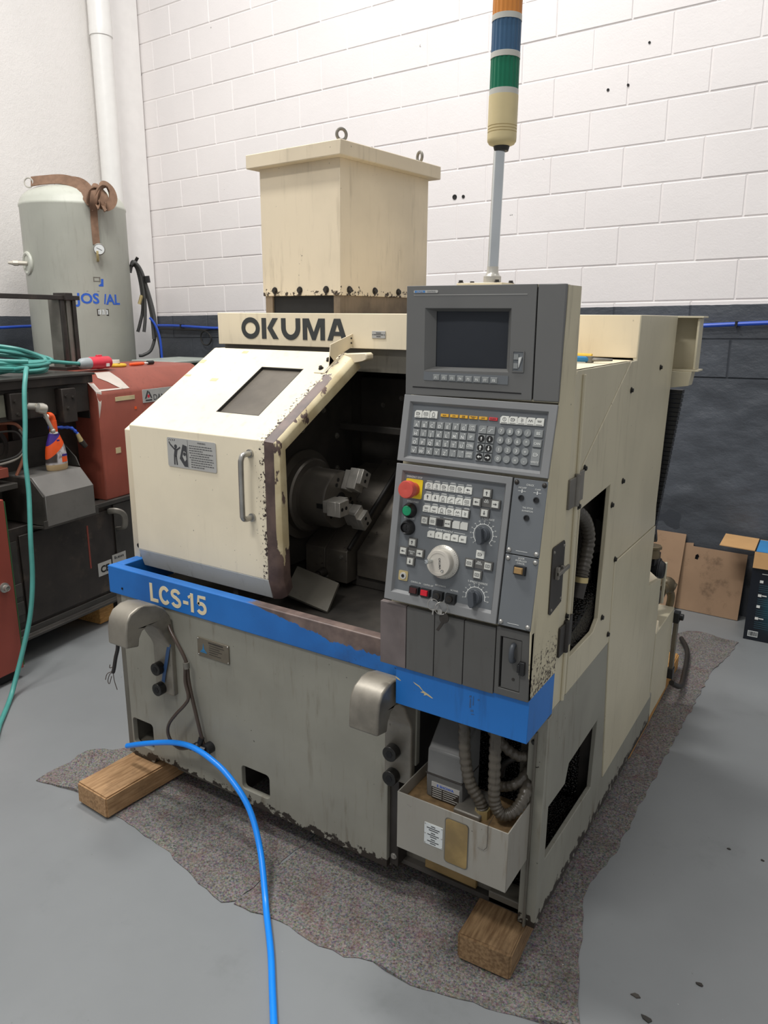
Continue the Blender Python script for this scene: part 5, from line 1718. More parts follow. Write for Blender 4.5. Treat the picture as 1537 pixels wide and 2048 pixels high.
            for u in (-0.5745, -0.5405):
                MP.box(tx, u - 0.0085, u - 0.002, 0.0278, 0.0286, -0.0018, -0.0014)
                MP.box(tx, u + 0.002, u + 0.0085, 0.0278, 0.0286, -0.0018, -0.0014)
                MP.box(tx, u - 0.001, u + 0.001, 0.0245, 0.0318, -0.0018, -0.0014)
        else:
            s = MB()
            MP.box(s, -0.5715, -0.5445, 0.1865, 0.2065, -0.002, 0.006, 0, 0.001)
            MP.box(s, -0.5690, -0.5495, 0.1895, 0.2035, 0.006, 0.0105, 1, 0.0015)
            LP('rocker_switch', s, ['black_plastic', 'beige_switch'], parent=p, smooth=False)
            for t, v in (('DOOR', 0.1725), ('INTERLOCK', 0.1780), ('CANCEL', 0.1835)):
                MP.text(tx, t, -0.5585, v, -0.0018, 0.0038, 0, wscale=0.9)
        MP.box(tx, -0.573, -0.547, v1 - 0.0085, v1 - 0.0077, -0.0018, -0.0014)
        LP('panel_lettering', tx, 'legend', parent=p, smooth=False, kind='stuff')
    # --- lower cover strips and pocket door
    xs = [(-0.9035, -0.8320), (-0.8300, -0.7565), (-0.7548, -0.6808), (-0.6790, -0.6030)]
    for i, (a, b) in enumerate(xs):
        LP('cover_strip', MB().prism([(1.428, 0.800), (1.428, 0.960), (1.442, 0.960), (1.442, 0.800)], 'x', a, b), 'cover_worn' if i == 0 else 'cover_grey', 0.001)
    pd = LP('pocket_frame', MB().prism([(-0.6010, 0.803), (-0.5195, 0.803), (-0.5195, 0.965), (-0.6010, 0.965)], 'y', 1.428, 1.442, holes=[[(-0.591, 0.820), (-0.541, 0.820), (-0.541, 0.944), (-0.591, 0.944)]]), 'cover_grey', 0.0012)
    LP('pocket_door', MB().box(-0.586, -0.5418, 1.430, 1.438, 0.8215, 0.9425), 'cover_grey', 0.0008, parent=pd)
    LP('pocket_back', MB().box(-0.592, -0.540, 1.4385, 1.4415, 0.819, 0.945), 'seam', parent=pd)
    LP('door_pull', MB().tube([(-0.559, 1.430, 0.930), (-0.559, 1.421, 0.928), (-0.559, 1.416, 0.918), (-0.559, 1.416, 0.904), (-0.559, 1.420, 0.896), (-0.559, 1.430, 0.893)], 0.006, 10), 'knob', parent=pd)
    LP('door_latch', MB().box(-0.5425, -0.530, 1.420, 1.4285, 0.866, 0.897).box(-0.546, -0.540, 1.418, 1.430, 0.872, 0.891), 'black_plastic', 0.001, parent=pd)
    LP('key_hole', MB().cyl((-0.557, 1.4302, 0.848), (-0.557, 1.4290, 0.848), 0.0035, seg=12), 'iron', parent=pd)
    # --- blue skirt below
    sk = LP('blue_skirt', MB().prism([(-0.863, 1.4365), (-0.5195, 1.4365), (-0.5195, 1.60), (-0.525, 1.60), (-0.525, 1.442), (-0.863, 1.442)], 'z', 0.6955, 0.8015), 'blue', 0.0015)
    LP('skirt_floor', MB().box(-0.86, -0.526, 1.443, 1.60, 0.697, 0.699).box(-0.86, -0.526, 1.443, 1.60, 0.796, 0.799), 'seam', parent=sk)
    for pts in ([(-0.8135, 0.7670), (-0.7960, 0.7610), (-0.7855, 0.7510), (-0.7710, 0.7460), (-0.7585, 0.7390), (-0.7625, 0.7385), (-0.7760, 0.7430), (-0.7835, 0.7395), (-0.7820, 0.7450), (-0.7930, 0.7455), (-0.7865, 0.7500), (-0.7975, 0.7585), (-0.8080, 0.7625)],
                [(-0.8625, 0.7680), (-0.8530, 0.7640), (-0.8480, 0.7600), (-0.8560, 0.7610), (-0.8625, 0.7645)]):
        LP('bare_scratch', MB().prism(pts, 'y', 1.4359, 1.4366), 'tape', parent=sk, smooth=False)
    gs = MB()
    for a, b, c, d in ((-0.664, -0.658, 0.770, 0.776), (-0.655, -0.652, 0.752, 0.776), (-0.663, -0.6585, 0.744, 0.768), (-0.643, -0.638, 0.768, 0.7725), (-0.660, -0.652, 0.735, 0.741), (-0.658, -0.650, 0.728, 0.731)):
        gs.prism([(a, c), (b, c + 0.001), (b - 0.0006, d), (a + 0.0008, d - 0.001)], 'y', 1.4359, 1.4366)
    LP('glue_residue', gs, plain('glue_mark', (54, 92, 140), 0.6), parent=sk, smooth=False, kind='stuff')
    # latch plate on the cream side
    lp = LP('latch_plate', MB().prism([(1.520, 1.131), (1.526, 1.134), (1.594, 1.134), (1.600, 1.128), (1.600, 0.985), (1.530, 0.974), (1.520, 0.980)], 'x', -0.519, -0.5165), 'iron', 0.0005)
    LP('latch_lever', MB().box(-0.5165, -0.508, 1.542, 1.552, 1.055, 1.083).box(-0.512, -0.506, 1.542, 1.615, 1.064, 1.073).box(-0.5165, -0.508, 1.575, 1.585, 1.060, 1.078), 'steel_dull', 0.001, parent=lp)
    for y, z in ((1.528, 1.122), (1.592, 1.122), (1.592, 0.995), (1.532, 0.985)):
        q = MB()
        dome(q, (-0.5165, y, z), (1, 0, 0), 0.004)
        LP('latch_screw', q, 'steel_dull', parent=lp)
console()
keyboard()
control_panel()

def key_ring():
    r = root('key_bunch', MP(-0.730, 0.325, 0.02), 'small bunch of keys hanging on wire rings from the console key switch', 'keys')
    a = MB()
    a.torus(MP(-0.7480, 0.3085, 0.014), (0.25, -0.9, 0.2), 0.0125, 0.0010, 24, 6)
    LPk = lambda n, m, mt: build(n, m, mt, r)
    LPk('wire_ring', a, 'steel')
    b = MB()
    b.torus(MP(-0.7255, 0.3120, 0.016), (0.5, -0.8, 0.1), 0.0145, 0.0010, 24, 6)
    LPk('wire_ring', b, 'steel')
    k = MB()
    MP.poly(k, [(u, v) for u, v in regpoly(16, 0.0120, (-0.7185, 0.3340))], 0.010, 0.0125)
    MP.poly(k, [(-0.7240, 0.3440), (-0.7175, 0.3465), (-0.7290, 0.3660), (-0.7350, 0.3640)], 0.010, 0.0125)
    LPk('key', k, 'iron')
    k = MB()
    MP.poly(k, [(-0.753, 0.320), (-0.742, 0.3195), (-0.7455, 0.3235), (-0.7458, 0.332), (-0.7492, 0.332), (-0.7492, 0.324)], 0.011, 0.0125)
    LPk('key', k, 'steel')
    k = MB()
    MP.poly(k, [(u, v) for u, v in rrect(-0.7345, -0.7235, 0.3150, 0.3275, 0.004)], 0.013, 0.0145)
    LPk('tag', k, 'steel')
key_ring()

# ------------------------------------------------------------------ recess under the console
def lubrication_unit():
    mb = MB()
    mb.box(-0.850, -0.547, 1.430, 1.433, 0.291, 0.455)
    mb.box(-0.550, -0.547, 1.433, 1.60, 0.291, 0.455)
    mb.box(-0.850, -0.847, 1.433, 1.60, 0.291, 0.455)
    mb.box(-0.847, -0.550, 1.433, 1.60, 0.291, 0.294)
    t = LP('oil_tank', mb, 'tank_grey', 0.001)
    LP('tank_lid', MB().box(-0.8465, -0.5505, 1.4335, 1.60, 0.405, 0.420), plain('sandy_residue', (122, 98, 66), 0.8, var=0.3, scale=40), parent=t)
    w = LP('level_window', MB().prism(rrect(-0.710, -0.650, 0.311, 0.434, 0.008), 'y', 1.4285, 1.4302), 'oil_amber', parent=t)
    LP('window_frame', MB().prism(rrect(-0.7125, -0.6475, 0.3085, 0.4365, 0.010), 'y', 1.4290, 1.4301, holes=[rrect(-0.7095, -0.6505, 0.3115, 0.4335, 0.008)]), 'base_dark', parent=t)
    p = LP('tank_label', MB().box(-0.769, -0.7175, 1.4283, 1.4301, 0.339, 0.3995), 'label_white', parent=t)
    e = MB()
    for i, (a, b) in enumerate(((-0.750, -0.738), (-0.762, -0.726), (-0.756, -0.730), (-0.750, -0.738), (-0.760, -0.728), (-0.752, -0.734), (-0.750, -0.738), (-0.760, -0.728), (-0.752, -0.736))):
        z = 0.393 - i * 0.0056 - (i // 3) * 0.002
        e.box(a, b, 1.4279, 1.4284, z - 0.0012, z + 0.0012)
    LP('label_print', e, 'ink', parent=t, kind='stuff')
    q = MB()
    for x in (-0.7665, -0.720):
        for z in (0.342, 0.369, 0.3968):
            dome(q, (x, 1.4283, z), (0, -1, 0), 0.0018)
    LP('label_rivet', q, 'steel', parent=t, kind='stuff')
    # pump
    prof = [(1.500, 0.420), (1.497, 0.490), (1.500, 0.494), (1.503, 0.556), (1.512, 0.562), (1.578, 0.628), (1.60, 0.628), (1.60, 0.420)]
    pu = LP('oil_pump', MB().prism(prof, 'x', -0.804, -0.702), plain('pump_grey', (108, 108, 106), 0.45, 0.1, var=0.1), 0.004)
    LP('pump_base', MB().box(-0.712, -0.640, 1.47, 1.58, 0.420, 0.436), 'steel_dull', 0.004, parent=pu)
    LP('pump_seam', MB().box(-0.8055, -0.7005, 1.4945, 1.60, 0.4885, 0.4915), 'iron', 0.001, parent=pu)
    l = LP('pump_plate', MB().box(-0.7875, -0.7080, 1.4955, 1.4995, 0.4235, 0.4690), 'label_silver', parent=pu)
    e = MB()
    e.box(-0.7870, -0.7085, 1.4950, 1.4956, 0.4240, 0.4560, 0)
    e.text('SHOWA', (-0.744, 1.4955, 0.4590), (1, 0, 0), (0, 0, 1), 0.0070, 1, 0.0006, 'CENTER', 0.02, 1.1)
    e.text('E', (-0.7695, 1.4955, 0.4590), (1, 0, 0), (0, 0, 1), 0.0070, 1, 0.0006, 'CENTER', 0.02, 1.0)
    for i in range(5):
        z = 0.4525 - i * 0.006
        e.box(-0.784, -0.757, 1.4945, 1.4951, z - 0.0014, z + 0.0010, 2)
        e.box(-0.754, -0.712 - 0.006 * (i % 3), 1.4945, 1.4951, z - 0.0014, z + 0.0006, 2)
    LP('plate_print', e, ['iron', 'josval', 'label_silver'], parent=pu, smooth=False)
    corr = lambda i, n: 1.0 if i % 4 < 2 else 0.88
    LP('conduit', MB().tube([(-0.712, 1.515, 0.700), (-0.704, 1.502, 0.640), (-0.695, 1.497, 0.560), (-0.678, 1.496, 0.500), (-0.652, 1.498, 0.462), (-0.645, 1.50, 0.435)], 0.0155, 14, sub=16, radfn=corr), 'hose_corr')
    LP('conduit_nut', MB().cyl((-0.645, 1.50, 0.420), (-0.645, 1.50, 0.444), 0.019, seg=6), 'brass')
    LP('conduit', MB().tube([(-0.622, 1.505, 0.700), (-0.618, 1.496, 0.620), (-0.615, 1.492, 0.540), (-0.610, 1.49, 0.480), (-0.590, 1.492, 0.452), (-0.566, 1.51, 0.460), (-0.556, 1.55, 0.490), (-0.575, 1.62, 0.52)], 0.0155, 14, sub=16, radfn=corr), 'hose_corr')
    LP('conduit', MB().tube([(-0.670, 1.57, 0.63), (-0.630, 1.575, 0.585), (-0.590, 1.58, 0.565), (-0.562, 1.60, 0.57)], 0.014, 12, sub=12, radfn=corr), 'hose_corr')
    LP('conduit', MB().tube([(-0.640, 1.57, 0.47), (-0.610, 1.555, 0.485), (-0.580, 1.56, 0.505), (-0.565, 1.60, 0.53)], 0.013, 12, sub=12, radfn=corr), 'hose_corr')
    LP('dark_pipe', MB().tube([(-0.640, 1.60, 0.48), (-0.628, 1.585, 0.525), (-0.600, 1.58, 0.555), (-0.565, 1.60, 0.57)], 0.007, 10), 'rubber')
    LP('loose_wire', MB().tube([(-0.600, 1.470, 0.462), (-0.598, 1.4275, 0.4575), (-0.5975, 1.4265, 0.430), (-0.5985, 1.4265, 0.398), (-0.606, 1.4265, 0.388), (-0.622, 1.4265, 0.389)], 0.0006, 5, smooth=False), 'iron')
lubrication_unit()

def lifting_hook(cx):
    w = 0.043
    prof = [(1.556, 0.395), (1.556, 0.63), (1.545, 0.680), (1.522, 0.715), (1.490, 0.737), (1.455, 0.748), (1.420, 0.748), (1.392, 0.737), (1.376, 0.715), (1.370, 0.685), (1.368, 0.632), (1.415, 0.622), (1.420, 0.650), (1.432, 0.668), (1.452, 0.676), (1.475, 0.670), (1.495, 0.650), (1.512, 0.615), (1.530, 0.585), (1.538, 0.565), (1.538, 0.395)]
    h = LP('lifting_hook', MB().prism(prof, 'x', cx - w, cx + w), 'cast', 0.008, seg=3)
    for z in (0.488, 0.414):
        q = MB()
        q.cyl((cx - 0.012, 1.538, z), (cx - 0.012, 1.513, z), 0.0215, seg=24)
        b = LP('socket_bolt', q, 'bolt', 0.0015, parent=h)
        q = MB()
        q.cyl((cx - 0.012, 1.5129, z), (cx - 0.012, 1.5120, z), 0.0105, seg=6)
        LP('hex_socket', q, 'seam', parent=h)
    return h
lifting_hook(-1.823)
lifting_hook(-0.915)

def front_cables():
    c = LP('sensor_cable', MB().tube([(-1.80, 1.55, 0.665), (-1.775, 1.535, 0.640), (-1.740, 1.527, 0.608), (-1.712, 1.527, 0.570), (-1.700, 1.53, 0.535), (-1.698, 1.53, 0.49), (-1.690, 1.53, 0.44), (-1.676, 1.532, 0.37), (-1.660, 1.535, 0.29), (-1.655, 1.538, 0.262)], 0.0062, 10), 'cable_brown')
    LP('sensor_cable', MB().tube([(-1.700, 1.522, 0.532), (-1.702, 1.52, 0.48), (-1.690, 1.518, 0.430), (-1.705, 1.515, 0.40), (-1.745, 1.51, 0.355), (-1.778, 1.508, 0.312), (-1.788, 1.508, 0.275), (-1.772, 1.508, 0.245), (-1.735, 1.508, 0.235), (-1.700, 1.512, 0.246), (-1.678, 1.52, 0.258)], 0.0055, 10), 'cable_brown')
    LP('cable_clamp', MB().cyl((-1.7005, 1.527, 0.545), (-1.699, 1.527, 0.525), 0.0105, seg=12), 'steel_dull')
    e = MB().cyl((-1.640, 1.556, 0.248), (-1.640, 1.528, 0.248), 0.019, seg=18).cyl((-1.640, 1.53, 0.248), (-1.665, 1.522, 0.252), 0.012, seg=12).ball((-1.668, 1.522, 0.254), 0.017).cyl((-1.668, 1.522, 0.254), (-1.692, 1.516, 0.250), 0.011, seg=12).cyl((-1.665, 1.528, 0.255), (-1.658, 1.534, 0.285), 0.010, seg=12)
    LP('elbow_fitting', e, 'black_plastic')
    s = MB().tube([(-1.862, 1.40, 0.635), (-1.872, 1.405, 0.598), (-1.890, 1.408, 0.560), (-1.905, 1.41, 0.520), (-1.915, 1.412, 0.500)], 0.006, 8)
    LP('frayed_cable', s, 'rubber')
    for k, pts in enumerate(([(-1.915, 1.412, 0.50), (-1.93, 1.41, 0.49), (-1.940, 1.408, 0.465), (-1.936, 1.41, 0.455), (-1.922, 1.41, 0.485)], [(-1.915, 1.412, 0.50), (-1.914, 1.413, 0.47), (-1.905, 1.414, 0.44)], [(-1.913, 1.41, 0.505), (-1.936, 1.405, 0.492), (-1.944, 1.402, 0.47)], [(-1.912, 1.412, 0.52), (-1.924, 1.408, 0.515), (-1.922, 1.408, 0.527)])):
        LP('frayed_wire', MB().tube(pts, 0.0013, 5), 'cable_brown')
    LP('blue_tape', MB().ribbon([(-1.782, 1.5365, 0.585), (-1.790, 1.534, 0.56), (-1.800, 1.533, 0.52), (-1.815, 1.533, 0.47), (-1.822, 1.533, 0.44)], 0.014, 0.001, (1, 0, 0.25)), plain('blue_tape', (52, 84, 126), 0.5))
front_cables()

def rear_unit():
    # coolant unit at the back right: stepped tank, pump and pipework
    LP('coolant_tank', MB().prism([(2.545, 0.50), (2.548, 0.70), (2.742, 0.686), (2.742, 0.25), (2.77, 0.21), (2.77, 0.09), (2.56, 0.09)], 'x', -1.2, -0.535), 'cream_side', 0.002)
    t = MB()
    t.box(-1.2, -0.525, 2.80, 3.12, 0.09, 0.46)
    c = LP('coolant_tank', t, 'cream_side', 0.003)
    fl = MB()
    fl.add([(-0.520, 2.545, 0.702), (-0.520, 2.742, 0.689), (-0.578, 2.765, 0.722), (-0.578, 2.615, 0.738), (-0.520, 2.545, 0.699), (-0.520, 2.742, 0.686), (-0.578, 2.765, 0.719), (-0.578, 2.615, 0.735)], [(0, 1, 2, 3), (7, 6, 5, 4), (0, 4, 5, 1), (1, 5, 6, 2), (2, 6, 7, 3), (3, 7, 4, 0)])
    LP('tank_flap', fl, 'cream')
    LP('tank_flap', MB().prism([(2.802, 0.4605), (2.845, 0.4605), (2.83, 0.500), (2.826, 0.500)], 'x', -0.62, -0.527), 'cream', 0.0005)
    oil = paint('greasy_fitting', (112, 98, 72), 0.4, 0.25, 0.9, (44, 38, 30), 0.8, metal=0.3, gscale=14)
    p = LP('coolant_pump', MB().cyl((-0.70, 2.925, 0.672), (-0.562, 2.925, 0.672), 0.046, seg=24).cyl((-0.562, 2.925, 0.672), (-0.545, 2.925, 0.672), 0.040, 0.030, 24).box(-0.68, -0.57, 2.86, 2.96, 0.703, 0.735), 'black_plastic', 0.002)
    LP('pump_cap', MB().cyl((-0.585, 2.870, 0.735), (-0.585, 2.870, 0.770), 0.030, 0.026, 18).cyl((-0.585, 2.870, 0.770), (-0.585, 2.870, 0.782), 0.034, seg=8), oil, 0.002, parent=p)
    LP('pump_foot', MB().box(-0.70, -0.575, 2.87, 2.98, 0.461, 0.632), 'iron', 0.003, parent=p)
    LP('rear_motor', MB().cyl((-0.60, 2.70, 0.885), (-0.548, 2.71, 0.895), 0.05, seg=24), 'black_plastic', 0.003)
    LP('rear_bracket', MB().box(-0.556, -0.546, 2.965, 2.985, 0.520, 0.690), 'cream_side', 0.002)
    LP('rear_valve', MB().ball((-0.560, 3.10, 0.555), 0.036).cyl((-0.560, 3.10, 0.560), (-0.527, 3.10, 0.548), 0.024, 0.020, 14).cyl((-0.57, 3.03, 0.55), (-0.56, 3.10, 0.55), 0.022, seg=12).tube([(-0.560, 3.115, 0.54), (-0.545, 3.13, 0.50), (-0.55, 3.13, 0.44)], 0.016, 10), oil, 0.001)
    LP('rear_pipe', MB().tube([(-0.60, 2.98, 0.50), (-0.58, 3.02, 0.515), (-0.57, 3.05, 0.545)], 0.020, 12), 'iron')
    LP('level_gauge', MB().box(-0.526, -0.508, 3.135, 3.165, 0.15, 0.42), 'label_plate', 0.003)
    LP('gauge_end', MB().cyl((-0.530, 3.15, 0.41), (-0.490, 3.15, 0.41), 0.014, seg=12).box(-0.53, -0.505, 3.13, 3.17, 0.385, 0.43), 'black_plastic', 0.002)
    LP('gauge_end', MB().box(-0.53, -0.505, 3.13, 3.17, 0.13, 0.175), 'black_plastic', 0.002)
    LP('rear_hose', MB().tube([(-0.51, 3.16, 0.10), (-0.49, 3.25, 0.05), (-0.50, 3.40, 0.022), (-0.54, 3.7, 0.022), (-0.60, 3.86, 0.022)], 0.012, 10), 'rubber')
rear_unit()

# ================================================================== THINGS ON / AROUND THE LATHE
def pliers(x, y, z, rot, mat, label, l=0.1):
    r = root('pliers', (x, y, z), label, 'tool')
    c, s = math.cos(rot), math.sin(rot)
    def P(a, b, h):
        return Vector((x + a * c - b * s, y + a * s + b * c, z + h))
    for k in (-1, 1):
        build('handle', MB().tube([P(0.005 * k, 0.01 * k * 0.3, 0.008), P(-0.03, 0.013 * k, 0.009), P(-0.07, 0.016 * k, 0.009), P(-0.115, 0.010 * k, 0.008)], 0.007, 10), M[mat], r)
        build('jaw', MB().tube([P(0.0, 0.0, 0.008), P(0.02, 0.008 * -k, 0.008), P(0.055, 0.003 * -k, 0.008)], 0.006, 8, radfn=lambda i, n: 1 - 0.6 * i / n), 'steel_dull', r)
    build('pivot', MB().cyl(P(0, 0, 0.0005), P(0, 0, 0.016), 0.010, seg=14), 'steel_dull', r)
pliers(-0.585, 1.90, 1.5115, 0.25, 'tool_blue', 'blue-handled pliers lying on the cream machine top beside the console')
pliers(-0.745, 2.045, 1.5115, PI + 0.12, 'tool_yellow', 'yellow-handled pliers lying behind the blue ones on the machine top')

def blue_air_hose():
    pts = [(-2.0, 1.505, 0.155), (-1.92, 1.50, 0.192), (-1.847, 1.498, 0.222), (-1.76, 1.494, 0.255), (-1.695, 1.492, 0.271), (-1.640, 1.488, 0.276), (-1.575, 1.482, 0.270), (-1.498, 1.475, 0.248), (-1.418, 1.462, 0.204), (-1.363, 1.445, 0.155), (-1.300, 1.405, 0.090), (-1.235, 1.345, 0.035), (-1.19, 1.30, 0.016), (-1.10, 1.212, 0.0105), (-1.02, 1.125, 0.0095), (-0.945, 1.043, 0.0095), (-0.84, 0.93, 0.0095), (-0.72, 0.80, 0.0095)]
    r = root('blue_air_hose', (-1.1, 1.21, 0.0), 'bright blue air hose arching off the lathe front down to the floor', 'hose')
    build('tube', MB().tube(pts, 0.0092, 14, sub=8), 'blue_hose', r)
blue_air_hose()

# ================================================================== SAWING MACHINE AT THE LEFT (red and black)
SAW_AT = (-3.212, 1.875, 0)
SAW_ROT = 0.1183
def saw_machine():
    r = root('red_machine', SAW_AT, 'greasy black and red machine tool standing left of the cream lathe', 'machine', SAW_ROT)
    def S(name, mb, mats, bevel=0.0, parent=None, **kw):
        return build(name, mb, mats, parent or r, bevel, local=True, **kw)
    # local axes: x towards the viewer, y away along the machine
    b = S('base_frame', MB().box(-0.75, 0.0, -0.085, 1.5, 0.16, 0.66), 'grime_black', 0.004)
    S('base_rail', MB().prism([(-0.04, 0.115), (0.035, 0.115), (0.035, 0.128), (0.012, 0.134), (0.012, 0.165), (-0.04, 0.165)], 'y', -0.085, 1.5), 'grime_steel', 0.002)
    S('cover_door', MB().box(0.001, 0.010, 0.05, 0.62, 0.18, 0.62), 'grime_black', 0.003)
    S('cover_door', MB().box(0.001, 0.010, 0.64, 1.3, 0.18, 0.64), 'grime_steel', 0.003)
    S('door_recess', MB().box(0.001, 0.006, -0.03, 0.035, 0.20, 0.60), 'oily', 0.002)
    for z in (0.24, 0.33):
        S('recess_plate', MB().box(0.005, 0.012, -0.03, 0.035, z, z + 0.065), 'grime_steel', 0.002)
    S('red_stripe', MB().box(0.0095, 0.0115, 0.446, 0.456, 0.34, 0.57), 'red_cab')
    S('drip_edge', MB().prism([(-0.05, 0.645), (0.12, 0.652), (0.12, 0.690), (0.116, 0.690), (0.112, 0.662), (-0.05, 0.655)], 'y', 0.105, 0.435), 'grime_steel', 0.001)
    S('drip_edge', MB().box(-0.05, 0.02, 0.435, 1.4, 0.645, 0.668), 'grime_steel', 0.002)
    S('pull_handle', MB().tube([(0.010, 0.600, 0.612), (0.050, 0.608, 0.618), (0.072, 0.630, 0.606), (0.074, 0.650, 0.575), (0.060, 0.655, 0.52), (0.012, 0.655, 0.505)], 0.009, 8, flat=1.8), 'steel_dull')
    # stickers
    def sticker(name, y0, y1, z0, z1, text, size, extra=None):
        p = S(name, MB().box(0.0105, 0.012, y0, y1, z0, z1), 'label_silver', parent=r)
        t = MB()
        t.text(text, (0.0125, (y0 + y1) / 2, (z0 + z1) / 2 - size / 2), (0, 1, 0), (0, 0, 1), size, 0, 0.0004, 'CENTER', 0.05)
        S('sticker_print', t, 'seam', parent=p, smooth=False)
    sticker('ce_sticker', 0.497, 0.590, 0.278, 0.350, 'CE', 0.036)
    p = S('name_sticker', MB().box(0.0105, 0.012, 0.600, 0.698, 0.318, 0.368), 'label_silver')
    e = MB()
    for k, (a, z, w) in enumerate(((0.615, 0.342, 0.008), (0.628, 0.341, 0.006), (0.640, 0.342, 0.009), (0.652, 0.342, 0.006), (0.662, 0.342, 0.007), (0.673, 0.342, 0.008))):
        e.box(0.0119, 0.0125, a, a + w, z, z + 0.011 + (0.005 if k == 0 else 0))
    S('sticker_print', e, 'ink', parent=p, kind='stuff')
    # guard hood of grey sheet
    hp = [(-0.16, 0.66), (-0.16, 0.886), (0.045, 0.886), (0.121, 0.805), (0.121, 0.66), (0.117, 0.66), (0.117, 0.803), (0.043, 0.881), (-0.16, 0.881)]
    h = S('guard_hood', MB().prism([(-0.16, 0.66), (-0.16, 0.886), (0.045, 0.886), (0.121, 0.805), (0.121, 0.66)], 'y', 0.125, 0.415), 'hood_grey', 0.003)
    S('hood_end', MB().prism([(-0.158, 0.665), (-0.158, 0.880), (0.042, 0.880), (0.116, 0.802), (0.116, 0.665)], 'y', 0.117, 0.1245), 'oily', parent=h)
    S('spout_plate', MB().box(-0.17, -0.16, 0.08, 0.44, 0.66, 1.03), 'grime_steel', 0.002)
    S('spout_plate', MB().prism([(-0.155, 0.886), (-0.155, 1.02), (-0.11, 1.02), (0.0, 0.93), (0.02, 0.886)], 'y', 0.430, 0.436), 'grime_steel', 0.001)
    # beam with clamp blocks
    S('bed_beam', MB().box(-0.60, -0.015, -1.2, 0.600, 1.285, 1.330), 'grime_black', 0.004)
    S('bed_beam', MB().box(-0.55, -0.05, -1.2, 0.595, 1.140, 1.284), 'grime_steel', 0.004)
    S('bed_lip', MB().box(-0.60, 0.0, -1.2, 0.602, 1.325, 1.336), 'grime_steel', 0.002)
    for y0, y1, z0, x1 in ((0.385, 0.470, 1.105, 0.0), (0.105, 0.205, 1.15, -0.01)):
        c = S('clamp_block', MB().box(-0.049, x1, y0, y1, z0, 1.270), 'grime_black', 0.004)
        for yy, zz in ((y0 + 0.022, 1.235), (y1 - 0.02, 1.225), (y0 + 0.03, 1.175)):
            q = MB()
            bolt_on(q, (x1, yy, zz), (1, 0, 0), 0.008, 0.008)
            S('clamp_bolt', q, 'iron', parent=c)
    S('side_plate', MB().box(-0.049, -0.03, -0.6, 0.09, 1.165, 1.265), plain('olive_plate', (104, 104, 92), 0.45, var=0.2), 0.002)
    l = S('clamp_lever', MB().cyl((-0.02, 0.195, 1.205), (0.03, 0.210, 1.205), 0.016, seg=14).lathe([(0.0, -0.03), (0.022, -0.02), (0.026, 0.0), (0.022, 0.018), (0.0, 0.026)], (0.045, 0.222, 1.196), (0.2, 1, -0.3), 14), 'steel_soft')
    S('lever_arm', MB().tube([(0.045, 0.232, 1.180), (0.05, 0.245, 1.135), (0.055, 0.262, 1.090)], 0.0085, 10).ball((0.055, 0.263, 1.087), 0.0125), 'steel_soft', parent=l)
    # drive parts under the beam
    S('rear_panel', MB().box(-0.45, -0.20, -0.085, 0.22, 0.66, 1.135), plain('rusty_red_panel', (122, 66, 44), 0.5, var=0.25, scale=5))
    S('dark_panel', MB().box(-0.45, -0.17, 0.22, 0.62, 0.66, 1.139), 'grime_black')
    S('drive_wheel', MB().lathe([(0.0, 0.0), (0.085, 0), (0.085, 0.03), (0.06, 0.035), (0.055, 0.015), (0.0, 0.012)], (-0.19, 0.10, 1.015), (1, 0, 0), 28), 'oily')
    S('red_bar', MB().box(-0.10, 0.0, -0.085, 0.045, 0.900, 0.945), 'red_paint', 0.003)
    S('flat_bar', MB().box(-0.10, 0.02, -0.085, 0.07, 0.845, 0.872), 'grime_steel', 0.003)
    S('copper_pipe', MB().tube([(-0.08, 0.085, 1.135), (-0.06, 0.155, 1.125), (-0.05, 0.185, 1.075), (-0.05, 0.185, 1.02), (-0.05, 0.165, 0.955), (-0.06, 0.13, 0.885)], 0.008, 8), plain('copper_pipe', (156, 100, 78), 0.4, 0.3))
    S('cable', MB().tube([(-0.03, -0.08, 0.965), (-0.01, 0.0, 0.962), (0.0, 0.09, 0.975), (-0.01, 0.15, 1.01), (-0.03, 0.175, 1.055), (-0.05, 0.165, 1.10)], 0.006, 8), 'steel_dull')
    S('cable', MB().tube([(-0.04, -0.08, 0.98), (-0.02, 0.02, 0.975), (0.0, 0.10, 0.99), (-0.02, 0.155, 1.03), (-0.04, 0.14, 1.09), (-0.05, 0.06, 1.10)], 0.005, 8), 'rubber')
    S('coolant_nozzle', MB().tube([(-0.06, 0.335, 1.085), (-0.03, 0.385, 1.082), (-0.01, 0.43, 1.075), (0.0, 0.455, 1.045)], 0.007, 8, radfn=lambda i, n: 1.25 if i % 4 < 2 else 0.9), 'blue_line')
    S('nozzle_tip', MB().cyl((0.0, 0.455, 1.045), (0.005, 0.470, 1.005), 0.009, 0.013, 10), 'brass')
    S('nozzle_tip', MB().cyl((0.005, 0.470, 1.005), (0.012, 0.490, 0.975), 0.015, 0.012, 10), 'iron')
    # red headstock housing
    hs = S('red_housing', MB().prism([(-0.55, 0.668), (0.0, 0.668), (0.0, 1.215), (-0.010, 1.235), (-0.105, 1.325), (-0.13, 1.334), (-0.55, 1.334)], 'y', 0.606, 1.50), 'red_paint', 0.006, seg=3)
    c1 = MB()
    c1.add([(-0.118, 0.6055, 1.3315), (-0.118, 0.640, 1.3315), (-0.005, 0.640, 1.2310), (0.001, 0.625, 1.17), (0.001, 0.6055, 1.10), (0.0005, 0.6055, 1.19), (-0.010, 0.6055, 1.236)], [(0, 1, 2, 6), (2, 3, 4, 5, 6)])
    c1.v = [v + Vector((0.0012, 0, 0.001)) for v in c1.v]
    pp = plain('bare_primer', (206, 196, 186), 0.5)
    S('bare_patch', c1, pp, parent=hs, smooth=False)
    c2 = MB()
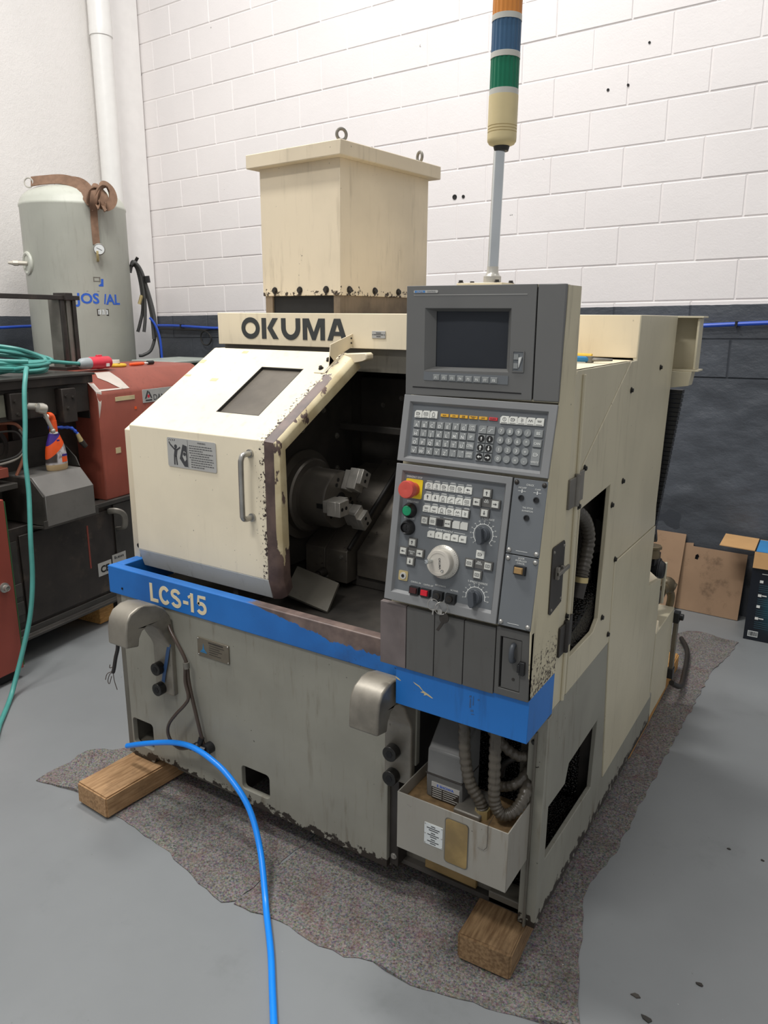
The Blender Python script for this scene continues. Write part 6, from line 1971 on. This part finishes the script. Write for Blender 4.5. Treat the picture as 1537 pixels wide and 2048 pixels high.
    f = lambda t, y: (-0.105 + t * 0.095 + 0.0014, y, 1.325 - t * 0.090 + 0.0014)
    c2.add([f(0.02, 0.64), f(0.02, 0.80), f(0.45, 0.832), f(0.98, 0.845), f(0.99, 0.79), f(0.80, 0.765), f(0.55, 0.735), f(0.30, 0.69), f(0.06, 0.70)], [tuple(range(9))])
    c2.add([f(0.90, 0.63), f(0.99, 0.62), f(0.99, 0.80), f(0.93, 0.80)], [(0, 1, 2, 3)])
    S('bare_patch', c2, pp, parent=hs, smooth=False)
    S('housing_side_plate', MB().box(-0.30, -0.06, 0.600, 0.606, 1.10, 1.27), 'grime_black', 0.002, parent=hs)
    S('blank_plate', MB().box(0.0, 0.0025, 0.725, 0.865, 1.178, 1.200), 'tape', 0.0005, parent=hs)
    S('small_label', MB().box(0.0, 0.002, 0.700, 0.735, 0.905, 0.935), 'tape', parent=hs)
    S('danger_tag', MB().box(0.0, 0.002, 0.86, 0.875, 1.123, 1.137), 'orange', parent=hs)
    p = S('maker_plate', MB().box(0.0, 0.003, 0.925, 1.30, 1.150, 1.222), 'label_silver', 0.0008, parent=hs)
    t = MB()
    t.text('DANOBAT', (0.0034, 1.005, 1.160), (0, 1, 0), (0, 0, 1), 0.032, 0, 0.0005, 'LEFT', 0.0, 1.0)
    t.prism([(0.940, 1.172), (0.962, 1.215), (0.972, 1.212), (0.952, 1.172)], 'x', 0.003, 0.0038, 0)
    t.prism([(0.978, 1.210), (0.998, 1.172), (0.988, 1.172), (0.970, 1.205)], 'x', 0.003, 0.0038, 0)
    t.prism([(0.945, 1.158), (0.995, 1.158), (0.995, 1.166), (0.945, 1.166)], 'x', 0.003, 0.0038, 0)
    t.prism(regpoly(14, 0.009, (0.970, 1.184)), 'x', 0.003, 0.0038, 1)
    S('plate_print', t, ['ink', 'plug_red'], parent=p, smooth=False)
    # guide post with cross bar
    ps = S('guide_post', MB().box(-0.33, -0.25, 0.645, 0.745, 1.334, 1.695), 'steel_dull', 0.002)
    for y0, y1 in ((0.645, 0.668), (0.682, 0.705), (0.722, 0.745)):
        S('post_rib', MB().box(-0.252, -0.238, y0, y1, 1.335, 1.69), 'iron' if y0 > 0.7 or y0 < 0.66 else 'steel_dull', 0.002, parent=ps)
    S('post_base', MB().box(-0.36, -0.22, 0.625, 0.765, 1.334, 1.352), 'grime_black', 0.002, parent=ps)
    S('cross_bar', MB().box(-0.30, -0.235, -1.2, 0.77, 1.690, 1.712), 'grime_black', 0.002)
    S('bar_clamp', MB().box(-0.31, -0.225, 0.665, 0.715, 1.688, 1.725), 'grime_black', 0.002)
    S('back_pipe', MB().cyl((-0.5, 0.40, 1.33), (-0.5, 0.40, 1.47), 0.012, seg=12), 'steel_dull')
saw_machine()

def SAWP(x, y, z):
    c, s = math.cos(SAW_ROT), math.sin(SAW_ROT)
    return Vector((SAW_AT[0] + c * x - s * y, SAW_AT[1] + s * x + c * y, z))

def saw_things():
    t = MB()
    w = Vector((0, 0, 0))
    rnd = random.Random(5)
    bm = MB()
    l, h = 0.09, 0.098
    bm.box(-0.35, -0.012, 0.500, 0.603, 0.003, h)
    bm.v = [SAWP(*v) for v in bm.v]
    single('timber_block', bm, 'wood_new', SAWP(-0.18, 0.55, 0.0), 'square timber block under the bottom rail of the black and red machine', 'timber', bevel=0.004)
    # red cabinet at the very left edge
    r = root('red_cabinet', SAWP(-0.1, -0.4, 0), 'red steel cabinet at the left edge with a quarter-turn lock', 'cabinet')
    c = MB().box(-0.30, 0.134, -0.95, -0.100, 0.05, 0.842)
    c.v = [SAWP(*v) for v in c.v]
    build('cabinet_body', c, 'red_cab', r, 0.004)
    c = MB().box(-0.28, 0.115, -0.93, -0.125, 0.012, 0.05)
    c.v = [SAWP(*v) for v in c.v]
    build('plinth', c, 'seam', r)
    c = MB().box(-0.30, 0.13, -0.098, -0.092, 0.06, 0.83)
    c.v = [SAWP(*v) for v in c.v]
    build('door_gasket', c, plain('green_gasket', (52, 92, 52), 0.6), r)
    q = MB()
    q.lathe([(0.0, 0.0), (0.022, 0), (0.022, 0.008), (0.014, 0.010), (0.014, 0.026), (0.010, 0.028), (0.010, 0.02), (0.0, 0.02)], SAWP(0.134, -0.152, 0.455), (0.993, 0.118, 0), 18)
    build('lock', q, 'steel', r)
    c = MB().box(-0.30, 0.10, -0.95, -0.16, 0.845, 0.92)
    c.v = [SAWP(*v) for v in c.v]
    build('top_box', c, 'grime_black', r, 0.003)
    # teal cable: coil on the bed, end with plug, strand hanging to the floor
    k = root('teal_cable', SAWP(-0.25, 0.25, 1.336), 'coiled teal electric cable on the black machine with a strand hanging to the floor', 'cable')
    pts = []
    for i in range(12 * 5 + 1):
        a = 2 * PI * i / 12
        R = 0.20 + 0.012 * math.sin(i * 1.7) + 0.018 * (i // 12 % 2)
        pts.append(SAWP(-0.30 + R * 1.0 * math.cos(a), 0.27 + R * 1.2 * math.sin(a), 1.347 + 0.011 * (i / 12) + 0.040 * (1 - math.cos(a - 0.2))))
    build('coil', MB().tube(pts, 0.0095, 8, sub=4), 'teal', k)
    build('plug_lead', MB().tube([SAWP(-0.28, 0.10, 1.355), SAWP(-0.16, 0.20, 1.372), SAWP(-0.13, 0.32, 1.395), SAWP(-0.13, 0.45, 1.392), SAWP(-0.13, 0.56, 1.380), SAWP(-0.13, 0.640, 1.372)], 0.0095, 10), 'teal', k)
    build('hanging_lead', MB().tube([SAWP(-0.20, 0.21, 1.350), SAWP(-0.02, 0.205, 1.378), SAWP(0.06, 0.145, 1.365), SAWP(0.10, 0.095, 1.29), SAWP(0.13, 0.055, 1.15), SAWP(0.155, 0.015, 1.005), SAWP(0.19, -0.015, 0.853), SAWP(0.225, -0.06, 0.67), SAWP(0.235, -0.082, 0.49), SAWP(0.24, -0.118, 0.336), SAWP(0.235, -0.168, 0.195), SAWP(0.24, -0.235, 0.06), SAWP(0.28, -0.30, 0.014), SAWP(0.40, -0.44, 0.0115), SAWP(0.55, -0.62, 0.0115), SAWP(0.6, -0.9, 0.0115)], 0.0105, 12), 'teal', k)
    ax = (SAWP(0, 1, 0) - SAWP(0, 0, 0))
    o = SAWP(-0.13, 0.630, 1.372)
    build('plug_collar', MB().lathe([(0.012, -0.004), (0.018, 0.0), (0.026, 0.010), (0.029, 0.030), (0.030, 0.060), (0.0295, 0.066), (0.0, 0.066)], o, ax, 20), 'plug_grey', k)
    build('plug_body', MB().lathe([(0.0, 0.064), (0.030, 0.064), (0.032, 0.072), (0.032, 0.110), (0.034, 0.118), (0.034, 0.150), (0.0315, 0.156), (0.0315, 0.196), (0.029, 0.200), (0.029, 0.170), (0.0, 0.170)], o, ax, 22), 'plug_red', k)
    q = MB().obox(o + ax * 0.165 + Vector((0.012, 0, -0.012)) + Vector((0.02, 0.0, 0)), (Vector((0.003, 0, 0)), ax * 0.011, Vector((0, 0, 0.008))))
    build('plug_label', q, 'white_plastic', k)
    q = MB().obox(o + ax * 0.135 + Vector((0, 0, 0.034)), (Vector((0.008, 0, 0)), ax * 0.018, Vector((0, 0, 0.006))))
    build('plug_flap', q, 'plug_red', k, 0.003)
    # spray bottle
    c = SAWP(-0.005, 0.318, 0.8865)
    b = root('spray_bottle', c, 'orange and white spray bottle standing on the grey sheet hood', 'bottle')
    t = NT('bottle_label')
    z = t.axis(2, t.obj)
    x = t.axis(1, t.obj)
    lim = t.math('ADD', 0.098, t.math('MULTIPLY', x, 0.75))
    org = t.ramp(t.math('SUBTRACT', z, lim), -0.0005, 0.0005)
    pur = t.ramp(t.math('SUBTRACT', z, t.math('ADD', 0.152, t.math('MULTIPLY', x, 0.7))), -0.0005, 0.0005)
    lowc = t.mix(t.ramp(t.noise(40, 3, src=t.obj), 0.45, 0.6), lin((206, 202, 204)), lin((150, 142, 140)))
    lowc = t.mix(t.math('MULTIPLY', t.ramp(t.math('ADD', x, t.math('MULTIPLY', t.noise(20, 2, src=t.obj), 0.03)), 0.006, -0.006), t.ramp(z, 0.030, 0.045)), lowc, lin((70, 62, 60)))
    lowc = t.mix(t.ramp(z, 0.034, 0.026), lowc, lin((196, 170, 130)))
    col = t.mix(org, lowc, lin((240, 92, 36)))
    col = t.mix(pur, col, lin((66, 44, 132)))
    mlab = t.fin(col, 0.35)
    prof = [(0.0, 0.0), (0.050, 0.0), (0.0545, 0.006), (0.0555, 0.03), (0.0545, 0.070), (0.050, 0.105), (0.042, 0.135), (0.032, 0.160), (0.028, 0.172), (0.027, 0.178), (0.0, 0.178)]
    m = MB().lathe(prof, c, (0, 0, 1), 28)
    for i, v in enumerate(m.v):
        d = v - c
        d2 = Vector((d.x * 0.62, d.y, d.z))
        m.v[i] = c + d2
    build('bottle_body', m, mlab, b)
    build('neck', MB().cyl(c + Vector((0, 0, 0.177)), c + Vector((0, 0, 0.186)), 0.020, 0.019, 18), 'white_plastic', b)
    hd = MB()
    Yd = Vector((-0.118, 0.993, 0))
    hd.lathe([(0.0185, 0.184), (0.0195, 0.19), (0.019, 0.215), (0.018, 0.24), (0.0, 0.245)], c, (0, 0, 1), 18)
    hd.tube([c + Vector((0, 0, 0.225)), c + Vector((0, 0, 0.248)) - Yd * 0.002, c + Vector((0, 0, 0.262)) - Yd * 0.010, c + Vector((0, 0, 0.264)) - Yd * 0.026], 0.017, 14)
    build('trigger_head', hd, 'orange', b)
    build('nozzle', MB().cyl(c + Vector((0, 0, 0.262)) - Yd * 0.024, c + Vector((0, 0, 0.256)) - Yd * 0.040, 0.012, 0.009, 12), 'white_plastic', b)
    lb = MB()
    Xd = Vector((0.993, 0.118, 0))
    lb.obox(c + Xd * 0.0350 + Yd * 0.020 + Vector((0, 0, 0.072)), (Xd * 0.0012, Yd * 0.014, Vector((0, 0, 0.005))), 0)
    build('small_print', lb, 'purple', b, smooth=False)
    lb = MB().obox(c + Xd * 0.0350 + Yd * 0.018 + Vector((0, 0, 0.052)), (Xd * 0.0012, Yd * 0.014, Vector((0, 0, 0.013))))
    build('small_print', lb, 'orange', b, smooth=False)
    lb = MB().obox(c + Xd * 0.0305 + Yd * -0.005 + Vector((0, 0, 0.146)), (Xd * 0.0015, Yd * 0.007, Vector((0, 0, 0.004))))
    build('small_print', lb, 'purple', b, smooth=False)
    # bits lying on the red housing
    p = SAWP(-0.22, 0.985, 1.334)
    q = root('tape_roll', p, 'amber tape roll lying on the red housing behind the red plug', 'tape')
    build('roll', MB().torus(p + Vector((0, 0, 0.0095)), (0, 0, 1), 0.040, 0.009, 28, 8), 'tool_yellow', q)
    p = SAWP(-0.26, 1.00, 1.353)
    q = MB().lathe([(0.022, 0.0005), (0.030, 0.0005), (0.030, 0.018), (0.022, 0.018), (0.022, 0.0005)], p, (0, 0, 1), 22)
    single('white_tape_roll', q, 'white_plastic', p, 'small white roll stacked on the amber tape roll', 'tape')
    p = SAWP(-0.22, 1.12, 1.334)
    r2 = root('screwdriver', p, 'orange screwdriver with black tip lying on the red housing', 'tool')
    build('handle', MB().lathe([(0.0, -0.075), (0.008, -0.07), (0.010, -0.03), (0.009, 0.03), (0.006, 0.04), (0.0, 0.042)], SAWP(-0.20, 1.13, 1.3445), ax, 12), 'orange', r2)
    build('ferrule', MB().cyl(SAWP(-0.20, 1.171, 1.3455), SAWP(-0.20, 1.20, 1.3455), 0.006, seg=10), 'white_plastic', r2)
    build('shank', MB().cyl(SAWP(-0.20, 1.20, 1.3475), SAWP(-0.20, 1.245, 1.3475), 0.012, 0.012, 10), 'black_plastic', r2)
    # green-grey covered box behind
    p = SAWP(-0.50, 1.76, 0)
    g = root('green_cabinet', p, 'green machine cover with a grey lid behind the red housing', 'cover', SAW_ROT)
    build('cover_body', MB().box(-0.12, 0.20, -0.20, 0.20, 0.0, 1.315), 'green_dark', g, 0.01, local=True)
    build('lid', MB().box(-0.14, 0.22, -0.23, 0.23, 1.316, 1.336), plain('grey_lid', (150, 158, 150), 0.35), g, 0.006, local=True)
    build('black_knob', MB().lathe([(0.0, 0), (0.04, 0), (0.045, 0.03), (0.03, 0.05), (0.0, 0.052)], (0.199, 0.08, 1.27), (1, 0, 0), 18), 'black_plastic', g, local=True)
saw_things()

# ================================================================== PRESSURE TANK
TC = Vector((-4.6, 3.41, 0))
TD = Vector((-4.6, 3.41, 0)).normalized()
TR = Vector((TD.y, -TD.x, 0)) * -1.0
TR = Vector((0.596, 0.803, 0))          # to the right as seen from the room
def pressure_tank():
    r = root('pressure_tank', TC, 'tall pale grey-green compressed air tank standing by the left wall', 'tank')
    R = 0.33
    prof = [(0.0, 0.12), (0.2, 0.13), (0.30, 0.18), (R, 0.26), (R, 2.285), (R + 0.004, 2.292), (R + 0.004, 2.304), (R, 2.31)]
    for i in range(1, 9):
        a = PI / 2 * i / 8
        prof.append((max(R * (1 - (1 - math.cos(a)) * 0.45) if i < 6 else R * math.cos(a) * 1.0 + 0.09 * math.sin(a * 2), 0.001), 2.31 + 0.125 * math.sin(a)))
    prof = prof[:8] + [(0.322, 2.335), (0.305, 2.36), (0.275, 2.385), (0.22, 2.41), (0.14, 2.427), (0.06, 2.436), (0.0, 2.438)]
    build('tank_shell', MB().lathe(prof, TC, (0, 0, 1), 64), 'tank', r)
    lg = MB().lathe([(0.24, 0.0), (0.26, 0.0), (0.26, 0.19), (0.24, 0.19)], TC, (0, 0, 1), 40)
    build('foot_ring', lg, 'tank', r)
    def on(a, z, h=0.0):
        f = a / R
        return TC + (R + h) * (math.sin(f) * TR - math.cos(f) * TD) + Vector((0, 0, z))
    fnm = lambda a0, z0: (lambda x, y, d: on(a0 + x, z0 + y, 0.0006 + d))
    t = MB()
    t.text('JOS', (0, 0, 0), (1, 0, 0), (0, 0, 1), 0.064, 0, 0.0008, 'LEFT', 0.035, 1.02, fn=fnm(-0.028, 1.688))
    t.text('AL', (0, 0, 0), (1, 0, 0), (0, 0, 1), 0.064, 0, 0.0008, 'LEFT', 0.035, 1.02, fn=fnm(0.158, 1.684))
    def patch(pts, m=0):
        n = len(pts)
        k = [on(a, z, 0.001) for a, z in pts]
        t.add(k, [tuple(range(n))], m)
    patch([(0.141, 1.684), (0.150, 1.684), (0.160, 1.748), (0.150, 1.748)])
    patch([(0.125, 1.795), (0.146, 1.795), (0.149, 1.842), (0.133, 1.842), (0.131, 1.812), (0.125, 1.812)])
    patch([(0.115, 1.795), (0.125, 1.795), (0.125, 1.806), (0.115, 1.804)])
    build('tank_lettering', t, 'josval', r, smooth=False)
    m = MB()
    def frame(a0, a1, z0, z1, w):
        for p in ([(a0, z0), (a1, z0), (a1, z0 + w), (a0, z0 + w)], [(a0, z1 - w), (a1, z1 - w), (a1, z1), (a0, z1)], [(a0, z0), (a0 + w, z0), (a0 + w, z1), (a0, z1)], [(a1 - w, z0), (a1, z0), (a1, z1), (a1 - w, z1)]):
            m.add([on(a, z, 0.0012) for a, z in p], [(0, 1, 2, 3)])
    frame(0.083, 0.128, 1.823, 1.853, 0.006)
    m.add([on(a, z, 0.001) for a, z in ((0.035, 1.762), (0.115, 1.762), (0.115, 1.765), (0.035, 1.765))], [(0, 1, 2, 3)])
    build('logo_outline', m, 'steel_dull', r, smooth=False)
    m = MB()
    m.add([on(a, z, 0.0012) for a, z in ((0.090, 1.610), (0.168, 1.610), (0.168, 1.653), (0.090, 1.653))], [(0, 1, 2, 3)])
    for a in (0.096, 0.120, 0.144):
        m.add([on(b, z, 0.002) for b, z in ((a, 1.618), (a + 0.018, 1.618), (a + 0.018, 1.648), (a, 1.648))], [(0, 1, 2, 3)], 1)
        m.add([on(b, z, 0.0028) for b, z in ((a + 0.005, 1.622), (a + 0.008, 1.622), (a + 0.008, 1.644), (a + 0.005, 1.644))], [(0, 1, 2, 3)], 0)
    build('data_plate', m, ['iron', 'label_white'], r, smooth=False)
    # pressure gauge on a short pipe
    g0 = on(0.123, 1.955, 0.0)
    g = MB()
    g.tube([g0, g0 - TD * 0.03, g0 - TD * 0.045 + Vector((0, 0, 0.03)), g0 - TD * 0.045 + Vector((0, 0, 0.055))], 0.008, 8)
    gp = build('gauge_pipe', g, 'brass', r)
    gc = on(0.125, 2.022, 0.030)
    build('gauge', MB().lathe([(0.0, 0.0), (0.034, 0.0), (0.036, 0.004), (0.036, 0.022), (0.032, 0.024), (0.0315, 0.020), (0.0, 0.020)], gc, -TD, 26), 'steel_dull', r)
    q = MB().cyl(gc - TD * 0.0201, gc - TD * 0.0212, 0.0312, seg=26, mat=0)
    e = gc - TD * 0.0215
    q.obox(e, (TR * 0.016 - Vector((0, 0, 0.008)), TD * 0.0004, (TR * 0.3 + Vector((0, 0, 0.6))).normalized() * 0.0016), 1)
    build('gauge_dial', q, ['label_white', 'ink'], r, smooth=False)
    # top relief valve, side port
    build('relief_valve', MB().lathe([(0.022, 2.43), (0.022, 2.452), (0.030, 2.455), (0.030, 2.468), (0.016, 2.474), (0.016, 2.492), (0.009, 2.496), (0.0, 2.497)], TC, (0, 0, 1), 14), 'iron', r)
    sd = (-TR * 0.92 - TD * 0.38).normalized()
    a = TC + sd * 0.315 + Vector((0, 0, 1.935))
    build('hand_hole', MB().torus(a + sd * 0.012, sd, 0.062, 0.014, 26, 8).cyl(a, a + sd * 0.018, 0.062, seg=26), 'tank', r)
    p0 = a + sd * 0.015
    pd = -TR
    build('side_port', MB().cyl(p0, p0 + pd * 0.055, 0.014, seg=14).cyl(p0 + pd * 0.055, p0 + pd * 0.085, 0.017, seg=8).cyl(p0 + pd * 0.085, p0 + pd * 0.115, 0.014, 0.007, 10), plain('pale_port', (196, 190, 176), 0.45, 0.2), r)
pressure_tank()

def lifting_strap():
    R = 0.33
    def on(a, z, h=0.004):
        f = a / R
        return TC + (R + h) * (math.sin(f) * TR - math.cos(f) * TD) + Vector((0, 0, z))
    def top(s, d, z):
        return TC + TR * s - TD * d + Vector((0, 0, z))
    r = root('lifting_strap', TC + Vector((0, 0, 2.44)), 'brown lifting strap draped over the top of the tank with a knotted bundle', 'strap')
    U = Vector((0, 0, 1))
    build('strap_band', MB().ribbon([top(-0.235, 0.12, 2.432), top(-0.16, 0.16, 2.440), top(-0.06, 0.19, 2.447), top(0.02, 0.24, 2.425), top(0.065, 0.29, 2.375), top(0.10, 0.33, 2.315), top(0.135, 0.347, 2.268)], 0.062, 0.007, [U + TD * 0.4, U + TD * 0.5, U + TD * 0.4, U + TR * 0.5, U * 0.6 + TR, U * 0.7 + TR, U + TR * 0.8]), 'strap', r)
    build('strap_band', MB().ribbon([top(-0.10, 0.06, 2.452), top(-0.02, 0.10, 2.462), top(0.06, 0.17, 2.440), top(0.105, 0.25, 2.39), top(0.13, 0.31, 2.33), top(0.15, 0.345, 2.29)], 0.05, 0.007, [U + TD, U + TD, U + TR * 0.4, U * 0.6 + TR, U * 0.6 + TR, U + TR]), 'strap', r)
    build('strap_eye', MB().torus(top(-0.25, 0.12, 2.425), TD * 0.9 + TR * 0.4, 0.028, 0.005, 18, 6), plain('strap_white', (186, 182, 172), 0.7), r)
    build('strap_knot', MB().ribbon([top(0.105, 0.345, 2.29), top(0.115, 0.362, 2.35), top(0.145, 0.35, 2.392), top(0.18, 0.335, 2.375), top(0.19, 0.352, 2.33), top(0.17, 0.368, 2.29), top(0.135, 0.374, 2.275)], 0.058, 0.012, [TR + TD * 0.5, TR + TD * 0.8 - U * 0.2, U + TD, TR * 0.6 + TD - U * 0.4, TR + TD * 0.8, TR - U * 0.6 + TD * 0.5, U + TD * 0.6]), 'strap', r)
    build('strap_knot', MB().ribbon([top(0.14, 0.362, 2.30), top(0.165, 0.362, 2.37), top(0.20, 0.325, 2.412), top(0.235, 0.30, 2.385), top(0.243, 0.315, 2.335), top(0.22, 0.345, 2.29), top(0.17, 0.372, 2.268)], 0.054, 0.012, [TR + TD * 0.4, TR * 0.8 + TD + U * 0.3, U + TD, TR + TD * 0.9, TR + TD * 0.7, TR - U + TD * 0.3, U + TD * 0.4]), 'strap', r)
    build('strap_tail', MB().ribbon([top(0.155, 0.352, 2.385), top(0.135, 0.378, 2.36), top(0.122, 0.376, 2.30), on(0.117, 2.22, 0.014), on(0.118, 2.14, 0.010), on(0.120, 2.052, 0.008)], 0.044, 0.006, TR), 'strap', r)
lifting_strap()

def cable_bundle():
    def P(s, d, z):
        return TC - Vector((-0.596, -0.803, 0)) * s * 1.0 + TD * d + Vector((0, 0, z))
    r = root('cable_bundle', P(0.40, 0.1, 1.96), 'bundle of dark grey cables hanging from a hook right of the tank', 'cable')
    build('hook', MB().tube([P(0.33, 0.05, 1.93), P(0.365, 0.04, 1.965), P(0.39, 0.03, 2.005)], 0.011, 8), 'rubber', r)
    loops = [
        [(0.33, 0.0, 1.90), (0.355, 0.0, 1.975), (0.395, 0.0, 1.92), (0.415, 0.0, 1.75), (0.41, 0.0, 1.60), (0.395, 0.0, 1.50)],
        [(0.34, -.01, 1.95), (0.37, -.01, 1.965), (0.41, -.01, 1.90), (0.45, -.01, 1.72), (0.485, -.01, 1.50), (0.51, -.01, 1.32)],
        [(0.35, 0.02, 1.96), (0.385, 0.02, 1.95), (0.425, 0.02, 1.85), (0.47, 0.02, 1.65), (0.475, 0.02, 1.50), (0.44, 0.02, 1.38), (0.385, 0.02, 1.34), (0.35, 0.02, 1.335)],
        [(0.345, 0.03, 1.97), (0.38, 0.03, 1.93), (0.40, 0.03, 1.80), (0.40, 0.03, 1.66), (0.375, 0.03, 1.56), (0.355, 0.03, 1.50)],
        [(0.36, 0.01, 1.97), (0.40, 0.01, 1.90), (0.43, 0.01, 1.78), (0.455, 0.01, 1.62), (0.46, 0.01, 1.45)]]
    for k, l in enumerate(loops):
        build('cable', MB().tube([P(*q) for q in l], 0.0115, 10), 'grey_cable_m', r)
    build('connector', MB().cyl(P(0.435, -0.02, 1.88), P(0.44, -0.02, 1.835), 0.022, seg=14), 'black_plastic', r)
    build('brass_end', MB().cyl(P(0.375, -0.03, 1.69), P(0.395, -0.03, 1.75), 0.012, seg=10), 'brass', r)
    build('blue_lead', MB().tube([P(0.44, -0.015, 1.60), P(0.475, -0.02, 1.545), P(0.50, -0.02, 1.45), P(0.505, -0.02, 1.30)], 0.0085, 8), 'blue_line', r)
cable_bundle()

# ================================================================== CARTONS BY THE WALL
def cartons():
    def W(u, y, z):
        c, s = math.cos(-0.0315), math.sin(-0.0315)
        return Vector((-5.19 + c * u - s * y, 4.57 + s * u + c * y, z))
    def sheet(u0, u1, h, d, label, holes=(), tl=0.0, notch=False):
        # a flat piece of board leaning on the wall: foot d away, top touching
        mb = MB()
        o, u = W(u0, -d, 0.002), (W(1, 0, 0) - W(0, 0, 0)).normalized()
        up = (W(0, -0.012, h) - W(0, -d, 0)).normalized()
        F = Frame(o, u, -up)
        w = u1 - u0
        L = h / up.z
        pts = [(0, 0), (w, 0), (w, -L + tl), (0.02 if notch else 0, -L)]
        if notch:
            pts = [(0, 0), (w, 0), (w, -L + tl), (0.055, -L + 0.012), (0.054, -L - 0.006), (0.0, -L)]
        F.poly(mb, pts, 0, 0.005, 0, holes=holes)
        return single('cardboard_sheet', mb, 'card', W((u0 + u1) / 2, -d, 0), label, 'cardboard')
    sheet(4.14, 4.47, 0.425, 0.13, 'tall piece of used cardboard leaning on the wall behind the lathe', tl=0.0)
    sheet(4.46, 4.80, 0.375, 0.085, 'wide piece of used cardboard with a small hole beside the black carton', [[(0.072, -0.300), (0.088, -0.296), (0.094, -0.318), (0.085, -0.330), (0.074, -0.322)]], 0.012, True)
    p = Vector((-0.16, 4.22, 0))
    r = root('black_carton', p, 'open black printed carton with brown flaps folded out at the right edge', 'box')
    a = 0.024
    def B(x, y, z):
        return Vector((-0.336 + x * math.cos(a) - y * math.sin(a), 4.092 + x * math.sin(a) + y * math.cos(a), z))
    def panel(name, q, t, m, mb=None):
        """thin board from four corner points, thickness t along its normal"""
        q = [Vector(v) for v in q]
        n = (q[1] - q[0]).cross(q[3] - q[0]).normalized() * t
        mb = MB().add(q + [v + n for v in q], [(0, 1, 2, 3), (7, 6, 5, 4), (0, 4, 5, 1), (1, 5, 6, 2), (2, 6, 7, 3), (3, 7, 4, 0)])
        return build(name, mb, m, r, smooth=False)
    w, d, h = 0.42, 0.255, 0.478
    fr = panel('front_panel', [B(0, 0, 0.001), B(w, 0, 0.001), B(w, 0, h), B(0, 0, h)], -0.004, 'bbox')
    panel('left_panel', [B(0, d, 0.001), B(0, 0.0045, 0.001), B(0, 0.0045, h), B(0, d, h)], -0.004, 'bbox')
    panel('right_panel', [B(w, 0.0045, 0.001), B(w, d, 0.001), B(w, d, h), B(w, 0.0045, h)], -0.004, 'bbox')
    panel('back_panel', [B(0.0045, d - 0.004, 0.001), B(w - 0.0045, d - 0.004, 0.001), B(w - 0.0045, d - 0.004, h), B(0.0045, d - 0.004, h)], 0.004, 'card_new')
    panel('carton_floor', [B(0.005, 0.006, 0.002), B(w - 0.005, 0.006, 0.002), B(w - 0.005, d - 0.006, 0.002), B(0.005, d - 0.006, 0.002)], 0.003, 'card_new')
    panel('left_flap', [B(-0.001, 0.004, h), B(-0.001, d - 0.004, h), B(-0.168, d - 0.004, h + 0.004), B(-0.168, 0.004, h + 0.004)], 0.004, 'card_new')
    panel('front_flap', [B(0.001, -0.001, h), B(w, -0.001, h), B(w, -0.014, h - 0.082), B(0.001, -0.014, h - 0.082)], -0.004, 'card_new')
    bf = panel('inner_lid', [B(0.005, 0.004, h - 0.006), B(w - 0.005, 0.004, h - 0.006), B(w - 0.005, d - 0.006, h - 0.004), B(0.005, d - 0.006, h - 0.004)], 0.003, plain('blue_print', (62, 136, 194), 0.35))
    t = MB()
    t.text('D', B(0.075, 0.030, h - 0.0025), B(1, 0, 0) - B(0, 0, 0), B(0, 1, 0) - B(0, 0, 0), 0.075, 0, 0.0005, 'LEFT', 0.03)
    build('flap_print', t, 'legend', bf, smooth=False)
    e = MB()
    def bar(x0, x1, z0, z1, m=0):
        v = [B(x, -0.0008, z) for z in (z0, z1) for x in (x0, x1)]
        e.add(v, [(0, 1, 3, 2)], m)
    bar(0.048, 0.115, 0.364, 0.367)
    for z, lines in ((0.325, 4), (0.250, 4), (0.190, 4), (0.125, 4)):
        bar(0.042, 0.058, z - 0.008, z + 0.006, 0)
        if z == 0.25 or z == 0.125:
            bar(0.060, 0.082, z - 0.003, z + 0.003, 0)
        for k in range(lines):
            bar(0.042, 0.16 - 0.02 * (k % 2), z - 0.021 - 0.011 * k, z - 0.0195 - 0.011 * k, 1)
    build('carton_print', e, ['legend', plain('faint_print', (70, 110, 124), 0.5)], fr, smooth=False, kind='stuff')
    l = MB()
    v = [B(x, -0.0009, z) for z in (0.020, 0.052) for x in (0.018, 0.066)]
    l.add(v, [(0, 1, 3, 2)], 0)
    x = 0.022
    rnd = random.Random(2)
    while x < 0.062:
        wd = rnd.choice((0.0012, 0.002, 0.003))
        l.add([B(q, -0.0014, z) for z in (0.025, 0.048) for q in (x, x + wd)], [(0, 1, 3, 2)], 1)
        x += wd + rnd.choice((0.001, 0.0018))
    build('barcode_label', l, ['label_white', 'ink'], fr, smooth=False)
cartons()

# small debris on the floor
def debris():
    rnd = random.Random(9)
    bits = [((-0.13, 1.72), 0.012, 'iron'), ((-0.05, 2.3), 0.007, 'iron'), ((-0.145, 2.30), 0.008, 'iron'), ((-0.10, 1.42), 0.010, 'wood_old'), ((-0.22, 1.55), 0.02, 'oily'), ((-0.26, 1.60), 0.014, 'oily')]
    for (x, y), s, m in bits:
        mb = MB()
        pts = [(x + s * rnd.uniform(0.4, 1) * math.cos(a), y + s * 0.6 * rnd.uniform(0.4, 1) * math.sin(a)) for a in [2 * PI * k / 7 for k in range(7)]]
        mb.prism(pts, 'z', 0.0, 0.003)
        mb.v = mb.v
        single('floor_debris', mb, m, (x, y, 0), 'small dark scrap of dirt on the bare floor right of the felt', 'debris')['group'] = 'scraps on the floor'
debris()
